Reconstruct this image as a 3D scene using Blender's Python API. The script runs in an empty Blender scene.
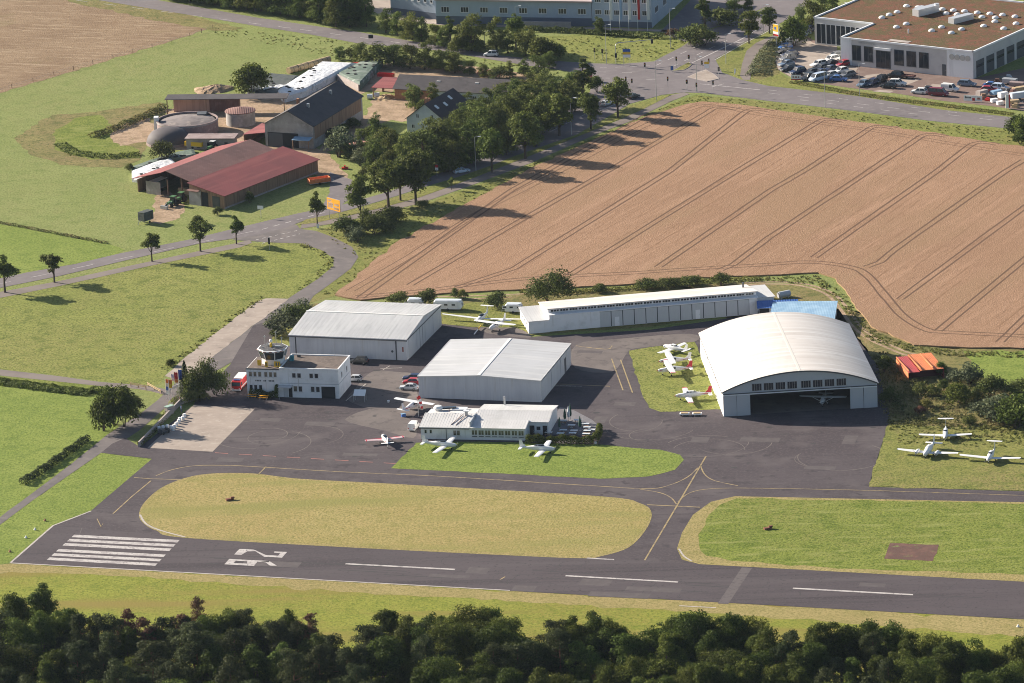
import bpy, math, random
import numpy as np
rnd = random.Random(7)
R = math.radians
sc = bpy.context.scene
COL = sc.collection
# ------------------------------------------------------------------ camera model (fitted to the photograph)
FPX, TH, RO, HCAM, YC = 4871.0, 0.29186, 0.043494, 340.0, 1132.0
CX, CY = 512.0, 341.5
def G(u, v, h=0.0):
    x, y = u - CX, v - CY
    c, s = math.cos(RO), math.sin(RO)
    xr, yr = c*x - s*y, s*x + c*y
    dx, dy, dz = xr, FPX*math.cos(TH) - yr*math.sin(TH), -FPX*math.sin(TH) - yr*math.cos(TH)
    t = -(HCAM - h)/dz
    return (dx*t, dy*t - YC)
def PXM(v): return (FPX*math.sin(TH) + (v - CY)*math.cos(TH))/HCAM
def hpx(px, v): return px/(PXM(v)*math.cos(TH))       # picture height of an upright thing -> metres
def ang(a, b): return math.atan2(b[1]-a[1], b[0]-a[0])
def dist(a, b): return math.hypot(b[0]-a[0], b[1]-a[1])

# ------------------------------------------------------------------ mesh builder
class MB:
    def __init__(s): s.v, s.f, s.m = [], [], []
    def add(s, verts, faces, mi=0):
        o = len(s.v); s.v += [tuple(p) for p in verts]
        for f in faces: s.f.append(tuple(i+o for i in f)); s.m.append(mi)
        return s
    def box(s, x0, x1, y0, y1, z0, z1, mi=0):
        return s.add([(x0,y0,z0),(x1,y0,z0),(x1,y1,z0),(x0,y1,z0),(x0,y0,z1),(x1,y0,z1),(x1,y1,z1),(x0,y1,z1)],
              [(0,3,2,1),(4,5,6,7),(0,1,5,4),(1,2,6,5),(2,3,7,6),(3,0,4,7)], mi)
    def cbox(s, c, size, rz=0, mi=0, tilt=0):
        hx, hy, hz = size[0]/2, size[1]/2, size[2]/2
        P = []
        for dz in (-hz, hz):
            for dx, dy in ((-hx,-hy),(hx,-hy),(hx,hy),(-hx,hy)):
                x, y, z = dx, dy, dz
                if tilt: x, z = x*math.cos(tilt)+z*math.sin(tilt), -x*math.sin(tilt)+z*math.cos(tilt)
                P.append((c[0]+x*math.cos(rz)-y*math.sin(rz), c[1]+x*math.sin(rz)+y*math.cos(rz), c[2]+z))
        return s.add(P, [(0,3,2,1),(4,5,6,7),(0,1,5,4),(1,2,6,5),(2,3,7,6),(3,0,4,7)], mi)
    def prism(s, poly, z0, z1, mi=0):
        n = len(poly)
        V = [(p[0],p[1],z0) for p in poly] + [(p[0],p[1],z1) for p in poly]
        F = [tuple(range(n-1,-1,-1)), tuple(range(n,2*n))] + [(i,(i+1)%n,n+(i+1)%n,n+i) for i in range(n)]
        return s.add(V, F, mi)
    def extrude(s, prof, axis, a0, a1, mi=0):
        # profile of (p,z) extruded along axis x (p=y) or y (p=x)
        n = len(prof); V = []
        for a in (a0, a1):
            for p, z in prof: V.append((a,p,z) if axis == 'x' else (p,a,z))
        F = [tuple(range(n)), tuple(range(2*n-1,n-1,-1))] + [(i,n+i,n+(i+1)%n,(i+1)%n) for i in range(n)]
        return s.add(V, F, mi)
    def tube(s, a, b, r0, r1=None, n=8, mi=0, caps=True):
        r1 = r0 if r1 is None else r1
        a, b = np.array(a, float), np.array(b, float); d = b-a; d /= (np.linalg.norm(d) or 1)
        u = np.cross(d, (0,0,1) if abs(d[2]) < .9 else (1,0,0)); u /= np.linalg.norm(u); w = np.cross(d, u)
        V = []
        for c, r in ((a,r0),(b,r1)):
            for i in range(n):
                t = 2*math.pi*i/n; V.append(tuple(c + r*(math.cos(t)*u + math.sin(t)*w)))
        F = [(i,(i+1)%n,n+(i+1)%n,n+i) for i in range(n)]
        if caps: F += [tuple(range(n-1,-1,-1)), tuple(range(n,2*n))]
        return s.add(V, F, mi)
    def loft(s, rings, mi=0, caps=True):
        n = len(rings[0]); V = [p for r in rings for p in r]; F = []
        for k in range(len(rings)-1):
            for i in range(n): F.append((k*n+i, k*n+(i+1)%n, (k+1)*n+(i+1)%n, (k+1)*n+i))
        if caps: F += [tuple(range(n-1,-1,-1)), tuple(range((len(rings)-1)*n, len(rings)*n))]
        return s.add(V, F, mi)
    def lathe(s, prof, c=(0,0,0), n=16, mi=0):
        return s.loft([[(c[0]+r*math.cos(2*math.pi*i/n), c[1]+r*math.sin(2*math.pi*i/n), c[2]+z) for i in range(n)] for r, z in prof], mi)
    def mesh(s, name, mats, smooth=False):
        me = bpy.data.meshes.new(name); me.from_pydata(s.v, [], s.f); me.update()
        for m in (mats if isinstance(mats, (list,tuple)) else [mats]): me.materials.append(m)
        me.polygons.foreach_set('material_index', s.m)
        if smooth:
            me.polygons.foreach_set('use_smooth', [True]*len(s.f))
            try: me.set_sharp_from_angle(angle=R(40))
            except Exception: pass
        return me
    def build(s, name, mats, parent=None, smooth=False, fix=True, **kw):
        me = s.mesh(name, mats, smooth)
        if fix:
            import bmesh
            bm = bmesh.new(); bm.from_mesh(me); bmesh.ops.recalc_face_normals(bm, faces=bm.faces); bm.to_mesh(me); bm.free()
        return link(name, me, parent, **kw)
def link(name, me, parent=None, loc=(0,0,0), rz=0):
    o = bpy.data.objects.new(name, me); COL.objects.link(o)
    o.location = loc; o.rotation_euler = (0,0,rz)
    if parent: o.parent = parent
    return o
def tag(o, label=None, cat=None, group=None, kind=None):
    if label: o['label'] = label
    if cat: o['category'] = cat
    if group: o['group'] = group
    if kind: o['kind'] = kind
    return o
def thing(name, label, cat, loc, rz=0, group=None):
    o = bpy.data.objects.new(name, None); COL.objects.link(o)
    o.location = (loc[0], loc[1], loc[2] if len(loc) > 2 else 0); o.rotation_euler = (0,0,rz)
    o.empty_display_size = .5
    return tag(o, label, cat, group)

# ------------------------------------------------------------------ materials
def lin(r, g, b):
    f = lambda c: (c/255/12.92) if c/255 <= .04045 else ((c/255+.055)/1.055)**2.4
    return (f(r), f(g), f(b))
MATS = {}
def mat(name, col, rough=.8, metal=0.0, layers=(), bump=None, coord='Object', island=0.0, objvar=0.0, trans=0.0, spec=.4, rot=0.0, emit=0):
    """Principled material; layers = (colour, noise scale, low, high, (sx,sy,sz)) mixed over the base colour."""
    if name in MATS: return MATS[name]
    m = bpy.data.materials.new(name); MATS[name] = m
    m.use_nodes = True; nt = m.node_tree; N, L = nt.nodes, nt.links
    b = N['Principled BSDF']
    b.inputs['Roughness'].default_value = rough; b.inputs['Metallic'].default_value = metal
    b.inputs['Specular IOR Level'].default_value = spec
    tc = N.new('ShaderNodeTexCoord')
    src = tc.outputs[coord]
    if rot:
        mp0 = N.new('ShaderNodeMapping'); mp0.inputs['Rotation'].default_value = (0,0,rot); L.new(src, mp0.inputs[0]); src = mp0.outputs[0]
    cur = None
    def colsock(): return cur
    rgb = N.new('ShaderNodeRGB'); rgb.outputs[0].default_value = (*col, 1); cur = rgb.outputs[0]
    for ly in layers:
        c, scale, lo, hi = ly[:4]; st = ly[4] if len(ly) > 4 else None; det = ly[5] if len(ly) > 5 else 5
        nz = N.new('ShaderNodeTexNoise'); nz.inputs['Scale'].default_value = scale; nz.inputs['Detail'].default_value = det
        nz.inputs['Roughness'].default_value = .6
        if st:
            mp = N.new('ShaderNodeMapping'); mp.inputs['Scale'].default_value = st; L.new(src, mp.inputs[0]); L.new(mp.outputs[0], nz.inputs['Vector'])
        else: L.new(src, nz.inputs['Vector'])
        mr = N.new('ShaderNodeMapRange'); mr.inputs[1].default_value = lo; mr.inputs[2].default_value = hi
        L.new(nz.outputs['Fac'], mr.inputs[0])
        mx = N.new('ShaderNodeMix'); mx.data_type = 'RGBA'
        L.new(mr.outputs[0], mx.inputs[0]); L.new(cur, mx.inputs[6]); mx.inputs[7].default_value = (*c, 1); cur = mx.outputs[2]
    for amt, node, sock in ((island,'ShaderNodeNewGeometry','Random Per Island'),(objvar,'ShaderNodeObjectInfo','Random')):
        if amt:
            g = N.new(node); mr = N.new('ShaderNodeMapRange'); mr.inputs[3].default_value = 1-amt; mr.inputs[4].default_value = 1+amt
            L.new(g.outputs[sock], mr.inputs[0])
            hs = N.new('ShaderNodeHueSaturation'); L.new(mr.outputs[0], hs.inputs['Value']); L.new(cur, hs.inputs['Color'])
            if node == 'ShaderNodeObjectInfo':
                mh = N.new('ShaderNodeMapRange'); mh.inputs[3].default_value = .5-amt*.09; mh.inputs[4].default_value = .5+amt*.06
                ml = N.new('ShaderNodeMath'); ml.operation = 'FRACT'; mu = N.new('ShaderNodeMath'); mu.operation = 'MULTIPLY'; mu.inputs[1].default_value = 7.31
                L.new(g.outputs[sock], mu.inputs[0]); L.new(mu.outputs[0], ml.inputs[0]); L.new(ml.outputs[0], mh.inputs[0]); L.new(mh.outputs[0], hs.inputs['Hue'])
            cur = hs.outputs[0]
    L.new(cur, b.inputs['Base Color'])
    if bump:
        if bump[0] == 'wave':
            w = N.new('ShaderNodeTexWave'); w.inputs['Scale'].default_value = bump[1]; w.bands_direction = bump[3]; w.wave_profile = 'SIN'
            L.new(src, w.inputs['Vector']); h = w.outputs['Fac']
        else:
            nz = N.new('ShaderNodeTexNoise'); nz.inputs['Scale'].default_value = bump[1]; nz.inputs['Detail'].default_value = 4
            L.new(src, nz.inputs['Vector']); h = nz.outputs['Fac']
        bp = N.new('ShaderNodeBump'); bp.inputs['Distance'].default_value = bump[2]; bp.inputs['Strength'].default_value = 1.0
        L.new(h, bp.inputs['Height']); L.new(bp.outputs[0], b.inputs['Normal'])
    if trans:
        t = N.new('ShaderNodeBsdfTranslucent'); L.new(cur, t.inputs['Color'])
        ms = N.new('ShaderNodeMixShader'); ms.inputs[0].default_value = trans
        L.new(b.outputs[0], ms.inputs[1]); L.new(t.outputs[0], ms.inputs[2]); L.new(ms.outputs[0], N['Material Output'].inputs['Surface'])
    return m
def C(r, g, b, k=1.0): return tuple(c*k for c in lin(r,g,b))

def grass(name, base, hi, lo, dry=None, fine=1.6, rot=0.0, row=None):
    dk = tuple(c*.86 for c in lo); ly = [(hi, .05, .40, .62), (lo, .22, .48, .66), (hi, .9, .48, .66), (dk, fine*.9, .48, .64), (dk, 2.6, .53, .70), (hi, 3.2, .52, .72)]
    if dry: ly.insert(1, (dry, .02, .42, .62)); ly.insert(3, (dry, .16, .52, .75))
    if row: ly.append(row)
    return mat(name, base, .95, layers=ly, bump=('noise', 1.7, .13), spec=.1, rot=rot)
M = {}
M['pasture'] = grass('pasture_grass', (.172,.206,.058), (.218,.242,.082), (.132,.168,.043), (.21,.21,.078))
M['meadow'] = grass('meadow_grass', (.165,.190,.040), (.228,.240,.062), (.090,.115,.022), (.215,.205,.064))
M['lawn'] = grass('lawn_grass', (.155,.205,.038), (.205,.245,.054), (.108,.155,.026))
M['island'] = grass('dry_grass', (.275,.222,.082), (.315,.258,.105), (.21,.19,.06), (.31,.235,.098), row=((.215,.20,.065), .07, .50, .62, (.15,1,1)))
M['green_island'] = grass('lush_grass', (.125,.165,.024), (.185,.215,.042), (.080,.115,.014), (.19,.19,.052), row=((.20,.215,.06), .35, .54, .66, (.25,1,1)))
M['strip'] = grass('strip_grass', (.190,.212,.032), (.24,.248,.045), (.125,.155,.02), (.215,.19,.044), row=((.205,.165,.045), .09, .50, .64, (.12,1,1)), rot=.053)
M['verge'] = grass('verge_grass', (.165,.180,.042), (.215,.215,.058), (.10,.12,.026), (.21,.175,.07))
M['ruderal'] = grass('wild_grass', (.175,.158,.055), (.225,.195,.075), (.09,.098,.028), (.21,.15,.075), fine=1.0)
M['tan_edge'] = grass('tan_grass', (.27,.215,.09), (.31,.25,.11), (.20,.18,.06))
M['stubble'] = mat('stubble', (0.2565,0.1805,0.1121), .95, layers=[((0.1995,0.1330,0.0808), .05,.4,.62), ((0.1805,0.1472,0.0617), .03,.56,.7), ((0.3135,0.2327,0.1520), .5,.5,.64,(.12,1,1)), ((0.1615,0.1045,0.0617), 1.2,.5,.68,(.3,1,1)), ((0.1330,0.0855,0.0475), 2.6,.54,.7)], bump=('noise',2,.2), spec=.1, rot=.35)
M['wheat'] = mat('wheat', (0.2898,0.1748,0.1083), .95, layers=[((0.2489,0.1472,0.0893), .012,.42,.58), ((0.3277,0.2023,0.1283), .35,.5,.64,(.06,1,1)), ((0.2137,0.1254,0.0760), .9,.52,.72,(.25,1,1)), ((0.2517,0.1568,0.0921), .05,.5,.6,(.2,1,1)), ((0.3800,0.2422,0.1568), 2.2,.5,.66), ((0.1520,0.0874,0.0513), 3,.52,.70)], bump=('noise',2.6,.16), spec=.1, rot=-R(60))
M['wheat_side'] = mat('wheat_stalks', (.30,.19,.10), .95, layers=[((.2,.125,.06),2,.4,.7)])
M['wheat_row'] = mat('thin_wheat_row', (.195,.112,.066), .95, layers=[((.27,.16,.097), .35,.46,.6)], spec=.1)
M['shaded_soil'] = mat('soil_in_crop_shade', (.120,.072,.047), 1, layers=[((.12,.07,.05), .6,.45,.7)], spec=.1)  # earth brown with the crop's shade over the tracks put into it
M['dirt'] = mat('dirt', (.36,.26,.18), 1, layers=[((.24,.17,.11), .25,.42,.65), ((.18,.15,.07), .6,.55,.75)], bump=('noise',1.2,.2), spec=.1)
M['asphalt'] = mat('airfield_asphalt', (0.0702,0.0576,0.0639), .9, layers=[((0.0549,0.0441,0.0504), .03,.42,.58), ((0.0918,0.0774,0.0810), .09,.5,.66), ((0.0504,0.0414,0.0468), .5,.54,.68,(.06,1,1)), ((0.0846,0.0711,0.0747), 1.6,.5,.68), ((0.0450,0.0369,0.0423), .25,.58,.66)], spec=.2, rot=.053)
M['runway'] = mat('runway_asphalt', (0.0603,0.0495,0.0558), .9, layers=[((0.0738,0.0612,0.0675), .02,.42,.58), ((0.0423,0.0342,0.0396), .25,.52,.66,(.03,1,1)), ((0.0810,0.0684,0.0738), .12,.54,.66,(.05,1,1)), ((0.0378,0.0315,0.0360), 1.1,.56,.7), ((0.0756,0.0630,0.0684), 1.8,.5,.68)], spec=.2, rot=.053)
M['seam'] = mat('tar_seam', (.028,.025,.027), .8)
M['apron_light'] = mat('worn_asphalt', (.118,.100,.096), .9, layers=[((.148,.126,.118), .1,.45,.62), ((.085,.072,.072), .35,.52,.68), ((.135,.116,.11), 1.6,.5,.68)], spec=.2)
M['road'] = mat('road_asphalt', (.155,.135,.14), .9, layers=[((.125,.108,.113), .06,.42,.65), ((.18,.16,.16), .4,.5,.75)], spec=.25)
M['access'] = mat('old_road', (.15,.13,.128), .9, layers=[((.11,.097,.097), .05,.42,.6), ((.19,.165,.155), .3,.5,.75), ((.13,.115,.11),1.5,.5,.75)], spec=.2)
M['path'] = mat('path_asphalt', (.19,.16,.145), .9, layers=[((.15,.125,.115), .1,.42,.65)], spec=.2)
M['concrete'] = mat('concrete', (.33,.275,.235), .9, layers=[((.27,.222,.19), .15,.42,.62), ((.38,.325,.28), .6,.5,.68), ((.20,.165,.145), .3,.6,.72), ((.25,.205,.175), 1.2,.55,.68,(.1,2,1))], spec=.2)
M['pavers'] = mat('yard_paving', (.16,.11,.095), .9, layers=[((.20,.145,.125), .3,.45,.7)], spec=.2)
M['white_paint'] = mat('road_paint', (.44,.41,.395), .7, layers=[((.28,.25,.25), .5,.46,.64), ((.13,.11,.115), 1.8,.55,.7)])
M['pale_paint'] = mat('worn_paint', (.40,.36,.33), .7, layers=[((.24,.21,.2), .8,.5,.7)])
M['yellow_paint'] = mat('yellow_paint', (.30,.225,.105), .7, layers=[((.15,.115,.08), .5,.46,.64)])
M['red_paint'] = mat('red_paint', (.28,.11,.09), .7, layers=[((.13,.085,.08), .6,.5,.7)])
M['rust_patch'] = mat('rusty_patch', (.085,.04,.03), .9, layers=[((.13,.06,.045), .35,.45,.65), ((.13,.15,.04), .5,.6,.75)])
# buildings
M['white_wall'] = mat('white_render', (.74,.74,.75), .8, layers=[((.62,.62,.62), .4,.5,.7), ((.52,.50,.47), .9,.6,.72,(2,2,.1))])
M['panel_wall'] = mat('pale_cladding', (.56,.57,.59), .6, layers=[((.47,.48,.51), .35,.45,.7,(1,1,.2)), ((.505,.515,.54), 1.6,.50,.62,(1,1,.02)), ((.47,.46,.45), .5,.6,.72,(2,2,.12))], bump=('wave', 1.3, .03, 'X'))
M['panel_wall_side'] = mat('pale_cladding_side', (.56,.57,.59), .6, layers=[((.47,.48,.51), .35,.45,.7,(1,1,.2)), ((.505,.515,.54), 1.6,.50,.62,(1,1,.02)), ((.47,.46,.45), .5,.6,.72,(2,2,.12))], bump=('wave', 1.3, .03, 'Y'))
M['roof_pale_y'] = mat('pale_roof_sheet', (.50,.50,.50), .55, layers=[((.44,.44,.445), .12,.4,.65), ((.41,.41,.415), .9,.53,.64,(1,.02,1)), ((.56,.555,.55), .5,.5,.75,(1,.08,1))], bump=('wave', .55, .012, 'X'), spec=.3)
M['roof_white'] = mat('white_ribbed_sheet', (.58,.57,.56), .65, layers=[((.52,.51,.50), .2,.42,.62), ((.62,.61,.60), .6,.5,.7,(1,.08,1)), ((.47,.455,.44), .5,.6,.75)], spec=.2)
M['roof_pale_x'] = mat('pale_roof_sheet_across', (.47,.475,.49), .55, layers=[((.42,.425,.435), .12,.4,.65), ((.40,.40,.41), .9,.53,.64,(.02,1,1)), ((.56,.555,.55), .5,.5,.75,(.08,1,1))], bump=('wave', .55, .012, 'Y'), spec=.3)
M['roof_cream'] = mat('cream_roof_sheet', (.62,.58,.545), .6, layers=[((.54,.50,.465), .1,.42,.6,(.15,1,1)), ((.66,.63,.60), .5,.5,.62,(.03,1,.03)), ((.50,.455,.42), .8,.57,.68,(.02,1,.02)), ((.46,.42,.385), .6,.62,.74,(.15,1,1))], bump=('wave', .42, .02, 'Y'), spec=.25)
M['ridge'] = mat('ridge_sheet', (.62,.58,.53), .6)
M['roof_trim'] = mat('roof_trim', (.66,.65,.63), .6)
M['dark_trim'] = mat('dark_trim', (.07,.075,.085), .6)
M['flat_roof'] = mat('bitumen_gravel', (.125,.095,.08), .95, layers=[((.09,.068,.06), .3,.42,.6), ((.165,.128,.108), 1.2,.5,.68)])
M['deck'] = mat('dark_deck', (.07,.068,.075), .8, layers=[((.12,.115,.12), .9,.5,.66)])
M['glass'] = mat('window_glass', (.025,.03,.038), .08, spec=.6)
M['glass_lit'] = mat('window_glass_curtain', (.13,.12,.09), .25, layers=[((.05,.05,.05), .6,.45,.6)], spec=.6)
M['dark'] = mat('dark_opening', (.018,.019,.022), .9)
M['door_panel'] = mat('hangar_door', (.50,.51,.52), .65, layers=[((.42,.43,.45), .5,.45,.7,(1,1,.25))])
M['frame'] = mat('window_frame', (.62,.62,.62), .5)
M['blue_roof'] = mat('blue_roof_sheet', (.20,.33,.47), .6, layers=[((.28,.42,.55), .3,.45,.62)], bump=('wave', .8, .01, 'X'))
M['deep_blue'] = mat('deep_blue_sheet', (.03,.10,.33), .55, layers=[((.05,.14,.40), .4,.45,.7)], bump=('wave', .5, .05, 'X'))
M['red_roof'] = mat('red_roof_sheet', (.205,.046,.046), .75, layers=[((.165,.039,.04), .1,.42,.6), ((.24,.064,.06), .4,.5,.66,(.1,1,1))], bump=('wave', .6, .02, 'X'))
M['brown_roof'] = mat('brown_roof_sheet', (.20,.10,.085), .8, layers=[((.15,.075,.065), .12,.42,.62), ((.24,.13,.11), .5,.5,.75)], bump=('wave', .6, .05, 'X'))
M['dark_roof'] = mat('dark_roof_tile', (.058,.05,.055), .8, layers=[((.078,.068,.072), .15,.42,.65), ((.042,.036,.04), .5,.5,.75)], bump=('wave', 1.0, .05, 'Y'))
M['tile_roof'] = mat('brown_black_tile', (.045,.028,.032), .7, layers=[((.06,.04,.042), .5,.45,.7)], bump=('wave', 1.2, .05, 'Y'))
M['wood'] = mat('board_wall', (.28,.175,.115), .85, layers=[((.16,.09,.055), .5,.42,.68,(4,4,.2)), ((.29,.18,.115), 1.2,.5,.75,(3,3,.2))], bump=('wave', 1.2, .04, 'X'))
M['old_plaster'] = mat('weathered_plaster', (.33,.31,.30), .9, layers=[((.23,.215,.205), .25,.42,.62), ((.40,.38,.37), .8,.52,.75)])
M['brick'] = mat('brick_wall', (.36,.175,.09), .9, layers=[((.28,.13,.07), .5,.42,.65), ((.43,.23,.13), 1.5,.5,.75)])
M['house_wall'] = mat('house_render', (.58,.60,.62), .85, layers=[((.48,.50,.52), .4,.45,.7)])
M['grey_conc'] = mat('grey_concrete', (.36,.31,.29), .9, layers=[((.27,.23,.215), .3,.42,.66), ((.42,.37,.34), 1,.52,.75)])
M['pink_conc'] = mat('stained_concrete', (.27,.205,.20), .9, layers=[((.20,.145,.14), .3,.42,.62), ((.34,.28,.26), .8,.56,.7)])
M['tarp_white'] = mat('white_tarp', (.66,.66,.67), .5, layers=[((.50,.52,.56), .2,.45,.58), ((.30,.31,.31), .45,.58,.66), ((.74,.74,.74), 1.2,.5,.65)], bump=('noise',.8,.35))
M['tarp_green'] = mat('green_net_tarp', (.10,.14,.11), .8, layers=[((.26,.29,.26), .5,.52,.6,(.12,1,1))], bump=('noise',.8,.2))
M['tarp_dark'] = mat('dark_silage_sheet', (.05,.06,.055), .7, layers=[((.08,.085,.08), .3,.45,.7)], bump=('noise',.8,.2))
M['membrane'] = mat('grey_membrane', (.075,.064,.07), .75, layers=[((.058,.048,.054), .2,.42,.66)])
M['straw'] = mat('straw', (.45,.33,.19), .95, layers=[((.32,.22,.12), 1.5,.45,.7)])
M['orange'] = mat('orange_paint', (.85,.36,.012), .5)
M['yellow'] = mat('yellow_enamel', (.68,.42,.02), .5)
M['sign_white'] = mat('sign_white', (.75,.75,.75), .5)
M['sedum'] = mat('sedum_roof', (.125,.062,.038), .95, layers=[((.09,.074,.032), .12,.44,.6), ((.17,.066,.043), .3,.48,.62), ((.075,.068,.028), .9,.50,.64), ((.17,.105,.062), 1.6,.54,.68)], bump=('noise',2,.2), spec=.1)
M['metal_pale'] = mat('pale_metal', (.46,.47,.49), .5, layers=[((.43,.45,.48), .3,.45,.7)])
M['metal_white'] = mat('white_panel', (.72,.73,.75), .5, layers=[((.62,.63,.65), .5,.5,.66,(1,1,.1))])
M['galv'] = mat('galvanised_steel', (.42,.43,.44), .45, metal=.5)
M['hvac'] = mat('duct_metal', (.55,.56,.58), .4, metal=.4)
M['skylight'] = mat('dome_plastic', (.78,.76,.74), .3)
M['fire_red'] = mat('fire_red', (.45,.02,.02), .35)
M['tent_red'] = mat('red_sheet', (.40,.055,.06), .7, layers=[((.30,.04,.045), .5,.45,.7)], bump=('wave', .8, .05, 'X'))
M['tent_orange'] = mat('orange_sheet', (.66,.20,.07), .7, layers=[((.55,.15,.055), .5,.45,.7)], bump=('wave', .8, .05, 'X'))
M['parasol'] = mat('green_canvas', (.02,.07,.045), .8)
M['canvas_pale'] = mat('pale_canvas', (.66,.66,.66), .8)
M['table'] = mat('table_top', (.55,.60,.64), .5)
M['paving'] = mat('terrace_paving', (.13,.125,.14), .9, layers=[((.17,.16,.17), .8,.45,.7)])
M['tyre'] = mat('tyre_rubber', (.02,.02,.02), .9)
M['rim'] = mat('wheel_rim', (.35,.35,.36), .4, metal=.6)
M['lamp_red'] = mat('tail_lamp', (.30,.01,.01), .3)
M['lamp_clear'] = mat('head_lamp', (.6,.62,.65), .15)
M['bark'] = mat('bark', (.085,.06,.045), .95, layers=[((.05,.036,.027), 1.5,.42,.68)])
M['pine_bark'] = mat('pine_bark', (.16,.075,.045), .95, layers=[((.08,.045,.03), 1.2,.42,.68)])
def leafmat(name, a, b, c, var=.22, tr=.22):
    return mat(name, a, .65, layers=[(b, .35,.42,.66), (c, 1.3,.55,.8)], island=.38, objvar=var, trans=tr, spec=.06)
M['leaf_oak'] = leafmat('oak_leaves', (.082,.108,.020), (.052,.073,.014), (.135,.158,.030), .28, .3)
M['leaf_pine'] = leafmat('pine_needles', (.052,.066,.024), (.037,.049,.019), (.086,.100,.034), .24, .28)
M['leaf_brown'] = leafmat('brown_needles', (.135,.075,.045), (.10,.058,.036), (.17,.10,.06))
M['leaf_lime'] = leafmat('lime_leaves', (.105,.132,.028), (.072,.096,.021), (.16,.18,.042), .25, .3)
M['leaf_far'] = leafmat('poplar_leaves', (.118,.145,.036), (.076,.100,.026), (.18,.20,.054), .3, .32)
M['leaf_bush'] = leafmat('shrub_leaves', (.098,.118,.030), (.068,.088,.025), (.15,.163,.046))
M['leaf_grey'] = leafmat('willow_leaves', (0.116,0.133,0.070), (0.090,0.105,0.056), (0.155,0.171,0.093))
M['leaf_yellow'] = leafmat('yellow_leaves', (0.186,0.186,0.043), (0.132,0.139,0.034), (0.248,0.232,0.062))
M['scrub'] = mat('scrub_leaves', (.15,.145,.05), .9, layers=[((.20,.15,.075), .12,.5,.64), ((.09,.108,.032), .2,.48,.62)], island=.4, trans=.3, spec=.1)
M['weeds'] = mat('weed_leaves', (.19,.20,.055), .9, layers=[((.23,.20,.08), .15,.48,.62), ((.13,.15,.035), .25,.5,.66)], island=.3, trans=.35, spec=.1)

# ------------------------------------------------------------------ camera, light, world
cam = bpy.data.cameras.new('camera'); co = bpy.data.objects.new('camera', cam); COL.objects.link(co); sc.camera = co
cam.sensor_width = 36; cam.lens = FPX/1024*36; cam.clip_start = 5; cam.clip_end = 40000
from mathutils import Matrix, Vector
c_, s_ = math.cos(RO), math.sin(RO)
r0, u0, f0 = Vector((1,0,0)), Vector((0,math.sin(TH),math.cos(TH))), Vector((0,math.cos(TH),-math.sin(TH)))
cxv, cyv = c_*r0 - s_*u0, s_*r0 + c_*u0
mw = Matrix.Identity(4)
for i in range(3): mw[i][0], mw[i][1], mw[i][2] = cxv[i], cyv[i], -f0[i]
mw[0][3], mw[1][3], mw[2][3] = 0, -YC, HCAM
co.matrix_world = mw
SUN_EL, SHADOW = R(23.3), R(-33.8)                     # elevation; direction in which shadows fall
sdir = Vector((-math.cos(SHADOW)*math.cos(SUN_EL), -math.sin(SHADOW)*math.cos(SUN_EL), math.sin(SUN_EL)))
sl = bpy.data.lights.new('sun', 'SUN'); sl.energy = 5.0; sl.angle = R(.5); sl.color = (1.0,.90,.76)
so = bpy.data.objects.new('sun', sl); COL.objects.link(so); so.rotation_euler = sdir.to_track_quat('Z','Y').to_euler(); so.location = (-300,200,400)
w = bpy.data.worlds.new('World'); sc.world = w; w.use_nodes = True
nt = w.node_tree; bg = nt.nodes['Background']; sky = nt.nodes.new('ShaderNodeTexSky'); sky.sky_type = 'NISHITA'; sky.sun_disc = False
sky.sun_elevation = SUN_EL; sky.sun_rotation = math.atan2(sdir.x, sdir.y); sky.altitude = 150; sky.dust_density = 1.5; sky.ozone_density = 1.5
nt.links.new(sky.outputs[0], bg.inputs[0]); bg.inputs[1].default_value = .057
sc.view_settings.view_transform = 'Standard'; sc.view_settings.look = 'None'; sc.view_settings.gamma = 1; sc.view_settings.exposure = 1.27
sc.render.engine = 'CYCLES'; sc.cycles.use_denoising = True
try: sc.cycles.denoiser = 'OPENIMAGEDENOISE'
except Exception: pass
sc.cycles.max_bounces = 5; sc.cycles.diffuse_bounces = 3; sc.cycles.glossy_bounces = 2; sc.cycles.transmission_bounces = 2; sc.cycles.volume_bounces = 0
sc.cycles.use_adaptive_sampling = False; sc.cycles.pixel_filter_type = 'BLACKMAN_HARRIS'; sc.cycles.filter_width = 1.0
# ------------------------------------------------------------------ ground sheets
def curve(pts, n=6, closed=True):
    P = [np.array(p, float) for p in pts]; k = len(P); out = []
    for i in range(k if closed else k-1):
        g = (lambda j: P[j % k]) if closed else (lambda j: P[min(max(j,0),k-1)])
        a, b, c, d = g(i-1), g(i), g(i+1), g(i+2)
        for t in np.arange(n)/n:
            out.append(.5*((2*b)+(-a+c)*t+(2*a-5*b+4*c-d)*t*t+(-a+3*b-3*c+d)*t**3))
    if not closed: out.append(P[-1])
    return [tuple(p) for p in out]
def ragged(W, amp, step=2.5):
    out = []; k = len(W)
    for i in range(k):
        a, b = W[i], W[(i+1) % k]; d = dist(a, b); n = max(1, int(d/step))
        nx, ny = (-(b[1]-a[1])/(d or 1), (b[0]-a[0])/(d or 1))
        for j in range(n):
            t = j/n; q = rnd.gauss(0, amp)*(0 if j == 0 else 1)
            out.append((a[0]+(b[0]-a[0])*t+nx*q, a[1]+(b[1]-a[1])*t+ny*q))
    return out
def wpoly(px, smooth=0): return [G(u,v) for u, v in (curve(px, smooth) if smooth else px)]
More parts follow.
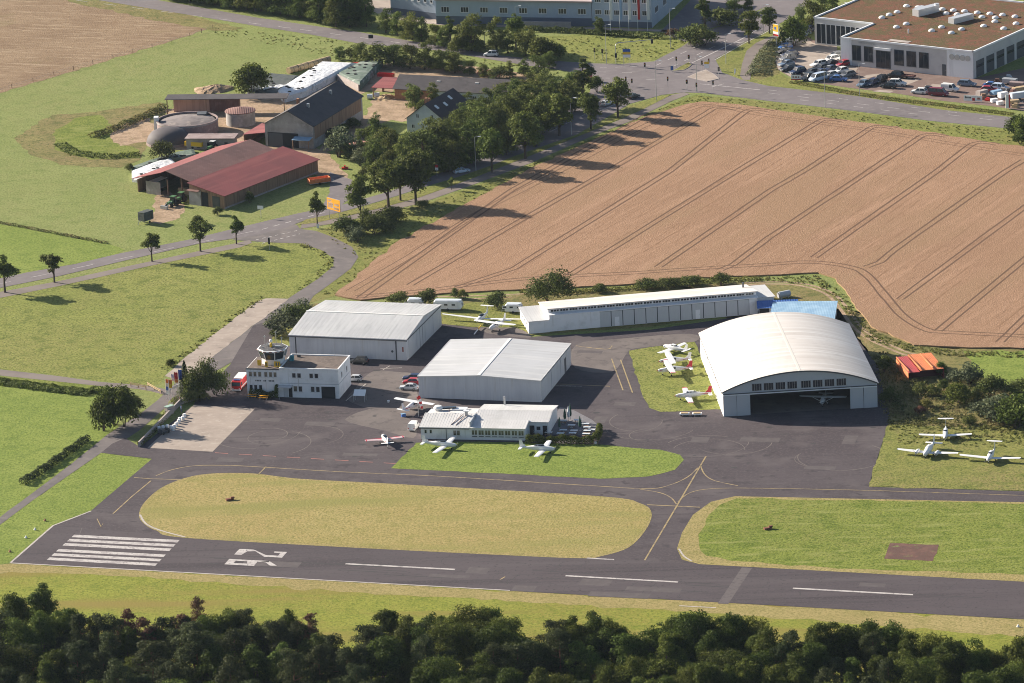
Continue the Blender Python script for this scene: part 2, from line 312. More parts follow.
def flat(name, W, z, m, parent=None, kind='structure', amp=0, step=2.5):
    if amp: W = ragged(W, amp, step)
    o = MB().add([(x,y,z) for x,y in W], [tuple(range(len(W)))])
    n = sum(W[i][0]*W[(i+1)%len(W)][1]-W[(i+1)%len(W)][0]*W[i][1] for i in range(len(W)))
    if n < 0: o.f = [tuple(reversed(o.f[0]))]
    ob = o.build(name, m, parent, fix=False)
    if parent is None: tag(ob, kind=kind)
    return ob
def sheet(name, px, z, m, smooth=0, **k): return flat(name, wpoly(px, smooth), z, m, **k)
def strip_w(mb, W, width, z):
    """a ribbon of the given width along world points"""
    n = len(W); V = []
    for i in range(n):
        a, b = W[max(i-1,0)], W[min(i+1,n-1)]; d = dist(a,b) or 1
        nx, ny = -(b[1]-a[1])/d*width/2, (b[0]-a[0])/d*width/2
        V += [(W[i][0]+nx,W[i][1]+ny,z),(W[i][0]-nx,W[i][1]-ny,z)]
    mb.add(V, [(2*i,2*i+1,2*i+3,2*i+2) for i in range(n-1)]); return mb
def line(mb, px, width, z, smooth=0):
    return strip_w(mb, [G(u,v) for u,v in (curve(px, smooth, False) if smooth else px)], width, z)
def dashes(mb, a, b, width, z, on, off):
    A, B = G(*a), G(*b); L = dist(A,B); d = ((B[0]-A[0])/L, (B[1]-A[1])/L); t = 0
    while t < L:
        e = min(t+on, L); strip_w(mb, [(A[0]+d[0]*t,A[1]+d[1]*t),(A[0]+d[0]*e,A[1]+d[1]*e)], width, z); t += on+off

base = [(-9000,-3000),(9000,-3000),(9000,16000),(-9000,16000)]
flat('ground', base, 0, M['pasture'])
sheet('stubble_field', [(-80,-60),(40,-20),(75,-3),(120,8),(215,27),(180,38),(100,63),(0,93),(-60,112),(-120,60)], .02, M['stubble'], amp=.5)
sheet('field_margin', [(40,-26),(75,-8),(150,6),(215,22),(245,28),(235,30),(215,31),(150,20),(75,3),(40,-12)], .03, M['ruderal'], amp=.6)
sheet('lower_pasture', [(-40,217),(0,223.5),(60,234.5),(108,243.5),(125,250),(118,254),(75,264),(25,272.5),(0,279),(-40,290)], .02, M['lawn'], amp=.4)
sheet('meadow', [(-40,300),(0,293),(60,281),(150,262),(230,245),(256,243),(301,243.5),(321,250),(333.5,258.5),(333.5,266),(318.5,278.5),(288.5,298.5),(266,298.5),(232,321),(207,341),(167,372),(160,384),(145,387),(100,381),(57,375.5),(0,369),(-40,364)], .02, M['meadow'], amp=.25)
sheet('hay_meadow', [(-40,375),(0,379),(57,382),(98,389),(120,400),(118,428),(107,435),(70,465),(22,501),(0,519),(-40,545)], .02, M['lawn'], amp=.3)
sheet('crop_strip', [(-40,371),(0,376),(57,382),(100,386),(104,392),(92,396),(50,391),(0,386),(-40,381)], .03, M['green_island'], amp=.3)
sheet('runway_verge', [(-60,575),(10,563.5),(1024,619.5),(1100,623.7),(1100,760),(-60,760)], .02, M['strip'])
sheet('runway_shoulder', [(-60,560),(0,565),(10,563.5),(1024,619.5),(1100,623.7),(1100,640),(1024,637),(700,612),(400,595),(100,575),(10,572),(-60,580)], .028, M['tan_edge'], amp=.5)
sheet('verge_slope', [(101,453),(152,459),(91,511),(53,525.6),(10,563.5),(-40,566),(-40,555),(32,501)], .024, M['lawn'], amp=.2)
# wheat: a real half-metre-high crop with soil wheel tracks, crop shade painted into their colour
wheat_px = [(335,296),(345,287),(363.5,271),(396,243.5),(438,221),(463.5,206),(512,180),(527,171),(597,139),(647,117),(687,105),(702,102.5),(735,105),(768,110),(868,124),(943,135),(985,142.5),(1024,147.5),(1090,158),(1140,200),(1120,362),(1060,352),(1024,349.5),(942,347.5),(914,346),(904,341),(888,333.5),(878,331),(863,316),(845.5,291),(835.5,279),(818,273.5),(768,276),(737,277),(687,278.5),(632,285),(582,287.5),(512,291),(456,293.5),(388,298),(361,301)]
WH = ragged(wpoly(wheat_px), .35, 3)
wm = MB(); n = len(WH)
wm.add([(x,y,.35) for x,y in WH], [tuple(range(n-1,-1,-1))]); wm.add([(x,y,z) for z in (0,.35) for x,y in WH], [(i,(i+1)%n,n+(i+1)%n,n+i) for i in range(n)], 1)
tag(wm.build('wheat_field', [M['wheat'], M['wheat_side']]), kind='structure')
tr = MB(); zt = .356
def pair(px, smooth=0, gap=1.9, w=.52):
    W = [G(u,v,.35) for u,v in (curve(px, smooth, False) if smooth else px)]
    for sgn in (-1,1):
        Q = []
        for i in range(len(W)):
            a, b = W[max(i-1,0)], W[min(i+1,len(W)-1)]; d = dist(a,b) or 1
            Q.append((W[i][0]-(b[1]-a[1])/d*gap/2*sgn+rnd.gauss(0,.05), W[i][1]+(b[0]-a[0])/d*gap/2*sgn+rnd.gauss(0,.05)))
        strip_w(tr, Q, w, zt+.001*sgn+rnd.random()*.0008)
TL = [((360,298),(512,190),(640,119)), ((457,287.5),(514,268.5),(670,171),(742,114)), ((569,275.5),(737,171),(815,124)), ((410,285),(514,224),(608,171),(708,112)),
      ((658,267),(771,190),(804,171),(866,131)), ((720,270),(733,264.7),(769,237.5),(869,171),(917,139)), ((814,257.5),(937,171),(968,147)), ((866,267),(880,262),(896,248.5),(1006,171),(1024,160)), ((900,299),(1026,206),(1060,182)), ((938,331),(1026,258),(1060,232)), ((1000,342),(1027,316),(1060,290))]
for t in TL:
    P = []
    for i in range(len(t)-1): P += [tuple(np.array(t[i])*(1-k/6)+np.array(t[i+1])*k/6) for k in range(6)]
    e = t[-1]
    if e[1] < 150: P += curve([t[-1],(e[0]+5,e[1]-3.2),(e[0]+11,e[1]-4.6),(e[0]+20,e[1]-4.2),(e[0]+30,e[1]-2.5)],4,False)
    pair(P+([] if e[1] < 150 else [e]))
rw = MB(); A_, B_ = np.array(G(570,276,.35)), np.array(G(737,171,.35)); dr = (B_-A_)/np.linalg.norm(B_-A_); nr_ = np.array([-dr[1],dr[0]])
def in_poly(p, W):
    c = False; j = len(W)-1
    for i in range(len(W)):
        if (W[i][1] > p[1]) != (W[j][1] > p[1]) and p[0] < (W[j][0]-W[i][0])*(p[1]-W[i][1])/(W[j][1]-W[i][1])+W[i][0]: c = not c
        j = i
    return c
WIN = wpoly(wheat_px)
for k in range(-60,60):
    o_ = k*3.1+rnd.uniform(-.5,.5); t = -160
    while t < 260:
        ln = rnd.uniform(6,30); a_, b_ = A_+nr_*o_+dr*t, A_+nr_*o_+dr*(t+ln)
        if rnd.random() < .5 and in_poly(a_,WIN) and in_poly(b_,WIN): strip_w(rw, [tuple(a_+(b_-a_)*q/4+nr_*rnd.gauss(0,.12)) for q in range(5)], rnd.uniform(.15,.4), .3535)
        t += ln+rnd.uniform(0,12)
tag(rw.build('thin_crop_rows', M['wheat_row'], fix=False), kind='structure')
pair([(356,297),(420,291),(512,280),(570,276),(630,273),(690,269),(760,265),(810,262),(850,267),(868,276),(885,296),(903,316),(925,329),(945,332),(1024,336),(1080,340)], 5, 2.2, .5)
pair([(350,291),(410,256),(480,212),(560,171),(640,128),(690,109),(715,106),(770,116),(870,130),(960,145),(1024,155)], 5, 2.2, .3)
tag(tr.build('wheel_tracks', M['shaded_soil'], fix=False), kind='structure')

# roads
ROADA = [(-60,303),(-20,294.5),(0,288),(60,276),(130,259.5),(200,243.5),(256,235.5),(285,228),(306,220),(342,212),(381,201),(431,185),(480,170.5),(512,157),(577,134.5),(607,117.5),(629.5,104),(662,95),
  (684,92.5),(702,93),(768,101),(853,111),(930.5,121),(1012,129),(1100,139),(1100,127),(1014,117.5),(943,110),(855.5,96),(768,86),(742,80),(722,72.5),(715,59),(743,43),(763,33),(778,24.5),(792,17),(803,8),(815,-8),
  (786,-8),(765,8),(750,16),(728,24),(706,31),(680,48),(662,57),(654,61.5),(622,64),(594,63.5),(562,61.5),(534,59),(500,55.5),(460,49),(430,44),(388,37.5),(358,32),(300,24),(256,17.5),(180,4),(145,-2),(80,-14),(0,-28),(-60,-36),
  (-60,-24),(0,-16),(97,0),(180,13.5),(256,26),(313,35),(361,44),(420,48.5),(456,53.5),(493,60),(530,66),(559,70),(582,74),(592,80),(590,92),(570,106),(540,124),(512,141),(480,158),(430,177),(388,192),(348,203.5),(298,213.5),(256,223.5),(190,239.5),(120,253.5),(75,264.2),(25,273),(0,278.5),(-20,283),(-60,291)]
sheet('road', ROADA, .05, M['road'])
sheet('junction_road', [(232,240),(256,233),(292,224),(297,225),(300,229),(316,231),(335,238),(352,247),(358.5,257),(351,268.5),(331,283.5),(313.5,296),(308,304),(283,325),(268,343),(250,352),(200,380),(180,404),(165,404),(185,383),(215,355),(256,323.5),(288.5,298.5),(318.5,278.5),(333.5,266),(333.5,258.5),(321,250),(301,243.5),(270,242.5)], .04, M['access'])
sheet('bike_path', [(-60,309),(0,298),(60,286),(150,266),(240,247.5),(252,243),(250,240),(235,243.5),(150,261.5),(60,281),(0,292),(-60,303)], .045, M['path'])
sheet('bike_path_east', [(300,229),(340,222.5),(381,213),(420,203.5),(470,186),(530,163.5),(597,134),(629,122),(672,101),(690,94),(684,92.5),(672,95),(622,119),(592,131),(530,156),(470,179.5),(420,197.5),(378,209),(338,218.5),(302,224)], .046, M['path'])
sheet('east_path', [(743,80),(740,76),(742,64),(746.5,51),(756,43),(774,35),(779.6,35),(766.5,44.5),(759,51),(754.7,60),(750,80)], .06, M['path'])
sheet('field_path', [(-60,361),(0,369.5),(57,376),(100,382),(145,385.5),(165,389),(168,396),(150,391),(137,389),(100,386),(57,381.5),(0,375.5),(-60,368)], .03, M['path'])
sheet('driveway', [(180,380),(170,388),(158,400),(140,414),(107,435),(70,465),(22,501),(8,511),(-40,549),(-40,558),(0,525),(32,501),(101,453),(125,440),(140,430),(165,408),(186,394)], .042, M['access'])
sheet('hedge_bank', [(316,231),(338,224),(381,214),(420,205),(470,188),(530,165),(597,136),(629,124),(672,103),(697,95),(768,102),(853,112),(930,122),(1012,130),(1100,140),(1100,160),(1024,148),(985,143),(868,124.5),(768,111),(702,104),(687,106),(647,118),(597,140),(527,172),(463,207),(438,222),(396,244.5),(363,272),(336,296),(308,304),(313.5,296),(331,283.5),(351,268.5),(358.5,257),(352,247),(335,238)], .015, M['verge'], amp=.2)
# traffic islands with kerbs
def island(name, px, m, mtop=None):
    W = wpoly(px); b = MB().prism(W, 0, .17); tag(b.build(name, M['grey_conc']), kind='structure')
    c = np.mean(W, 0); flat(name+'_top', [tuple(c+(np.array(p)-c)*.93) for p in W], .178, m)
island('traffic_island', [(687,77.5),(697,73),(706,70),(714,74.5),(719.5,79),(707,82)], M['concrete'])
island('median', [(672,71.5),(680,67),(689,62.5),(692,64.5),(689,67.5),(684,70.3)], M['verge'])
sheet('verge_wedge', [(297,225.5),(306,219.5),(342,212.5),(381,202),(431,186.5),(512,158.5),(577,136),(607,119),(629.5,105.5),(660,96.5),(672,94.5),(640,111),(610,123),(590,131.5),(530,156),(470,179.3),(420,197.3),(378,208.7),(338,218),(316,223),(302,224.5)], .07, M['verge'])
rm = MB()
dashes(rm, (-10,286), (262,229.5), .22, .056, 6, 6); dashes(rm, (262,229.5), (330,211), .3, .056, 2, 2)
for a, b in (((20,-7),(300,29.5)),((300,29.5),(400,43))): dashes(rm, a, b, .25, .056, 5, 7)
dashes(rm, (768,93), (1016,123), .22, .056, 4, 6); dashes(rm, (768,90), (1016,120), .2, .056, 3, 9); dashes(rm, (800,100), (930,116), .2, .056, 3, 6)
line(rm, [(692,63),(742,39),(757,30)], .4, .056); dashes(rm, (655,66), (715,38), .25, .056, 4, 4); dashes(rm, (672,67), (728,40), .25, .056, 4, 4)
line(rm, [(700,84),(760,90)], .35, .056); line(rm, [(712,87),(724,84)], .4, .056)
dashes(rm, (600,68), (650,66), .3, .056, 2, 2.5); dashes(rm, (600,78), (660,80), .2, .056, 3, 4); dashes(rm, (596,72), (640,73), .2, .056, 3, 5)
line(rm, [(715,60),(743,44),(763,34),(778,25.5)], .35, .057); line(rm, [(600,111),(625,100)], .3, .056); dashes(rm, (520,147), (600,107), .2, .056, 4, 5)
line(rm, [(744,42),(733,43.5),(723,44)], .5, .056)
dashes(rm, (262,243.5), (300,234), .4, .058, 1, 1); dashes(rm, (256,240), (300,230), .3, .058, 1, 1)
tag(rm.build('road_markings', M['white_paint'], fix=False), kind='structure')

# airfield surfaces
TAR = [(253,326),(262,323),(283,325),(272,338),(268,346),(285,352),(294,340),(330,332),(440,324),(474,327.6),(514,328),(531,337),(650,330),(758,314),(775,318),(800,318),(850,330),(878,366),(884,395),(890,414),(888,425),(880,450),(872,475),(869,487),(1024,491.5),(1100,494),(1100,624),(1024,619.5),(10,563.5),(53,525.6),(91,511),(152,459),(101,453),(112,444),(125,438),(140,447),(194,405),(196,399),(205,390),(230,365)]
sheet('apron', TAR, .06, M['asphalt'])
sheet('runway', [(10.5,563.4),(53,526),(177,536),(355,545.5),(1024,581.5),(1100,585.6),(1100,623.6),(1024,619.4)], .066, M['runway'])
sheet('worn_apron', [(395,372),(418,376),(418,396),(440,404),(405,416),(350,402),(356,388),(372,372)], .066, M['apron_light'], smooth=4)
sheet('worn_apron', [(576,345),(620,339),(690,334),(694,342),(640,348),(628,352),(612,372),(575,368)], .066, M['apron_light'], smooth=4)
sheet('pad_edge', [(479,328),(514,327.5),(531,336),(524,338),(490,334)], .066, M['apron_light'], smooth=3)
sheet('worn_apron', [(380,408),(412,421),(414,438),(385,431),(345,420)], .0672, M['apron_light'], smooth=4)
sheet('concrete_pad', [(194,405),(255,409),(212.5,452),(147.5,448)], .068, M['concrete'])
sheet('concrete_strip', [(266,298.5),(288.5,299),(256,323.5),(215,355),(185,383),(165,376),(200,345),(232,321),(256,302)], .05, M['concrete'], amp=.15)
sheet('shoulder_edge', [(139,515),(145,502),(165,486),(200,475),(250,473.5),(300,479),(400,484.5),(600,496.5),(640,503.5),(651.5,513),(646.5,529),(629,547.5),(601,556.5),(580,558.5),(500,555.2),(350,547.7),(184,538),(157,531),(144,524)], .072, M['tan_edge'], smooth=5)
sheet('infield_grass', [(140.5,515),(146,503.5),(166,487.5),(201,476.5),(250,475),(300,480.3),(400,486),(600,498),(639,505),(649.5,513.5),(644.5,528),(627.5,545.5),(600,554.5),(580,556.5),(500,553),(350,545.5),(185,536),(159,529),(146,522)], .08, M['island'], smooth=5, amp=.15)
sheet('shoulder_edge', [(735,496.5),(1024,502.5),(1100,504),(1100,586),(1024,582),(700,564.5),(682,560),(677,549),(682,533),(693,515),(711,502)], .072, M['tan_edge'])
sheet('infield_grass', [(737,498.5),(1024,504),(1100,505.5),(1100,578),(1024,575),(850,569),(745,562),(706,556),(699,545),(702,530),(709,515),(720,505)], .08, M['green_island'], amp=.3)
sheet('parking_grass', [(391,468.5),(416,443),(470,442),(530,443),(603,445),(631,448),(660,450),(680,455),(684,460),(675,470),(650,476.5),(600,479),(480,473)], .08, M['green_island' if 0 else 'lawn'], amp=.15)
sheet('parking_grass', [(629,351),(640,349),(694.6,342),(722,410),(716,409.5),(690,411),(660,412),(649,408),(640,389)], .08, M['meadow'], amp=.2)
sheet('field_grass', [(888,425),(880,450),(872,475),(869,487),(1024,491),(1100,493.5),(1100,420),(1024,425),(960,428),(905,425)], .08, M['verge'], amp=.25)
sheet('rough_grass', [(886,428),(882,405),(876,372),(868,350),(846,322),(838,300),(825,290),(800,284),(740,282),(640,288),(560,292),(480,298),(440,300),(410,303),(345,301),(310,304),(300,312),(300,330),(340,330),(440,322),(475,326),(516,327),(531,335),(650,327),(760,311),(800,306),(850,310),(866,316),(878,331),(888,334),(904,341),(914,346),(942,348),(1024,350),(1100,356),(1100,420),(1024,425),(990,426),(955,432),(905,426)], .018, M['ruderal'], amp=.3)
sheet('green_field', [(963,351),(1024,351),(1100,357),(1100,400),(1024,393),(1000,384),(975,374)], .03, M['lawn'], amp=.4)
sheet('glider_grass', [(441,310),(475,302),(520,303),(527,318),(531,333),(515,327.6),(475,327.3),(441,323.8)], .068, M['verge'], amp=.2)
sheet('bush_grass', [(268,346),(272,338),(283,325),(300,308),(312,305),(300,322),(290,340),(285,352)], .064, M['verge'], amp=.15)
tk = MB()
for off in (-.9,.9):
    W = [G(u,v) for u,v in curve([(745,284),(768,283),(800.5,284.5),(828,293),(843,307.5),(856,326),(873,339),(890,347),(906,353.5),(922,357)], 6, False)]
    Q = []
    for i in range(len(W)):
        a, b = W[max(i-1,0)], W[min(i+1,len(W)-1)]; d = dist(a,b) or 1
        Q.append((W[i][0]-(b[1]-a[1])/d*off, W[i][1]+(b[0]-a[0])/d*off))
    strip_w(tk, Q, .9, .03)
line(tk, [(400,295.5),(450,296.8),(512,294.5),(545,292.5)], .8, .03); line(tk, [(400,298.5),(450,299.8),(512,297)], .7, .03)
tag(tk.build('farm_track', M['dirt'], fix=False), kind='structure')
# painted runway markings
pm = MB(); zp = .075
TLc, TRc, BRc, BLc = [np.array(G(*p)) for p in ((74.2,535.0),(179.7,540.3),(155.3,566.1),(46.9,560.2))]
for i, t in enumerate((0, 3.0, 6.0, 10.2, 13.2, 16.2)):
    w0 = 1.75; T = 17.95
    a, b = TLc+(BLc-TLc)*t/T, TRc+(BRc-TRc)*t/T; c, d = TRc+(BRc-TRc)*(t+w0)/T, TLc+(BLc-TLc)*(t+w0)/T
    pm.add([(p[0],p[1],zp) for p in (d,c,b,a)], [(0,1,2,3)])
def digit(polys):   # pixel outlines measured on the photograph, one polygon each
    for P in polys: pm.add([(*G(200+x/7.314, 520+y/7.314), zp) for x, y in P], [tuple(range(len(P)))])
digit([[(250,254),(303,257),(345,232),(405,230),(395,219),(325,214),(288,214)], [(405,230),(470,272),(530,274),(545,262),(480,258),(395,219)], [(530,274),(600,278),(637,236),(545,232),(540,241),(586,245),(572,264),(545,262)]])
digit([[(178,326),(232,329),(275,290),(215,286)], [(275,290),(262,300),(345,304),(385,306),(505,309),(505,302),(395,296)], [(232,329),(244,317),(345,321),(325,334)], [(345,304),(385,306),(420,308),(395,338),(325,334),(345,321)], [(445,306),(505,302),(562,336),(512,336),(480,312)]])
for a, b in (((345.5,564),(455,569.7)),((565.5,576),(678,582.3)),((793,588.5),(913,595))): line(pm, [a,b], .75, zp)
line(pm, [(587,558.3),(614,559.9)], .6, zp)
tag(pm.build('runway_markings', M['white_paint'], fix=False), kind='structure')
em = MB()
line(em, [(11,563.2),(250,576.3),(510,590.7)], .45, zp); line(em, [(10.5,563),(53,525.9),(91,511.3)], .45, zp); line(em, [(185,537.3),(160,530.5),(146,524),(140,515)], .45, zp+.01, 4); line(em, [(679,549),(684,556.5),(692,561.5)], .4, zp+.01, 3)
line(em, [(679,606),(716,608)], .4, zp)
tag(em.build('edge_markings', M['pale_paint'], fix=False), kind='structure')
cb = MB(); line(cb, [(723,604),(747,568)], 2.2, .071); line(cb, [(72,556),(82,528)], .2, .071)
tag(cb.build('runway_joint', mat('joint_asphalt',(.092,.077,.079),.9,layers=[((.06,.05,.053),1,.5,.66)]), fix=False), kind='structure')
ym = MB()
line(ym, [(113,514),(131,497.5),(151,481)], .3, zp); line(ym, [(134,477.8),(151,479),(181,480)], .3, zp); line(ym, [(156,476),(172,470),(195,466),(225,465.6),(256,467),(340,472),(430,476),(520,481.5),(600,486.5),(650,489),(672,484.5),(688,477),(698,468)], .3, zp, 4)
line(ym, [(644.7,560.5),(674,511),(706,456.5)], .35, zp); line(ym, [(640,489.5),(660,493),(671,498),(676.5,504.5)], .3, zp+.001, 4); line(ym, [(700.5,466),(705,475),(715,481),(738,486)], .3, zp, 4); line(ym, [(678,502),(690,493),(712,489),(760,488.5),(880,491),(1024,495.8)], .25, zp+.002, 4); line(ym, [(647,505),(700,507.5)], .4, zp+.003)
line(ym, [(611.6,359),(623,390.5)], .3, zp); line(ym, [(620.6,360),(632.5,393)], .3, zp); line(ym, [(540,383.5),(610,386.5)], .3, zp); line(ym, [(500,580),(505,577)], .3, zp)
line(ym, [(576,346),(606,349.5),(612,346)], .35, zp, 3)
line(ym, [(259,474),(266,467)], .3, zp); line(ym, [(97,519),(101,527),(103,524)], .2, zp)
tag(ym.build('taxiway_lines', M['yellow_paint'], fix=False), kind='structure')
rl = MB(); dashes(rl, (215,453), (398,464), .38, zp, 3.2, 2.6)
tag(rl.build('stop_line', M['red_paint'], fix=False), kind='structure')
wl = MB(); line(wl, [(346,401),(366,384)], .25, zp); line(wl, [(383,370),(390,366)], .2, zp); line(wl, [(380,369),(402,368)], .2, zp)
for u in (555,560,566): line(wl, [(u,386),(u+16,386.5)], .25, zp)
tag(wl.build('parking_lines', M['pale_paint'], fix=False), kind='structure')
sm = MB()
for a in range(26):
    u = rnd.uniform(180,1010); v = 540+.0545*(u-177)+rnd.uniform(2,33); W = [G(u,v)]
    for k in range(rnd.randint(3,7)): W.append((W[-1][0]+rnd.uniform(-.3,1.3), W[-1][1]+rnd.uniform(.4,1.6)))
    strip_w(sm, W, rnd.uniform(.08,.16), .0695+a*.00003)
for a in range(20):
    u, v = rnd.choice([(rnd.uniform(260,400),rnd.uniform(415,460)), (rnd.uniform(590,650),rnd.uniform(400,440)), (rnd.uniform(700,870),rnd.uniform(425,485)), (rnd.uniform(660,860),rnd.uniform(425,470))]); W = [G(u,v)]; dx = rnd.uniform(-1,1)
    for k in range(rnd.randint(4,9)): W.append((W[-1][0]+dx+rnd.uniform(-.5,.5), W[-1][1]+rnd.uniform(-.9,.4)))
    strip_w(sm, W, rnd.uniform(.07,.13), .0695+a*.00003)
for k in range(26):
    u = rnd.uniform(180,900); v = 540+.0545*(u-177)+rnd.choice([rnd.uniform(10,26),rnd.uniform(14,20)]); L_ = rnd.uniform(20,90); line(sm, [(u,v),(u+L_,v+L_*.0545)], rnd.uniform(.15,.4), .0698+k*.00001)
for v0 in (9, 20, 29): line(sm, [(190,537+v0),(1024,582+v0)], .1, .0702)
tag(sm.build('tar_seams', M['seam'], fix=False), kind='structure')
am = MB()
for k in range(16):
    u, v = rnd.choice([(250,432),(300,430),(330,440),(270,445),(640,420),(660,440),(720,450),(780,455),(600,400),(840,455)]); c = G(u+rnd.uniform(-25,25), v+rnd.uniform(-8,8)); r_ = rnd.uniform(4,11); a0 = rnd.uniform(0,6.28); da = rnd.uniform(1.2,4.5)
    strip_w(am, [(c[0]+r_*math.cos(a0+da*i/20), c[1]+r_*math.sin(a0+da*i/20)) for i in range(21)], rnd.uniform(.12,.3), .0664+k*.00004)
tag(am.build('tyre_marks', M['apron_light'], fix=False), kind='structure')
st_ = MB()
for k in range(34):
    u, v = rnd.choice([(rnd.uniform(240,400),rnd.uniform(408,462)),(rnd.uniform(590,680),rnd.uniform(350,445)),(rnd.uniform(690,880),rnd.uniform(422,484)),(rnd.uniform(360,415),rnd.uniform(365,398))]); c = G(u,v); r_ = rnd.uniform(.2,.6)
    st_.add([(c[0]+r_*1.5*math.cos(i*.628)*rnd.uniform(.7,1.3),c[1]+r_*math.sin(i*.628)*rnd.uniform(.7,1.3),.0722+k*.00003) for i in range(10)],[tuple(range(10))])
tag(st_.build('oil_stains', M['seam'], fix=False), kind='structure')
pt = MB()
for k,(u,v,w_,h_) in enumerate(((625,404,5,3),(652,395,4,6),(760,440,9,3),(820,468,7,2.5),(700,440,4,4),(320,424,7,3),(270,420,5,2.5),(590,352,6,2),(850,440,3,6),(360,455,8,2),(600,420,3,5),(230,460,6,3))):
    c = G(u,v); a_ = -.22; q = [(-w_/2,-h_/2),(w_/2,-h_/2),(w_/2,h_/2),(-w_/2,h_/2)]
    pt.add([(c[0]+x*math.cos(a_)-y*math.sin(a_),c[1]+x*math.sin(a_)+y*math.cos(a_),.0706+k*.00003) for x,y in q],[(0,1,2,3)])
for k in range(9):
    u = rnd.uniform(250,1000); v = 542+.0545*(u-177)+rnd.uniform(4,30); c = G(u,v); w_, h_ = rnd.uniform(4,14), rnd.uniform(1.5,4); a_ = -.26
    pt.add([(c[0]+x*math.cos(a_)-y*math.sin(a_),c[1]+x*math.sin(a_)+y*math.cos(a_),.0711+k*.00003) for x,y in ((-w_/2,-h_/2),(w_/2,-h_/2),(w_/2,h_/2),(-w_/2,h_/2))],[(0,1,2,3)])
tag(pt.build('asphalt_patches', mat('patch_asphalt',(.068,.056,.059),.9,layers=[((.085,.071,.073),.5,.45,.65)]), fix=False), kind='structure')
sheet('rust_patch', [(890,543.5),(939,545),(933,561.5),(884,559)], .09, M['rust_patch'], amp=.15)
# farm yard and dealership yard
sheet('farm_yard', [(255,152),(280,140),(320,150),(331,120),(367,115),(372,100),(392,96),(415,100),(420,115),(402,122),(392,120),(370,128),(366,140),(326,152),(345,172),(352,180),(345,192),(331,180),(318,176),(300,170)], .02, M['dirt'], amp=.4)
sheet('farm_yard', [(364,90),(360,72),(372,66),(400,62),(470,66),(530,74),(552,80),(560,92),(530,96),(500,92),(400,75),(392,92)], .02, M['dirt'], amp=.5)
sheet('farm_yard', [(156,196),(165,190),(180,196),(185,210),(175,220),(160,224),(150,222)], .02, M['dirt'], amp=.5)
sheet('farm_yard', [(330,172),(352,180),(360,192),(340,206),(322,208),(330,192)], .024, M['road'], amp=.1)
sheet('rough_yard', [(14,138),(52,115),(95,112),(120,108),(160,102),(170,112),(150,130),(148,145),(140,160),(120,168),(60,165),(30,155)], .016, M['ruderal'], amp=.5)
sheet('green_bank', [(55,132),(75,118),(100,115),(112,125),(115,142),(140,150),(140,158),(90,160),(55,150)], .022, M['green_island'], amp=.5)
sheet('spoil_heap', [(110,136),(125,124),(150,118),(155,135),(146,142),(120,146)], .026, M['dirt'], amp=.6)
sheet('tarp_yard', [(165,110),(250,95),(300,75),(390,66),(400,80),(360,95),(280,130),(240,150),(170,150)], .018, M['dirt'], amp=.5)
sheet('dealer_yard', [(795,30),(813,40),(837,47),(838,59),(973,79),(1100,52),(1100,122),(1024,111),(990,106),(943,101),(896,93.5),(850,88),(810,82),(792,78),(778,70),(774,60),(777,50),(785,40)], .03, M['pavers'])
sheet('dealer_concrete', [(795,30),(813,43),(837,46),(838,61),(858,68),(850,80),(815,74),(798,72),(792,77.6),(778.5,69.5),(775,60),(778,50),(786,40)], .036, M['concrete'])
for k, P in enumerate([[(867,75),(884,73.5),(866,79),(858,79)], [(897,79.5),(922,79),(902,87),(886,87)], [(932,84),(961,86.3),(950,93),(925,92)], [(880,90),(894,91),(890,93),(872,91.5)]]):
    sheet('parking_bay', P, .042, M['concrete'])
sheet('works_yard', [(380,-10),(438,12),(440,22),(530,25.5),(600,27.5),(671,30),(672,32),(600,30),(530,28),(438,25),(385,18),(340,-8)], .03, M['concrete'])
sheet('works_yard', [(660,32),(672,20),(700,-10),(800,-10),(770,5),(745,16),(722,25),(700,32),(685,42)], .03, M['road'])
sheet('wild_meadow', [(536,58),(545,36),(600,34),(680,38),(690,40),(676,50),(655,60),(622,63),(594,62.5),(562,60.5)], .02, M['ruderal' if 0 else 'meadow'], amp=.3)
sheet('corner_verge', [(716,60),(743,44.5),(763,34.5),(776,26),(783,32),(780,40),(776,50),(774,64),(778,72),(792,79),(850,90),(943,103),(1014,113),(1014,117),(943,109.5),(855,95.5),(768,85.5),(742,79.5),(722,72)], .022, M['verge'], amp=.2)
sheet('path_verge', [(760,50),(768,44),(780,36),(786,38),(778,48),(775,62),(780,74),(760,80),(752,78)], .03, M['ruderal'], amp=.2)
# ------------------------------------------------------------------ building helpers
WC = {}
def window(par, x, y, z, w, h, rz=0, n=1, glass='glass', frame='frame', name='window', sill=True):
    k = (w,h,n,glass,frame,sill)
    if k not in WC:
        t = min(.12, w*.12) if (w,h) != (2.25,1.75) else .06; f = MB()
        f.box(-w/2,w/2,-.07,.05,-h/2,-h/2+t); f.box(-w/2,w/2,-.07,.05,h/2-t,h/2); f.box(-w/2,-w/2+t,-.072,.05,-h/2,h/2); f.box(w/2-t,w/2,-.072,.05,-h/2,h/2)
        for i in range(1,n): xx = -w/2+w*i/n; f.box(xx-t/2,xx+t/2,-.068,.05,-h/2+t,h/2-t)
        if sill: f.box(-w/2-.08,w/2+.08,-.16,.04,-h/2-.08,-h/2-.005)
        WC[k] = (f.mesh('window_frame', M[frame]), MB().box(-w/2+.01,w/2-.01,-.02,.03,-h/2+.01,h/2-.01).mesh('pane', M[glass]))
    o = link(name, WC[k][0], par, (x,y,z), rz); link('pane', WC[k][1], o); return o
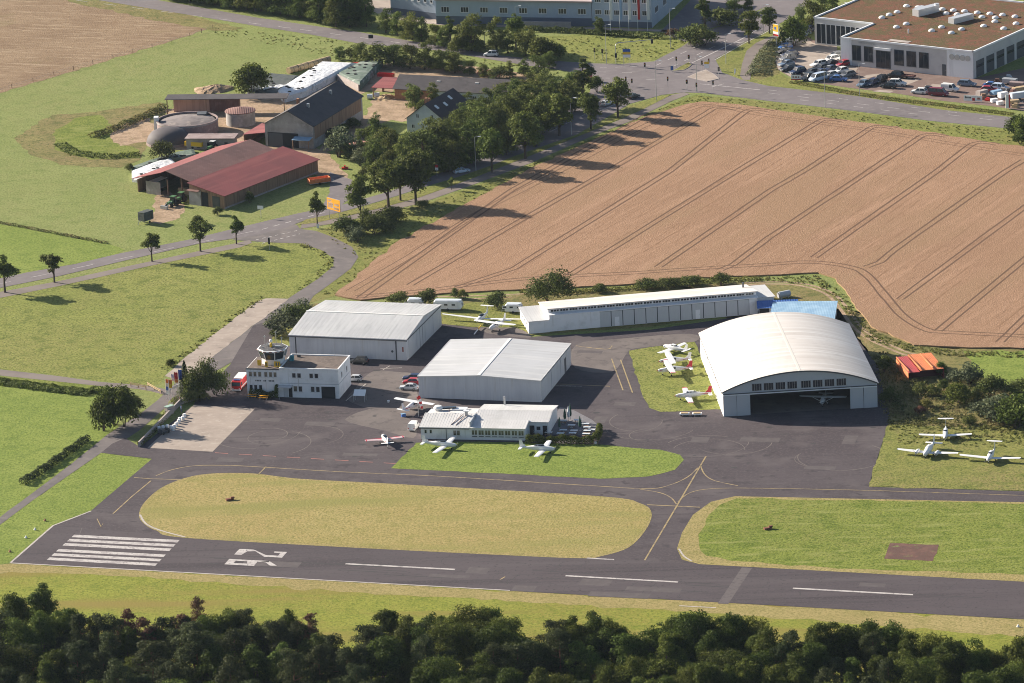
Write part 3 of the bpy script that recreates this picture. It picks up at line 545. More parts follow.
def door(par, x, y, z0, w, h, rz=0, m='door_panel', name='door', handle=True, seams=0):
    b = MB().box(-w/2,w/2,-.05,.05,0,h)
    for i in range(1, seams+1): b.box(-w/2+w*i/(seams+1)-.04,-w/2+w*i/(seams+1)+.04,-.09,.0,0,h, 1)
    o = b.build(name, [M[m], M['dark_trim']], par, loc=(x,y,z0), rz=rz)
    if handle: MB().box(w/2-.25,w/2-.12,-.11,-.04,h*.48,h*.53).build('handle', M['galv'], o)
    return o
def bframe(FL, FR, h):
    a, b = G(*FL,h), G(*FR,h); return a, ang(a,b), dist(a,b)
def gable_x(par, W, D, H, rise, mw, mr, over=.35, t=.16, mw2=None):
    """ridge along local x; gables at x=0 and x=W"""
    MB().extrude([(0,0),(D,0),(D,H),(D/2,H+rise),(0,H)], 'x', 0, W).build('wall', M[mw], par)
    r = MB(); s = rise/(D/2); o = over
    r.extrude([(-o,H-o*s+.02),(D/2,H+rise+.02),(D/2,H+rise+.02+t),(-o,H-o*s+.02+t)], 'x', -o, W+o)
    r.extrude([(D/2,H+rise+.02),(D+o,H-o*s+.02),(D+o,H-o*s+.02+t),(D/2,H+rise+.02+t)], 'x', -o, W+o)
    return r.build('roof', M[mr], par)
def gable_y(par, W, D, H, rise, mw, mr, over=.35, t=.16):
    MB().extrude([(0,0),(W,0),(W,H),(W/2,H+rise),(0,H)], 'y', 0, D).build('wall', M[mw], par)
    r = MB(); s = rise/(W/2); o = over
    r.extrude([(-o,H-o*s+.02),(W/2,H+rise+.02),(W/2,H+rise+.02+t),(-o,H-o*s+.02+t)], 'y', -o, D+o)
    r.extrude([(W/2,H+rise+.02),(W+o,H-o*s+.02),(W+o,H-o*s+.02+t),(W/2,H+rise+.02+t)], 'y', -o, D+o)
    return r.build('roof', M[mr], par)

# ------------------------------------------------------------------ hangars
P, a, W = bframe((289,335.3),(406.1,340),5.2)
b = thing('hangar', 'pale grey hangar with pitched ribbed roof behind the control tower building', 'hangar', P, a)
D = 29.7
rf = gable_x(b, W, D, 5.2, 1.6, 'panel_wall', 'roof_pale_y', .2)
MB().box(-.25,W+.25,D/2-.35,D/2+.35,6.93,7.06).build('ridge_cap', M['roof_trim'], rf)
MB().box(-.3,W+.3,-.42,-.22,4.95,5.1).build('gutter', M['dark_trim'], b)
for x in (1.6, W-2.6): MB().box(x-.12,x+.12,-.12,-.003,0,4.9).build('downpipe', M['dark_trim'], b)
MB().box(W+.004,W+.09,.3,D-.3,4.95,5.15).build('door_rail', M['dark_trim'], b)
for k in range(4): door(b, W+.06, 4.2+6.9*k+.9, .05, 6.7, 4.85, math.pi/2, 'door_panel', 'sliding_door', False, 2 if k == 1 else 0)
MB().tube((W-3.6,-.06,2.2),(W-3.6,-.01,2.2),.3,n=12).build('vent', M['dark_trim'], b)
MB().box(W-1.1,W-.75,-.05,-.003,2.2,3.4).build('notice', M['red_paint'], b)

rb_ = MB()
for k in range(28):
    x = .6+k*(W-1.2)/27; rb_.extrude([(-.15,5.36),(D/2,6.97),(D/2,7.01),(-.15,5.40)], 'x', x-.05, x+.05); rb_.extrude([(D/2,6.97),(D+.15,5.36),(D+.15,5.40),(D/2,7.01)], 'x', x-.05, x+.05)
rb_.build('roof_ribs', M['roof_pale_y'], rf)
P, a, W = bframe((418.2,376.7),(540.2,381.1),5.2)
b = thing('hangar', 'square grey hangar with very flat roof and one pale ridge, standing behind the clubhouse', 'hangar', P, a)
D = 29.5
rf = gable_y(b, W, D, 5.2, .75, 'panel_wall', 'roof_pale_x', .12)
MB().box(W/2-.35,W/2+.35,-.14,D+.14,6.1,6.2).build('ridge_cap', M['roof_trim'], rf)
t = MB()
for o_, sg in ((0,1),(W/2,-1)):
    pass
t.extrude([(-.2,5.22),(W/2,5.98),(W/2,6.16),(-.2,5.4)], 'y', -.22, -.13); t.extrude([(W/2,5.98),(W+.2,5.22),(W+.2,5.4),(W/2,6.16)], 'y', -.22, -.13)
t.extrude([(-.2,5.22),(W/2,5.98),(W/2,6.16),(-.2,5.4)], 'y', D+.13, D+.22); t.extrude([(W/2,5.98),(W+.2,5.22),(W+.2,5.4),(W/2,6.16)], 'y', D+.13, D+.22)
t.box(W+.12,W+.2,-.2,D+.2,5.2,5.42); t.box(-.2,-.12,-.2,D+.2,5.2,5.42)
t.build('roof_edge', M['roof_trim'], rf)
MB().box(W+.004,W+.1,.2,D-.2,4.95,5.15).build('door_rail', M['dark_trim'], b)
for k in range(3): door(b, W+.05, 5.6+9*k, .05, 8.6, 4.8, math.pi/2, 'panel_wall', 'sliding_door', False, 0)
door(b, W+.1, 23.5, .05, 1.6, 3.6, math.pi/2, 'dark_trim', 'small_door')
MB().box(W+.02,W+.08,-.04,.12,0,5.1).build('corner_trim', M['roof_trim'], b)

# long low hangar with clerestory
P, a, W = bframe((549.8,331.8),(757.8,313.9),0)
b = thing('hangar', 'long low white hangar with window band and cream roof beside the wheat field', 'hangar', P, a)
D = 14.5
MB().extrude([(0,0),(D,0),(D,3.2),(1.3,5.3),(1.3,4.3),(0,4.15)], 'x', 0, W).build('wall', M['white_wall'], b)
r = MB().extrude([(.7,5.42),(D+.4,3.22),(D+.4,3.42),(.7,5.62)], 'x', -.3, W+.3).build('roof', M['roof_cream'], b)
MB().extrude([(-.3,4.18),(1.28,4.36),(1.28,4.46),(-.3,4.28)], 'x', -.2, W+.2).build('canopy_roof', M['metal_white'], b)
nW = 22; ww = (W-1)/nW
for k in range(nW):
    window(b, .5+ww*(k+.5), 1.28, 4.9, round(ww*.94,2), .72, n=3, sill=False)
nd = 13; dw = W*.72/nd
for k in range(nd):
    d = door(b, W*.24+dw*(k+.5), -.06, .05, round(dw-.22,2), 3.85, 0, 'door_panel', 'hangar_door', False)
    if k in (1, 8): door(d, 0, -.06, .05, 1.1, 2.3, 0, 'white_wall', 'wicket_door')
MB().box(W*.24-.1,W*.96,-.03,-.004,.1,3.95).build('door_gap', M['dark_trim'], b)
for k in range(3): MB().box(2+4*k,5.8+4*k,-.05,.004,.1,3.9).build('wall_panel', M['white_wall'], b)
pp = G(531.2,334.4); 
an = MB().extrude([(-.3,0),(13,0),(13,2.9),(-.3,3.0)], 'x', -5.2, -.02).build('annex_wall', M['white_wall'], b)
MB().extrude([(-.5,3.02),(13.3,2.92),(13.3,3.06),(-.5,3.16)], 'x', -5.5, -.05).build('annex_roof', M['roof_pale_y'], an)
for y in (2.5,5.5,8.5): window(an, -5.2, y, 1.9, .9, .8, -math.pi/2)
an = MB().extrude([(2,0),(14.2,0),(14.2,2.9),(2,3.4)], 'x', W+.02, W+4.6).build('annex_wall', M['white_wall'], b)
MB().extrude([(1.8,3.42),(14.5,2.92),(14.5,3.06),(1.8,3.56)], 'x', W+.05, W+4.9).build('annex_roof', M['roof_pale_y'], an)
MB().tube((W-1.6,9.5,3.5),(W-1.6,9.5,5.6),.22,n=10).build('chimney', M['dark_trim'], r)

# blue roofed sheds
P, a, W = bframe((758.5,308),(798,306.5),2.6)
b = thing('shed', 'narrow shed with deep blue lean-to roof at the right end of the long hangar', 'shed', P, a)
MB().box(.1,W-.1,.3,3.2,0,2.5).build('wall', M['metal_pale'], b)
MB().extrude([(-.2,2.5),(3.6,3.3),(3.6,3.42),(-.2,2.62)], 'x', -.3, W+.2).build('roof', M['deep_blue'], b)
MB().box(.2,2.6,.22,.31,.1,2.3).build('door', M['dark'], b); MB().box(2.9,W-.4,.24,.31,.1,2.2).build('side_panel', M['white_wall'], b)
P, a, W = bframe((770,321.5),(834,321),3.0)
b = thing('shed', 'wide shed with pale blue flat roof half hidden behind the arched hangar', 'shed', P, a)
W -= .2
MB().box(0,W,0,16.2,0,2.9).build('wall', M['metal_pale'], b)
MB().extrude([(-.3,2.93),(16.5,3.1),(16.5,3.22),(-.3,3.05)], 'x', -.3, W+.3).build('roof', M['blue_roof'], b)
door(b, 3, -.06, .02, 2.5, 2.4, 0, 'door_panel')
W2 = G(818,299); c = thing('storage_tank', 'small pale green tank lying behind the blue roofed shed', 'tank', G(784,297.5), .5)
k = MB(); k.tube((-1.6,0,.9),(1.6,0,.9),.8,n=14); k.build('tank_body', M['metal_pale'], c, smooth=True); MB().box(-1.2,-.8,-.6,.6,0,.4).build('cradle', M['galv'], c); MB().box(.8,1.2,-.6,.6,0,.4).build('cradle', M['galv'], c)

# arched hangar
P, a, W = bframe((723.6,416.8),(877.6,407.2),0)
b = thing('hangar', 'big hangar with curved cream barrel roof and open front doors', 'hangar', P, a)
D, H, RISE = 47.5, 5.9, 3.9
NA = 28
Rr = ((W/2)**2+RISE**2)/(2*RISE); A0 = math.asin(W/2/Rr)
def arc(off=0): return [(W/2+(Rr+off)*math.sin(-A0+2*A0*i/NA), H+RISE-Rr+(Rr+off)*math.cos(-A0+2*A0*i/NA)) for i in range(NA+1)]
sd = MB(); sd.box(0,.3,0,D,0,H); sd.box(W-.3,W,0,D,0,H); sd.extrude([(.301,0),(W-.301,0),(W-.301,H)]+arc(-.02)[::-1][1:-1]+[(.301,H)], 'y', D-.3, D)
wl_ = sd.build('wall', M['white_wall'], b)
x0, x1, hd = W*.175, W*.822, 4.75
fw = MB(); fw.extrude([(.301,5.25),(W-.301,5.25),(W-.301,H)]+arc(-.02)[::-1][1:-1]+[(.301,H)], 'y', .02, .28)
fw.build('gable_wall', M['metal_pale'], b)
ro = MB(); A1, A2 = arc(.02), arc(.2)
for s0 in (0,):
    prof = A1 + A2[::-1]
    prof = [(A1[0][0]-.25,A1[0][1]-.1)]+A1[1:-1]+[(A1[-1][0]+.25,A1[-1][1]-.1),(A2[-1][0]+.25,A2[-1][1]-.1)]+A2[::-1][1:-1]+[(A2[0][0]-.25,A2[0][1]-.1)]
    nP = len(prof); V = [(p,y,z) for y in (-.35,D+.35) for p,z in prof]
    F = [(i,nP+i,nP+(i+1)%nP,(i+1)%nP) for i in range(nP)]
    m_ = len(A1); 
    for y in (0,nP):
        for i in range(m_-1): F.append((y+i,y+i+1,y+nP-2-i,y+nP-1-i))
    ro.add(V, F)
roof = ro.build('roof', M['roof_cream'], b, smooth=True)
rc = MB(); rc.box(W/2-.28,W/2+.28,-.3,D+.3,H+RISE+.16,H+RISE+.23); rc.build('ridge_seam', M['ridge'], roof)
ed = MB()
for i in range(NA):
    (p0,z0),(p1,z1) = A1[i],A1[i+1]; ed.add([(p0,-.38,z0-.12),(p1,-.38,z1-.12),(p1,-.38,z1+.2),(p0,-.38,z0+.2),(p0,-.34,z0-.12),(p1,-.34,z1-.12),(p1,-.34,z1+.2),(p0,-.34,z0+.2)],[(0,1,2,3),(7,6,5,4),(0,4,5,1),(3,2,6,7)])
ed.build('roof_edge', M['dark_trim'], roof)
MB().box(.05,W-.05,-.25,.0,5.0,5.28).build('door_beam', M['metal_white'], b); MB().box(.05,W-.05,-.3,-.26,5.28,5.5).build('door_track', M['dark_trim'], b)
for k in range(8):
    xw = x0 + (x1-x0)*((k*.118+.07) + (.02 if k > 3 else 0)); window(b, xw, .0, 6.62, 2.25, 1.75, n=4, glass='glass', frame='galv', sill=False)
for k, x in enumerate((x0*.25,x0*.75,x1+(W-x1)*.25,x1+(W-x1)*.75)): door(b, x, -.12 if k % 2 else -.02, .02, round(x0/2-.05,2), 4.95, 0, 'metal_pale', 'hangar_door', False, 0)
MB().box(.3,W-.3,.3,D-.3,.068,.075).build('hangar_floor', M['apron_light'], b)
sdz = MB(); sdz.box(-.06,-.003,15.6,15.9,0,H-.2); sdz.box(-.06,-.003,31.6,31.9,0,H-.2); sdz.box(-.3,-.1,-.3,D+.3,H-.42,H-.27); sdz.build('gutter', M['dark_trim'], b)

# control tower building
P, a, W = bframe((247.7,396.4),(339.5,398.9),0)
b = thing('control_tower', 'white two storey airfield building with octagonal glazed control tower cab', 'control tower', P, a)
H, D, X1 = 7.0, 11.2, 8.1
MB().box(X1,W,0,D,0,H).box(0,X1-.003,.05,9.5,0,6.85).build('wall', M['white_wall'], b)
MB().box(X1+.25,W-.25,.25,D-.25,H+.004,H+.06).build('roof', M['flat_roof'], b); MB().box(.2,X1-.02,.25,9.3,6.86,6.93).build('roof', M['flat_roof'], b)
pa = MB(); pa.box(X1-.05,W+.1,-.1,.2,H-.02,H+.3); pa.box(X1-.05,W+.1,D-.2,D+.1,H-.02,H+.3); pa.box(W-.2,W+.1,.2,D-.2,H-.02,H+.3); pa.box(X1-.05,X1+.2,.2,D-.2,H-.02,H+.3)
pa.build('parapet', M['white_wall'], b)
MB().box(-.1,X1-.06,-.05,.2,6.7,6.95).build('parapet', M['dark_trim'], b)
MB().box(X1,W+.04,-.05,-.003,3.45,3.6).box(W+.003,W+.05,0,D,3.45,3.6).build('string_course', M['metal_pale'], b)
for x in (1.0,2.1,3.25,4.75,5.9,7.0): window(b, x, .03, 5.55, .9, 1.35, glass='glass_lit')
for x in (1.0,2.1,3.3): window(b, x, .03, 2.3, .9, 1.35)
for x in (11.6,12.85,15.8,17.05): window(b, x, -.02, 5.5, 1.05, 1.3)
for x in (11.8,13.0,16.0,17.25): window(b, x, -.02, 2.2, 1.05, 1.5, glass='glass_lit' if x < 12 else 'glass')
for y in (3.0,7.6): window(b, W+.02, y, 5.2, .9, 1.2, math.pi/2)
door(b, W-2.6, -.03, .02, 3.3, 2.9, 0, 'dark', 'garage_door', False); MB().box(W-4.5,W-.7,-.12,-.003,2.95,3.15).build('garage_lintel', M['white_wall'], b)
MB().box(8.0,11.2,-2.0,-.01,2.9,3.1).build('canopy', M['metal_pale'], b); MB().tube((8.2,-1.8,0),(8.2,-1.8,2.9),.07).build('canopy_post', M['galv'], b)
door(b, 9.4, -.02, .02, 1.1, 2.3, 0, 'metal_pale'); MB().box(10.1,11.0,-.02,.05,.1,2.6).build('dark_panel', M['dark'], b)
lt = MB(); x = 2.1
for wd in (4,0,2,0,4):                                   # the lettering between the storeys is too small to read in the photograph
    for k in range(wd): lt.box(x,x+.24,-.0,.045,3.8,4.15); x += .36
    x += .25 if wd else .3
lt.build('lettering', M['dark_trim'], b)
cx_, cy_ = 5.3, 5.2
def octo(r, z, ph=R(22.5)): return [(cx_+r*math.cos(ph+i*math.pi/4), cy_+r*math.sin(ph+i*math.pi/4), z) for i in range(8)]
cab = MB().loft([octo(2.75,6.93),octo(2.75,8.0),octo(2.9,8.35)]).build('cab_base', M['white_wall'], b)
MB().loft([octo(2.88,8.36),octo(3.45,10.2)]).build('cab_glazing', M['glass'], b)
ml = MB()
for i in range(8):
    p, q = octo(2.93,8.36)[i], octo(3.5,10.2)[i]; ml.tube(p,q,.11,n=6)
ml.build('mullions', M['white_wall'], b)
cr_ = MB().loft([octo(3.55,10.2),octo(3.75,10.3),octo(3.75,10.62),octo(3.6,10.66)]).build('cab_roof', M['white_wall'], b)
MB().loft([octo(3.4,10.67),octo(3.4,10.72)]).build('roof_deck', M['deck'], cr_)
st = MB()
for i in range(8):
    p, q = octo(3.78,10.4)[i], octo(3.78,10.4)[(i+1)%8]
    for t in (.0,.5): 
        a0 = [p[j]+(q[j]-p[j])*t for j in (0,1)]; a1 = [p[j]+(q[j]-p[j])*(t+.25) for j in (0,1)]
        st.tube((*a0,10.46),(*a1,10.46),.11,n=5)
st.build('warning_stripe', M['red_paint'], cr_)
sup = MB()
for i in range(0,8,2): sup.box(octo(2.3,0)[i][0]-.15,octo(2.3,0)[i][0]+.15,octo(2.3,0)[i][1]-.15,octo(2.3,0)[i][1]+.15,10.72,10.95)
sup.box(cx_-1.5,cx_-.4,cy_+.4,cy_+1.3,10.72,11.2); sup.box(cx_+.6,cx_+1.9,cy_-.2,cy_+.4,10.72,11.05); sup.build('roof_boxes', M['galv'], cr_)
MB().lathe([(.05,10.72),(.28,10.9),(.3,11.3),(.28,11.7),(.05,11.9)],(cx_-.3,cy_-.3,0),12).build('beacon', M['yellow'], cr_)
MB().lathe([(.05,11.9),(.35,12.05),(.42,12.35),(.3,12.65),(.05,12.75)],(cx_-.3,cy_-.3,0),12).build('radome', M['sign_white'], cr_)
for dx, dy, h in ((-2.0,.6,2.6),(.4,1.8,3.4),(-.6,-1.9,1.8),(1.9,1.2,2.2)):
    am = MB(); am.tube((cx_+dx,cy_+dy,10.72),(cx_+dx,cy_+dy,10.72+h),.07,n=6); am.box(cx_+dx-.35,cx_+dx+.35,cy_+dy-.03,cy_+dy+.03,10.4+h,10.5+h); am.build('antenna', M['galv'], cr_)
for x, y, w_ in ((2.2,2.2,.9),(4.3,1.2,.7),(6.5,1.4,1.5)):
    q = MB(); q.box(x,x+w_,y,y+.1,7.0,8.35); q.build('signal_panel', M['yellow'], b); 
MB().box(6.9,7.25,1.33,1.39,7.3,8.1).box(7.5,7.75,1.33,1.39,7.3,8.1).box(4.5,4.75,1.13,1.19,7.3,8.0).build('signal_marks', M['dark_trim'], b)
MB().box(9.0,9.9,6,7,7.06,8.3).build('roof_tank', mat('teal_plastic',(.03,.22,.26),.6), b)
MB().box(10.0,10.8,9.3,9.6,7.06,7.6).build('roof_vent', M['dark_trim'], b)

# clubhouse
P, a, W = bframe((421.3,439.1),(524.9,440.9),0)
b = thing('clubhouse', 'low white clubhouse with pale ribbed roofs and glazed veranda above the grass', 'clubhouse', P, a)
X1 = 11.5; H = 2.85
MB().extrude([(0,0),(12.5,0),(12.5,3.3),(7,3.9),(0,H)], 'x', 0, X1-.003).extrude([(0,0),(9.0,0),(9.0,3.5),(4.5,3.3),(0,H)], 'x', X1, W).build('wall', M['white_wall'], b)
MB().extrude([(4.5,0),(16.2,0),(16.2,3.2),(9.4,4.1),(4.5,3.1)], 'x', X1+.01, W+4.7).build('wall', M['white_wall'], b)
MB().extrude([(-.35,H-.02),(7,3.95),(7,4.1),(-.35,H+.13)], 'x', -.35, X1-.15).extrude([(7,3.95),(12.8,3.32),(12.8,3.47),(7,4.1)], 'x', 1.2, X1-.15).build('roof', M['roof_white'], b)
MB().extrude([(-.35,H-.02),(4.6,3.35),(4.6,3.5),(-.35,H+.13)], 'x', X1-.1, W+.3).build('veranda_roof', M['roof_white'], b)
r2 = MB().extrude([(4.1,3.08),(9.4,4.15),(9.4,4.3),(4.1,3.23)], 'x', X1+.1, W+4.95).extrude([(9.4,4.15),(16.5,3.2),(16.5,3.35),(9.4,4.3)], 'x', X1+.1, W+4.95).build('roof', M['roof_white'], b)
def ribs(par, prof, x0, x1, st):
    q = MB(); n_ = int((x1-x0)/st)
    for k in range(n_+1):
        x = x0+.1+(x1-x0-.2)*k/n_
        for (ya,za),(yb,zb) in zip(prof,prof[1:]): q.extrude([(ya,za),(yb,zb),(yb,zb+.02),(ya,za+.02)], 'x', x-.03, x+.03)
    q.build('roof_ribs', M['roof_white'], par)
ribs(b, [(-.3,H+.13),(7,4.11)], -.3, X1-.2, .62); ribs(b, [(-.3,H+.13),(4.6,3.51)], X1, W+.25, .62); ribs(b, [(4.15,3.24),(9.4,4.31),(16.4,3.36)], X1+.2, W+4.8, .62)
MB().box(-.4,X1-.2,-.47,-.37,2.66,2.8).build('gutter', M['dark_trim'], b)
MB().box(X1-.2,X1+.05,.3,7,3.0,4.2).build('firewall', M['metal_pale'], b)
for x in (1.1,2.3): window(b, x, -.02, 1.85, .6, .9)
window(b, 8.3, -.02, 1.65, 1.7, 1.35, n=2, glass='glass_lit')
MB().tube((5.9,-.1,0),(5.9,-.1,2.7),.06).build('downpipe', M['dark_trim'], b)
for k in range(8):
    window(b, X1+.95+1.54*k, -.03, 1.82, 1.40, 1.3, n=2, glass='glass_lit', name='veranda_window', sill=False); 
    window(b, X1+.95+1.54*k, -.03, .88, 1.40, .42, n=1, glass='glass', name='veranda_panel', sill=False)
for x, wd in ((W+.9,1.1),(W+3.9,1.0)): door(b, x, 4.45, .05, wd, 2.2, 0, 'dark')
window(b, W+2.4, 4.47, 1.6, 1.1, 1.1)
ru = MB(); ru.cbox((4.2,10.5,4.25),(4.0,1.0,.35),.25); ru.build('solar_collector', M['glass'], b)
ru = MB(); ru.box(9.2,9.9,5.6,6.2,3.9,5.0); ru.build('chimney', M['galv'], b); MB().box(8.9,10.2,5.4,6.4,5.0,5.15).build('chimney_cap', M['metal_white'], b)
rp = MB(); rp.tube((6.9,1.0,3.25),(8.6,6.0,4.1),.07); rp.tube((8.0,.8,3.2),(9.5,5.5,4.05),.07); rp.tube((5.2,7.5,4.3),(5.2,7.5,4.9),.1); rp.build('roof_pipes', M['brown_roof'], b)
MB().lathe([(.05,3.85),(.9,4.05),(1.1,4.5),(.8,4.95),(.1,5.05)],(2.2,9.6,0),14).build('roof_dome', M['canvas_pale'], b)
MB().box(5.4,8.7,9.8,11.8,3.85,4.1).build('roof_box', M['metal_white'], b)
MB().tube((W-7.4,15.6,3.2),(W-7.4,15.6,5.6),.22,n=10).build('flue', M['galv'], b)

# red and orange field shelter
P, a, W = bframe((908.3,374.2),(944.2,370.8),1.8)
b = thing('field_shelter', 'small shelter of one red and two orange sheeted bays beside the bushes', 'shelter', P, a)
for k in range(3):
    x0, x1 = W*k/3+.05, W*(k+1)/3-.05; hh = 2.5 if k == 0 else 2.8
    s_ = MB().extrude([(0,hh-.5),(11.5,hh),(11.5,hh+.12),(0,hh-.38)], 'x', x0, x1).build('roof_sheet', M['tent_red' if k == 0 else 'tent_orange'], b)
    MB().box(x0,x0+.22,0,11.5,hh-.1,hh+.2).build('roof_seam', M['tent_orange'], s_)
MB().box(0,.12,0,11.4,0,2.1).build('side_sheet', M['tent_orange'], b); MB().box(W-.12,W,0,11.4,0,2.2).build('side_sheet', M['tent_red'], b); MB().box(.13,W-.13,11.2,11.35,0,2.3).build('rear_sheet', M['tent_red'], b)
MB().box(.13,W-.13,2.5,2.6,0,2.0).build('front_sheet', mat('maroon_sheet',(.10,.02,.02),.8), b)

# ------------------------------------------------------------------ farm
P = G(224.7,209.1); a = R(54.8); 
b = thing('barn', 'long timber barn with bright red metal roof beside the country road', 'barn', P, a)
W, D, H = 42.2, 11.8, 3.7; RZ = 5.9
MB().extrude([(0,0),(D,0),(D,RZ),(0,H)], 'x', 0, W).build('wall', M['wood'], b)
MB().extrude([(-.5,H-.1),(D+.4,RZ+.02),(D+.4,RZ+.17),(-.5,H+.05)], 'x', -.5, W+.5).build('roof', M['red_roof'], b)
MB().box(0,W,-.12,-.003,0,.45).build('plinth', M['grey_conc'], b)
MB().box(-.3,-.003,D-4,D,0,4.2).build('end_wall', M['old_plaster'], b); MB().box(-1.5,-.05,D-3.9,D+.1,4.1,4.25).build('lean_to_roof', M['brown_roof'], b)
MB().box(-.1,-.004,5.5,7.6,.1,3.9).build('barn_door', M['dark'], b); MB().box(-.1,-.004,1.5,4.0,.1,3.2).build('barn_door', M['tarp_dark'], b)
b2 = thing('barn', 'open ended barn with dull brown red roof behind the bright red one', 'barn', P, a)
o = MB(); o.extrude([(D+.3,0),(D+.5,0),(D+.5,4.4),(D+.3,4.4)], 'x', 6, 40); o.extrude([(D+9.8,0),(D+10.2,0),(D+10.2,6.4),(D+9.8,6.4)], 'x', 9, 38); o.box(39.5,39.8,D+.6,D+22,0,4.4); o.box(4,38,D+21,D+21.3,0,3.6)
o.build('wall', M['wood'], b2)
MB().extrude([(D+.45,4.3),(D+11.2,6.9),(D+11.2,7.05),(D+.45,4.45)], 'x', 4, 42).build('roof', M['brown_roof'], b2)
MB().extrude([(D+11.2,6.9),(D+21.6,4.0),(D+21.6,4.15),(D+11.2,7.05)], 'x', 2, 41).build('roof', M['red_roof'], b2)
MB().box(3.6,3.8,D+13,D+18,0,3.6).build('end_wall', M['grey_conc'], b2); MB().box(7.5,9,D+2,D+10,0,1.6).build('stored_straw', M['straw'], b2)
for y in (D+.5,D+6,D+11): MB().box(4.4,4.7,y,y+.3,0,4.5).build('post', M['wood'], b2)

P, a, W = bframe((265.9,146.2),(313.3,144.3),0)
b = thing('barn', 'tall grey plaster barn with steep dark roof and open gable door', 'barn', P, R(-22))
W, D, H = 14.8, 35.5, 6.6
gable_y(b, W, D, H, 4.0, 'old_plaster', 'dark_roof', .4)
MB().box(.8,10.2,-.08,-.003,.05,4.2).build('door_opening', M['dark'], b); MB().box(1.0,5.4,-.16,-.09,.1,4.0).build('door_leaf', M['dark_trim'], b)
MB().extrude([(-2.6,2.9),(-.05,3.3),(-.05,3.42),(-2.6,3.02)], 'x', 9.2, 14.6).build('door_canopy', M['blue_roof'], b)
for x in (9.5,14.3): MB().tube((x,-2.4,0),(x,-2.4,2.95),.09).build('canopy_post', M['wood'], b)
MB().box(W+.004,W+.06,1,D-1,2.6,6.2).build('board_cladding', M['wood'], b)
rs_ = b
for y in (9,25):
    v = MB(); v.box(W*.62,W*.62+.7,y,y+.7,H+2.6,H+4.0); v.build('roof_vent', M['galv'], b)
MB().box(2.9,3.6,16,16.8,H+1.4,H+3.4).build('chimney', M['brick'], b)
MB().extrude([(-.5,3.6),(-7.5,2.6),(-7.5,2.75),(-.5,3.75)][::-1], 'y', 1, 14).build('lean_to_roof', M['red_roof'], b)
MB().box(-7.3,-7.0,1.2,13.5,0,2.6).box(-7,-.01,13.2,13.5,0,2.7).build('lean_to_wall', M['brick'], b)

P = G(395,99.5); b = thing('farm_building', 'long brick cowshed with dark brown roof behind the white farmhouse', 'farm building', P, R(-21.4))
W, D, H = 35.5, 11, 3.4
gable_x(b, W, D, H, 2.7, 'brick', 'dark_roof', .5)
MB().box(13,35,-.06,-.003,.1,3.2).build('white_wash', M['house_wall'], b)
for x in (17,21,25,29,33): window(b, x, -.08, 1.8, 1.2, 1.0, n=2)
MB().box(4,8,-.07,-.003,.05,2.9).build('barn_door', M['wood'], b)
MB().extrude([(.5,3.0),(10,3.9),(10,4.05),(.5,3.15)], 'x', -7.6, -.55).build('lean_to_roof', M['red_roof'], b); MB().box(-7.3,-7,8,9,0,3.5).box(-7.3,-7,1,1.4,0,3.0).build('lean_to_post', M['wood'], b)
for x in (12,24): MB().box(x,x+1.2,3.2,4.2,5.1,5.35).build('roof_light', M['skylight'], b)

P = G(407.3,131.5); b = thing('farmhouse', 'white farmhouse with very dark steep roof and three skylights among the trees', 'house', P, R(-25))
W, D, H = 12.0, 18.5, 3.9
gable_y(b, W, D, H, 4.5, 'house_wall', 'tile_roof', .45)
sl_ = 4.5/(W/2)
for y, x in ((3,8.2),(8,8.6),(13,7.7)):
    z = H+4.5-(x-W/2)*sl_+.22; MB().cbox((x,y,z),(1.5,1.2,.12),0,0,math.atan(sl_)).build('skylight', M['skylight'], b)
MB().box(4.4,5.1,3,3.8,H+2.8,H+5.4).build('chimney', M['brick'], b); MB().box(3.2,3.8,7.5,8.2,H+2,H+4.2).build('chimney', M['brick'], b)
for x in (3.5,8): window(b, x, -.02, 4.8, .9, 1.2, n=2)
for x in (2,5,9.5): window(b, x, -.02, 1.7, 1.0, 1.2, n=2)
for y in (3,7,12,16): window(b, W+.02, y, 1.9, 1.1, 1.2, math.pi/2, n=2)
MB().extrude([(W+.02,2.8),(W+3.2,2.2),(W+3.2,2.35),(W+.02,2.95)], 'y', 8, 14).build('porch_roof', M['metal_pale'], b)

# silage clamps
def clamp(px, label, m, h, walls=True, tyres=14):
    Wp = [G(u,v) for u,v in px]; c = np.mean(Wp, 0)
    b = thing('silage_clamp', label, 'silage clamp', (c[0],c[1])); L_ = [tuple(np.array(p)-c) for p in Wp]
    rings = [[(x*k,y*k,z) for x,y in L_] for k, z in ((1,.0),(1,.7*h),(.9,.95*h),(.6,h),(.05,h*1.03))]
    MB().loft(rings).build('sheet_cover', M[m], b)
    if walls:
        for i in (0,2):
            mb = MB()
            p, q = np.array(L_[i])*1.05, np.array(L_[(i+1)%4])*1.05
            d = q-p; mb.cbox((*((p+q)/2),h*.42),(np.linalg.norm(d)*.92,.35,h*.85),math.atan2(d[1],d[0]))
            mb.build('side_wall', M['grey_conc'], b)
    for k in range(tyres):
        t = MB()
        i = rnd.randrange(4); u = rnd.random(); v = rnd.uniform(.25,.85); p = (np.array(L_[i])*(1-u)+np.array(L_[(i+1)%4])*u)*v
        t.lathe([(.2,h+.02),(.5,h+.05),(.55,h+.18),(.45,h+.26),(.2,h+.2)],(p[0],p[1],-.03-.25*h*max(0,v-.6)),8)
        t.build('weight_tyre', M['tyre'], b)
    return b
clamp([(306,97),(284,103),(278,97),(324,67.5),(357,69)], 'silage clamp under white plastic sheeting behind the tall grey barn', 'tarp_white', 2.6, False)
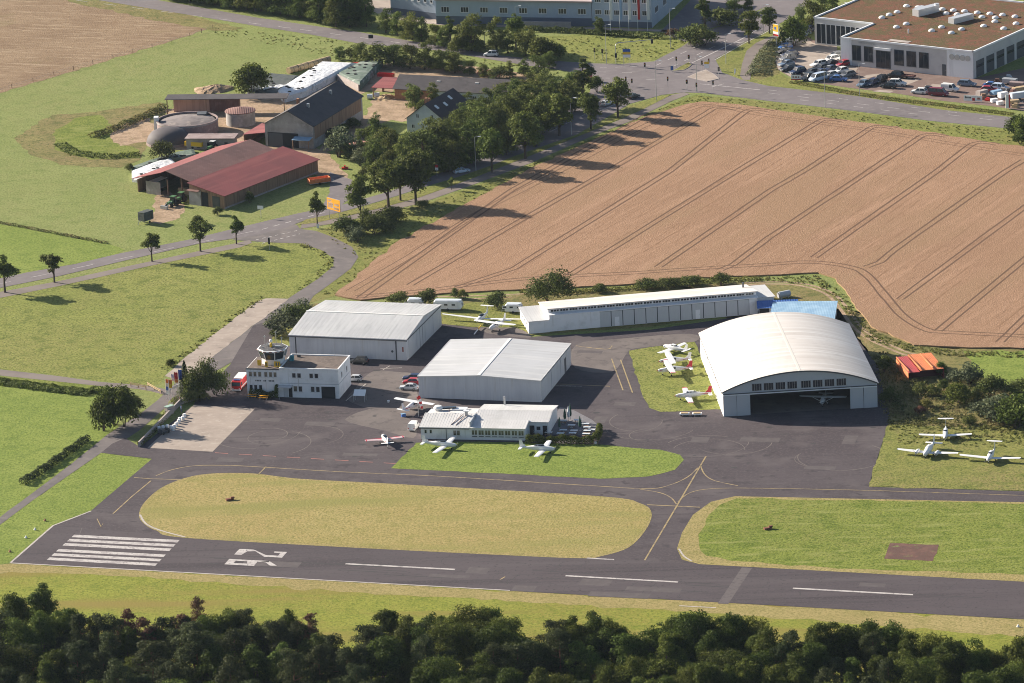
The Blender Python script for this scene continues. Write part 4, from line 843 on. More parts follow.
clamp([(360,91),(338,80),(361,68),(383,66)], 'silage clamp under dark green striped netting beside the white sheeted one', 'tarp_green', 2.4)
clamp([(279,98),(247,97),(252,84),(270,76),(300,78.5)], 'low dark silage sheet with a loose white sheet left of the white clamp', 'tarp_dark', 1.3, False)
ls = thing('loose_sheet', 'crumpled white plastic sheet lying on the dark silage cover', 'plastic sheet', G(274,87,1.4))
q = MB(); NX = 12
for i in range(NX):
    for j in range(4): q.v.append(((i-6)*.75+rnd.gauss(0,.15), (j-1.5)*.9*(.5+abs(math.sin(i*.6)))+rnd.gauss(0,.2)+ (i-6)*.3, 1.32+rnd.uniform(0,.35)))
for i in range(NX-1):
    for j in range(3): q.f.append((i*4+j,(i+1)*4+j,(i+1)*4+j+1,i*4+j+1)); q.m.append(0)
q.build('plastic_sheet', M['tarp_white'], ls, fix=False)
clamp([(176,166),(162,177),(146,184),(132,182),(132,174),(158,164),(171,161.5)], 'low heap under white sheet at the left end of the red barns', 'tarp_white', 1.2, False, 4)
clamp([(196,157),(176,161),(158,163.5),(133,172.5),(131,170),(150,163),(180,154),(194,151.5)], 'long strip of grey green sheeting left of the red barns', 'tarp_green', 1.0, False)
for k, (u,v) in enumerate(((299,71),(304,69.5),(309,68.3),(314,66.8),(319,65.5))):
    b = thing('straw_roll', ['leftmost','second','middle','fourth','rightmost'][k]+' long wrapped straw roll in the row above the white clamp', 'straw roll', G(u,v), R(48), 'straw rolls behind the clamps')
    MB().tube((-4.5,0,1.05),(4.5,0,1.05),1.0,n=12).build('straw', M['straw'], b, smooth=True); 
    s_ = MB(); [s_.tube((x-.08,0,1.05),(x+.08,0,1.05),1.02,n=12) for x in (-3,-1,1,3)]; s_.build('wrap', M['tarp_dark'], b)

# slurry tanks
c0 = G(188,132)
b = thing('slurry_tank', 'large round open slurry tank with stained pinkish concrete wall', 'tank', c0)
r_ = 8.8; H = 3.9
MB().lathe([(r_,0),(r_,H),(r_-.35,H),(r_-.35,.1)],(0,0,0),40).build('tank_wall', M['pink_conc'], b, smooth=True)
MB().lathe([(.01,4.2),(r_*.6,3.9),(r_-.36,3.3),(r_-.36,3.2)],(0,0,0),40).build('slurry', mat('slurry_cover',(.20,.17,.165),.9,layers=[((.13,.11,.11),.25,.45,.6),((.30,.25,.22),.4,.55,.7)]), b, smooth=True); MB().lathe([(r_+.1,H-.5),(r_+.1,H-.1),(r_,H-.1),(r_,H-.5)],(0,0,0),40).build('tank_rim', M['old_plaster'], b)
MB().box(-9.5,-8.2,-1,1,0,4.9).build('pump_box', M['metal_white'], b); MB().box(r_*.3,r_*.6,r_*.4,r_*.8,H-.3,H+.3).build('mixer', M['dark_trim'], b)
b = thing('gas_dome', 'low dark grey dome of a biogas store in front of the round tank', 'biogas dome', G(169,143))
MB().lathe([(6.3,0),(6.3,.8),(5.9,2.1),(4.9,3.3),(3.2,4.1),(1.4,4.45),(.05,4.5)],(0,0,0),36).build('membrane', M['membrane'], b, smooth=True); MB().lathe([(6.4,0),(6.4,.7),(6.31,.7)],(0,0,0),36).build('ring_wall', M['pink_conc'], b)
b = thing('silo', 'squat round grey silo with reddish cone roof between the tank and the barn', 'silo', G(241,124))
MB().lathe([(4.2,0),(4.2,4.0),(4.0,4.0)],(0,0,0),28).build('silo_wall', M['old_plaster'], b, smooth=True); MB().lathe([(4.5,3.9),(4.45,4.1),(.2,5.0),(.05,5.0)],(0,0,0),28).build('roof', M['brown_roof'], b)
P, a, W = bframe((174,112),(209,112.5),0)
b = thing('board_shelter', 'open shelter with long thin dark roof and reddish board wall behind the slurry tank', 'shelter', P, R(-8))
MB().box(0,W,0,.25,0,3.6).build('board_wall', mat('reddish_boards',(.44,.27,.21),.85,layers=[((.36,.21,.165),.5,.45,.62,(3,3,.2))]), b); MB().box(W+.01,W+9,.1,.3,0,3.6).build('rear_wall', M['brown_roof'], b)
MB().extrude([(-2.8,4.3),(2.2,4.6),(2.2,4.75),(-2.8,4.45)], 'x', -2, 34).build('roof', M['dark_roof'], b)
for x in (-1.5,10,20,33): MB().box(x,x+.25,-2.6,-2.35,0,4.28).build('post', M['wood'], b)
P = G(204,149); b = thing('pump_house', 'low grey flat roofed shed beside the slurry tank', 'shed', P, R(-9))
MB().box(-5,8.6,0,5,0,2.9).build('wall', M['grey_conc'], b); MB().box(-5.4,9,-.4,5.4,2.91,3.15).build('roof', M['pink_conc'], b)
for x in (-2,1,6): MB().box(x,x+.9,-.05,-.003,.4,1.9).build('window', M['dark'], b)

# ------------------------------------------------------------------ dealership
Pc = np.array(G(973.6,79.0)); A = R(-34.5); ux, uy = np.array((math.cos(A),math.sin(A))), np.array((-math.sin(A),math.cos(A)))
P = Pc - ux*44.3
b = thing('car_dealership', 'large flat grey showroom with reddish planted roof and rows of cars outside', 'showroom', (P[0],P[1]), A)
W, D, H, NX_, NY_ = 44.3, 62.0, 7.9, 21.5, 19.5     # a front block, and a longer block stepped back by NY_
out = [(0,0),(W,0),(W,D),(-20.5,D),(-20.5,NY_),(0,NY_)]
MB().prism(out, 0, H).build('wall', mat('grey_render',(.50,.485,.48),.8,layers=[((.44,.425,.425),.3,.45,.65)]), b)
inn = [(.45,.45),(W-.45,.45),(W-.45,D-.45),(-20.05,D-.45),(-20.05,NY_+.45),(.45,NY_+.45)]
rfo = MB().prism(inn, H+.01, H+.12).build('planted_roof', M['sedum'], b)
pr = MB()
for (x0_,y0_),(x1_,y1_) in zip(out, out[1:]+out[:1]):
    c = ((x0_+x1_)/2,(y0_+y1_)/2,H+.22); L_ = math.hypot(x1_-x0_,y1_-y0_); pr.cbox((c[0],c[1],c[2]),(L_+.5,.5,.5),math.atan2(y1_-y0_,x1_-x0_))
pr.build('parapet', M['metal_white'], b)
MB().box(35.6,W-.05,-.12,-.003,0,H-.01).build('white_panel', M['metal_white'], b); MB().box(-.12,-.003,-.05,NY_,0,H-.01).build('side_panel', M['metal_white'], b)
MB().box(0,3.6,-.1,-.003,0,H-.01).build('white_panel', M['metal_white'], b)
for x, w_ in ((5.3,3.0),(9.3,3.0),(19.6,3.2),(23.7,3.2),(27.9,3.2)): window(b, x, -.05, 4.0, w_, 4.6, n=2, name='shop_window', frame='dark_trim')
window(b, 14.3, -.08, 2.9, 4.9, 5.2, n=3, name='entrance_window', sill=False, frame='dark_trim'); MB().box(11.6,17,-.6,-.02,5.7,6.4).build('fascia', M['metal_white'], b)
door(b, 34.6, -.05, .02, 1.2, 3.4, 0, 'dark_trim')
for k in range(4):
    e = MB(); e.lathe([(.62,-.08),(.85,-.08),(.85,.08),(.62,.08)],(0,0,0),20); eo = e.build('emblem', M['galv'], b, loc=(37.3+1.75*k,-.2,6.0)); eo.rotation_euler = (math.pi/2,0,0)
lb = MB()
for k in range(9): lb.box(6+k*.62,6.42+k*.62,-.14,-.05,7.0,7.5)
lb.build('lettering', M['galv'], b)
for k in range(9): 
    o = MB().box(-2.3,2.3,-.08,.02,.1,5.0).build('workshop_door', M['dark_trim'], b, loc=(W+.03,4.0+6.2*k,0), rz=math.pi/2); MB().box(-2.1,2.1,-.1,-.085,2.9,3.7).build('pane', M['glass'], o)
for k in range(6): window(b, -19.4+3.4*k+1.2, NY_-.05, 3.4, 3.3, 6.2, n=2, name='shop_window', sill=False)
for k in range(5): window(b, -20.5-.05, NY_+6+7*k, 3.4, 5, 5.5, -math.pi/2, n=3, name='shop_window', sill=False)
def roofpt(u, v): 
    g = np.array(G(u,v,H+.2)) - P; return float(g@ux), float(g@uy)
dm = MB(); dm.lathe([(1.0,0),(1.0,.3),(.85,.5),(.5,.7),(.05,.75)],(0,0,0),12); dme = dm.mesh('skylight_dome', M['skylight'], True)
for x, y in ((189,45),(122,88),(66,107),(14,127),(270,55),(187,172),(117,195),(368,220),(438,195),(508,236),(580,210),(470,98),(548,105),(443,68),(522,76),(602,82),(692,92),(725,123),(782,100),(820,128),(817,155),(738,187),(872,108),(960,120),(880,205),(968,170),(640,112)):
    u, v = 880+x/7.11, y/7.11; rx, ry = roofpt(u,v); link('skylight_dome', dme, b, (rx,ry,H+.12))
x, y = roofpt(926,13.5); hv = MB(); hv.cbox((x,y,H+1.2),(9,2.6,2.1),R(75)); hv.cbox((x-3,y+2,H+.9),(3,2,1.5),R(75)); hv.tube((x+1.5,y+4,H+.3),(x+1.5,y+4,H+2.6),.8); hv.build('roof_plant', M['hvac'], b)
x, y = roofpt(961,21); hv = MB(); hv.cbox((x,y,H+1.0),(8.5,2.4,1.7),R(75)); hv.build('roof_plant', M['hvac'], b)
x, y = roofpt(908.5,33); MB().tube((x,y,H),(x,y,H+1.4),.2).build('roof_vent', M['metal_white'], b)
x, y = roofpt(901,41); MB().box(x-4,x+3,y-1.2,y+1,H+.12,H+.2).build('gravel_patch', M['grey_conc'], b)

# ------------------------------------------------------------------ works buildings at the top edge
shade_blue_wall = mat('shade_blue_cladding', (.34,.40,.48), .7, layers=[((.30,.35,.42), .3,.45,.7)])  # blue of the shaded walls is put into the cladding colour
dkbase = mat('dark_plinth', (.10,.12,.16), .8)
pinkroof = mat('pink_grey_roof', (.36,.28,.27), .8)
P, a, W = bframe((391,13.5),(436,19.5),0)
b = thing('factory_building', 'pale works building with a row of small square windows at the top edge', 'factory', P, a)
MB().box(0,W,0,20,0,9.5).build('wall', shade_blue_wall, b); MB().box(-.2,W+.2,-.2,20.2,9.51,9.8).build('roof', pinkroof, b); MB().box(0,W,-.06,-.003,0,2.0).build('plinth', dkbase, b)
for k in range(7): window(b, 1.5+k*(W-3)/6, -.03, 5.6, 1.0, 1.0)
P, a, W = bframe((436.5,24),(592,26.5),0)
b = thing('factory_building', 'long low works building shaded blue grey with wide windows and pinkish roof', 'factory', P, a)
MB().box(0,W,0,22,0,7.6).build('wall', shade_blue_wall, b); MB().box(-.2,W+.4,-.9,22.2,7.61,8.1).build('roof', pinkroof, b); MB().box(0,W,-.06,-.003,0,2.6).build('plinth', dkbase, b)
for k in range(8): window(b, 3+k*(W-6)/7, -.03, 4.7, 2.6, 1.8, n=3)
MB().box(28,W-6,-3.5,-2.5,0,2.0).build('parapet_wall', M['grey_conc'], b)
P, a, W = bframe((592.5,26.5),(652,28),0)
b = thing('factory_building', 'taller white works building behind the five flagpoles', 'factory', P, a)
MB().box(0,W,0,40,0,11).build('wall', shade_blue_wall, b); MB().box(-.2,W+.2,-.2,40.2,11.01,11.4).build('roof', pinkroof, b); MB().box(0,W,-.06,-.003,0,1.8).build('plinth', dkbase, b)
for k in range(6): window(b, 2+k*(W-4)/5, -.03, 4.6, 2.0, 1.6, n=3)
for k in range(3): window(b, W+.02, 6+10*k, 4.6, 4, 2.0, math.pi/2, n=3)
for z in (8.4,):
    for k in range(6): window(b, 2+k*(W-4)/5, -.03, z, 2.0, 1.4, n=3)
# ------------------------------------------------------------------ cars
PAINT = {}
def paint(n, c, r=.3):
    if n not in PAINT: PAINT[n] = mat('car_paint_'+n, c, r, spec=.5)
    return PAINT[n]
PC = dict(white=(.66,.66,.65), silver=(.42,.43,.45), grey=(.16,.165,.175), black=(.018,.019,.021), navy=(.02,.03,.075), blue=(.04,.12,.34), red=(.34,.022,.03), maroon=(.17,.02,.035), paleblue=(.42,.50,.62), steel=(.12,.17,.24))
CARM = {}
SPEC = {  # length, width, hood z, roof z, stations of the glass house: (x belt front, x roof front, x roof rear, x belt rear)
 'hatchback': (4.1,1.75,.88,1.46,(.95,.30,-1.35,-1.90)), 'saloon': (4.5,1.78,.88,1.44,(.95,.30,-1.05,-1.75)), 'estate': (4.7,1.8,.9,1.47,(1.0,.35,-1.75,-2.22)),
 'suv': (4.5,1.85,1.0,1.70,(1.05,.50,-1.65,-2.10)), 'van': (4.9,1.9,1.05,1.95,(1.65,1.0,-2.30,-2.42)), 'panel_van': (4.4,1.8,1.0,1.85,(1.3,.75,.05,-.05))}
def car_meshes(kind):
    if kind in CARM: return CARM[kind]
    L, Wd, zb, zr, (a,b_,c,d) = SPEC[kind]; hw = Wd/2; hl = L/2
    def ring(x, z0, z1, w): return [(x,-w*.93,z0),(x,-w,z0+.18),(x,-w,(z0+z1)*.55),(x,-w*.9,z1),(x,w*.9,z1),(x,w,(z0+z1)*.55),(x,w,z0+.18),(x,w*.93,z0)]
    bd = MB()
    st = [(hl,.30,.55,.80),(hl-.1,.22,.70,.93),(a+.35,.2,zb-.10,1.0),(a,.2,zb,1.0),(0,.2,zb+.02,1.0),(d,.2,zb+.03,1.0),(-hl+.12,.22,zb-.02 if kind not in ('hatchback','estate','suv','van') else zb+.02,.96),(-hl,.32,.62,.86)]
    if kind == 'saloon': st[-3:] = [(d,.2,zb+.03,1.0),(-hl+.1,.22,zb-.04,.95),(-hl,.32,.6,.86)]
    bd.loft([ring(x,z0,z1,hw*k) for x,z0,z1,k in st])
    t = .04
    bd.loft([[(b_,-hw*.72,zr-.04),(b_,hw*.72,zr-.04),(b_-.02,hw*.70,zr),(b_-.02,-hw*.70,zr)],[((b_+c)/2,-hw*.76,zr-.02),((b_+c)/2,hw*.76,zr-.02),((b_+c)/2,hw*.72,zr+.03),((b_+c)/2,-hw*.72,zr+.03)],[(c,-hw*.70,zr-.05),(c,hw*.70,zr-.05),(c+.02,hw*.68,zr-.01),(c+.02,-hw*.68,zr-.01)]])
    for s in (-1,1):
        for p, q in (((a,s*hw*.86,zb),(b_,s*hw*.72,zr-.03)),((d+.05,s*hw*.86,zb),(c,s*hw*.70,zr-.05)),((-.35,s*hw*.9,zb),(-.35,s*hw*.76,zr-.03))): bd.tube(p,q,.055,n=5)
        bd.box(a-.3,a-.12,s*hw*1.0-.08,s*hw*1.0+.08,zb+.02,zb+.16)
    if kind == 'panel_van': bd.loft([[(x,-hw*.95,zb-.05),(x,-hw*.97,zr-.3),(x,-hw*.85,zr),(x,hw*.85,zr),(x,hw*.97,zr-.3),(x,hw*.95,zb-.05)] for x in (.1,-hl+.1)])
    gl = MB(); gl.loft([[(a,-hw*.86,zb-.02),(a,hw*.86,zb-.02),(a,hw*.86,zb),(a,-hw*.86,zb)],[(b_,-hw*.86,zb-.02),(b_,hw*.86,zb-.02),(b_,hw*.70,zr-.035),(b_,-hw*.70,zr-.035)],[(c,-hw*.86,zb-.02),(c,hw*.86,zb-.02),(c,hw*.68,zr-.055),(c,-hw*.68,zr-.055)],[(d,-hw*.86,zb-.02),(d,hw*.86,zb-.02),(d,hw*.86,zb+.01),(d,-hw*.86,zb+.01)]])
    wh = MB(); wh.tube((0,-.1,0),(0,.1,0),.31,n=14); rim = MB(); rim.tube((0,-.105,0),(0,.105,0),.19,n=10)
    hd = MB().box(hl-.16,hl-.02,-.19,.19,.58,.70); tl = MB().box(-hl-.01,-hl+.12,-.13,.13,.66,.84)
    pl = MB().box(hl-.005,hl+.012,-.26,.26,.38,.49)
    r = dict(body=bd.mesh('body', paint('white',PC['white']), True), windows=gl.mesh('windows', M['glass']), wheel=wh.mesh('wheel', M['tyre'], True), rim=rim.mesh('rim', M['rim']), head=hd.mesh('headlight', M['lamp_clear']), tail=tl.mesh('taillight', M['lamp_red']), plate=pl.mesh('number_plate', M['sign_white']))
    import bmesh
    for k in ('body','windows'):
        bm = bmesh.new(); bm.from_mesh(r[k]); bmesh.ops.recalc_face_normals(bm, faces=bm.faces); bm.to_mesh(r[k]); bm.free()
    CARM[kind] = r; return r
def car(kind, colr, u, v, hd, label, group=None, cat='car', z=.06):
    p = G(u, v, .5); r = car_meshes(kind); L, Wd = SPEC[kind][:2]
    o = thing('parked_car' if group else 'car', label, cat, (p[0],p[1],z), R(hd), group)
    if kind in ('van','panel_van'): o.name = 'van'
    b = link('body', r['body'], o); b.material_slots[0].link = 'OBJECT'; b.material_slots[0].material = paint(colr, PC[colr])
    link('windows', r['windows'], o)
    for sx in (1,-1):
        for sy in (1,-1):
            wo = link('wheel', r['wheel'], o, (sx*L*.30, sy*(Wd/2-.1), .31)); link('rim', r['rim'], wo)
    for sy in (1,-1): link('headlight', r['head'], o, (0,sy*Wd*.36,0)); link('taillight', r['tail'], o, (0,sy*Wd*.38,0))
    link('number_plate', r['plate'], o)
    if 'dealership' in (group or ''): o.scale = (1.17,1.17,1.17)
    return o
g = 'cars parked by the hangars'
car('saloon','silver',409,387.5,168,'silver saloon nearest the apron in the row of three by the square hangar',g)
car('hatchback','red',411.5,382,165,'red hatchback between the silver and navy cars by the square hangar',g)
car('estate','navy',412.5,378,167,'dark navy estate at the back of the row of three by the square hangar',g)
car('hatchback','silver',354,379,170,'silver hatchback half hidden behind the right end of the control tower building',g)
car('suv','black',359,361.5,165,'black off roader parked against the ribbed roof hangar wall',g)
car('panel_van','white',413.7,427,76,'white delivery van parked at the left end of the clubhouse',g,'van')
gd = 'cars parked at the dealership'
rows = [('estate','silver',789.5,41.8,'topmost silver car in the tight left hand row of the dealership'),('saloon','white',786.3,44.6,'white car second from the top in the left hand dealership row'),('hatchback','blue',785,47.6,'bright blue car third from the top in the left hand dealership row'),
 ('saloon','black',784.5,51.4,'black car fourth from the top in the left hand dealership row'),('estate','navy',789.5,54.8,'navy car fifth from the top in the left hand dealership row'),('suv','grey',788,58.8,'grey off roader sixth from the top in the left hand dealership row'),('saloon','steel',786.4,64.2,'steel blue car seventh from the top in the left hand dealership row'),
 ('estate','black',788.4,69,'black estate eighth from the top in the left hand dealership row'),('suv','navy',797.8,72,'navy off roader at the bottom corner of the left hand dealership row')]
for k, c, u, v, l in rows: car(k, c, u, v, -148, l, gd)
rows = [('hatchback','black',811,73,'black hatchback behind the white banner stand in the front dealership cluster'),('saloon','navy',820.5,73,'navy car in the middle of the second line of the dealership cluster'),('van','paleblue',817.8,79,'pale silver blue people carrier at the front edge of the dealership cluster'),('suv','black',808.5,78,'black off roader directly right of the small white banner'),
 ('hatchback','silver',830,75.5,'silver hatchback between the pale people carrier and the blue car'),('saloon','blue',838.5,79.4,'blue saloon at the front right of the dealership cluster'),('estate','grey',847,75.2,'grey estate at the far right of the dealership cluster'),('hatchback','white',841,71.2,'white hatchback behind the grey estate in the dealership cluster'),
 ('saloon','navy',830.5,69.4,'navy saloon behind the silver hatchback in the dealership cluster'),('hatchback','black',821.5,68.5,'black hatchback in front of the white car in the dealership cluster'),('estate','white',818.5,64.4,'white estate at the left of the back line of the dealership cluster'),('suv','white',831.5,60.2,'white off roader parked closest to the showroom side wall'),
 ('saloon','black',831,64,'black saloon between the white off roader and the red car'),('hatchback','red',843,64.3,'red hatchback below the first showroom window'),('estate','grey',835.5,56,'grey estate in the shade of the showroom corner')]
for k, c, u, v, l in rows: car(k, c, u, v, -143 if c not in ('blue',) else -22, l, gd)
rows = [('saloon','steel',863.5,84.2,-125,'steel blue saloon at the left end of the dark trio by the dealership verge'),('estate','navy',872,83.2,-125,'navy estate in the middle of the dark trio by the dealership verge'),('suv','black',880.5,80.4,-125,'black off roader at the right end of the dark trio by the dealership verge'),('suv','black',895.3,76,150,'black off roader in front of the trailer before the workshop windows'),
 ('suv','white',897.5,84,-15,'white off roader in the middle bay behind a black car'),('hatchback','black',888.5,86.3,155,'black hatchback in front of the white off roader'),('hatchback','white',919.5,92,155,'white hatchback beside the maroon van at the dealership verge'),('saloon','black',926.5,90.2,155,'black saloon mostly hidden behind the white hatchback'),('van','maroon',938.8,94,-25,'maroon red minibus at the dealership verge'),
 ('panel_van','white',950,89.5,-32,'small white delivery van on the pale parking bay'),('estate','steel',967,84.2,-26,'dark blue green estate parked alone before the white emblem wall'),
 ('estate','black',797.5,38,-125,'black estate at the top of the left yard near the dark bush'),('saloon','steel',804.5,34.5,-125,'steel blue saloon left of the glazed showroom corner'),('suv','navy',808.5,31,-125,'navy off roader in the shade at the upper left of the showroom'),
 ('hatchback','red',989,90.2,-15,'red hatchback in front of the trailers right of the dealership'),('saloon','blue',992,86,-20,'bright blue saloon behind the red hatchback right of the dealership'),('suv','paleblue',1000,88.5,-30,'pale blue off roader between red hatchback and trailers')]
for k, c, u, v, h, l in rows: car(k, c, u, v, h, l, gd)
car('suv','white',491,54.5,167,'white off roader driving on the upper country road')
car('estate','paleblue',461.5,171,22,'pale blue estate driving on the road beside the tree avenue')
car('saloon','black',633.5,96.5,48,'black saloon waiting at the junction beside the corner tree')
car('hatchback','silver',607,103.5,48,'silver hatchback in the shade behind the black saloon at the junction')
car('suv','steel',371,214,30,'steel blue car on the country road half hidden by the avenue trees') if 0 else None

# trailers and bits at the right of the dealership yard
def trailer(u, v, hd, label, L=4.5, Wd=2.0, H=2.0, m='metal_white', z0=.55, open_=False, name='trailer'):
    p = G(u,v,.5); o = thing(name, label, 'trailer', (p[0],p[1],.06), R(hd))
    b = MB()
    if open_:
        b.box(-L/2,L/2,-Wd/2,Wd/2,z0,z0+.12); b.box(-L/2,L/2,-Wd/2,-Wd/2+.08,z0+.12,H); b.box(-L/2,L/2,Wd/2-.08,Wd/2,z0+.12,H); b.box(-L/2,-L/2+.08,-Wd/2+.08,Wd/2-.08,z0+.12,H); b.box(L/2-.08,L/2,-Wd/2+.08,Wd/2-.08,z0+.12,H)
    else:
        b.loft([[(x,-Wd/2,z0),(x,Wd/2,z0),(x,Wd/2,H-.12),(x,Wd/2-.15,H),(x,-Wd/2+.15,H),(x,-Wd/2,H-.12)] for x in (-L/2,L/2)])
    b.build('box_body', M[m], o)
    MB().box(L/2,L/2+1.3,-.06,.06,z0-.1,z0).box(L/2+1.1,L/2+1.2,-.05,.05,0.02,z0-.1).build('drawbar', M['galv'], o)
    MB().box(-L/2+.1,L/2-.1,-Wd/2+.1,Wd/2-.1,z0-.16,z0-.004).build('chassis', M['galv'], o)
    for sy in (1,-1): MB().tube((-.2,sy*Wd/2-.1,.33),(-.2,sy*Wd/2+.1,.33),.33,n=12).build('wheel', M['tyre'], o)
    return o
trailer(908.6,76.5,-32,'low reddish trailer parked right of the black off roader',4,1.8,.95,'brown_roof',.5,True)
for (u,v,h,l,L_,H_,m) in ((982,95,40,'grey tilt trailer right of the white banner',4,2.2,'grey_conc'),(996,94,35,'blue covered trailer behind the white crates',4,1.8,'blue_roof'),(1003,97.5,30,'pale box trailer with its end towards the road verge',3,2.4,'canvas_pale'),
   (1010,83,-30,'silver grey trailer in the shade of the workshop wall',5,2.2,'galv'),(1017,86,-30,'beige trailer beside the silver grey one near the workshop',5,2.0,'pink_conc'),(1005,80,-30,'dark flat trailer nearest the workshop shade',4,1.6,'tarp_dark'),(1019,98,20,'pale container trailer at the right picture edge',6,2.6,'table'),(1020,91,25,'sandy covered trailer at the right picture edge',5,2.0,'straw'),(1013,103,10,'sand coloured low trailer with load by the verge',4,1.6,'straw')):
    trailer(u,v,h,l,L_*.85,1.8,H_*.85,m)
for (u,v,l) in ((994,102,'white crate lying in the verge right of the banner'),(1000,104.5,'second white crate on the verge nearer the road')):
    o = thing('crate', l, 'crate', G(u,v), .4); MB().box(-.9,.9,-.6,.6,0,.9).build('crate_body', M['metal_white'], o); MB().box(-.95,.95,-.65,.65,.91,1.0).build('lid', M['sign_white'], o)
for u,v,l,m,s_ in ((984,97.5,'stack of brown pallets beside the grey tilt trailer','wood',1.0),(988,99.5,'small red goods stack by the verge','fire_red',.7),(1008,92,'dark goods stack behind the pale box trailer','dark_trim',1.0),(1013,94,'brown goods stack left of the sandy covered trailer','brown_roof',1.2),(1003,91,'grey goods stack before the trailers','grey_conc',.9),(1015,106.5,'timber stack nearest the right edge of the verge','straw',.9),(1009,78,'white goods stack deepest in the workshop shade','canvas_pale',.9),(997,82.5,'rust coloured goods stack left of the trailers in the shade','rust_patch',1.0)):
    o = thing('goods_stack', l, 'goods stack', G(u,v,.4), R(rnd.uniform(-40,40)))
    for q in range(3): MB().cbox((rnd.uniform(-.2,.2),rnd.uniform(-.2,.2),.25*s_+q*.52*s_),((2.2-q*.5)*s_,(1.5-q*.3)*s_,.5*s_),rnd.uniform(-.2,.2)).build('layer', M[m], o)
o = thing('panel_sign', 'narrow upright white and red advertising panel on the verge', 'sign', G(1008,109), R(20)); MB().box(-.7,.7,-.06,.06,.3,4.2).build('panel', M['sign_white'], o); MB().box(.2,.7,-.075,-.065,.3,4.2).build('red_stripe', M['fire_red'], o); MB().box(-.6,-.5,-.05,.05,0,.3).box(.5,.6,-.05,.05,0,.3).build('post', M['galv'], o)
def banner(u, v, Wd, H, label, marks, hd=-22):
    o = thing('banner', label, 'banner', G(u,v), R(hd)); MB().box(-Wd/2,Wd/2,-.04,.04,.3,.3+H).build('cloth', M['sign_white'], o)
    for x, w_, z, h, m in marks: MB().box(x,x+w_,-.07,-.05,.3+z,.3+z+h).build('print', M[m], o)
    for x in (-Wd/2+.1,0,Wd/2-.1): MB().tube((x,.08,0),(x,.08,.4+H),.05,n=6).build('post', M['galv'], o)
banner(973,102,5.4,1.6,'long white advertising banner with red print on the dealership verge',[(-2.3,.28,.75,.55,'dark_trim'),(-1.95,.28,.75,.4,'dark_trim'),(-1.6,.28,.75,.4,'dark_trim'),(-1.25,.28,.75,.4,'dark_trim'),(-.9,.28,.75,.4,'dark_trim'),(-.2,.8,.1,.8,'fire_red'),(1.3,.9,.5,.6,'red_paint')])
banner(796,81,2.9,1.5,'small white banner with red lower edge at the left dealership corner',[(-1.4,2.8,.05,.3,'fire_red'),(-1.0,.5,.7,.4,'red_paint'),(-.2,.5,.7,.4,'red_paint'),(.6,.4,.7,.4,'red_paint')],-14)

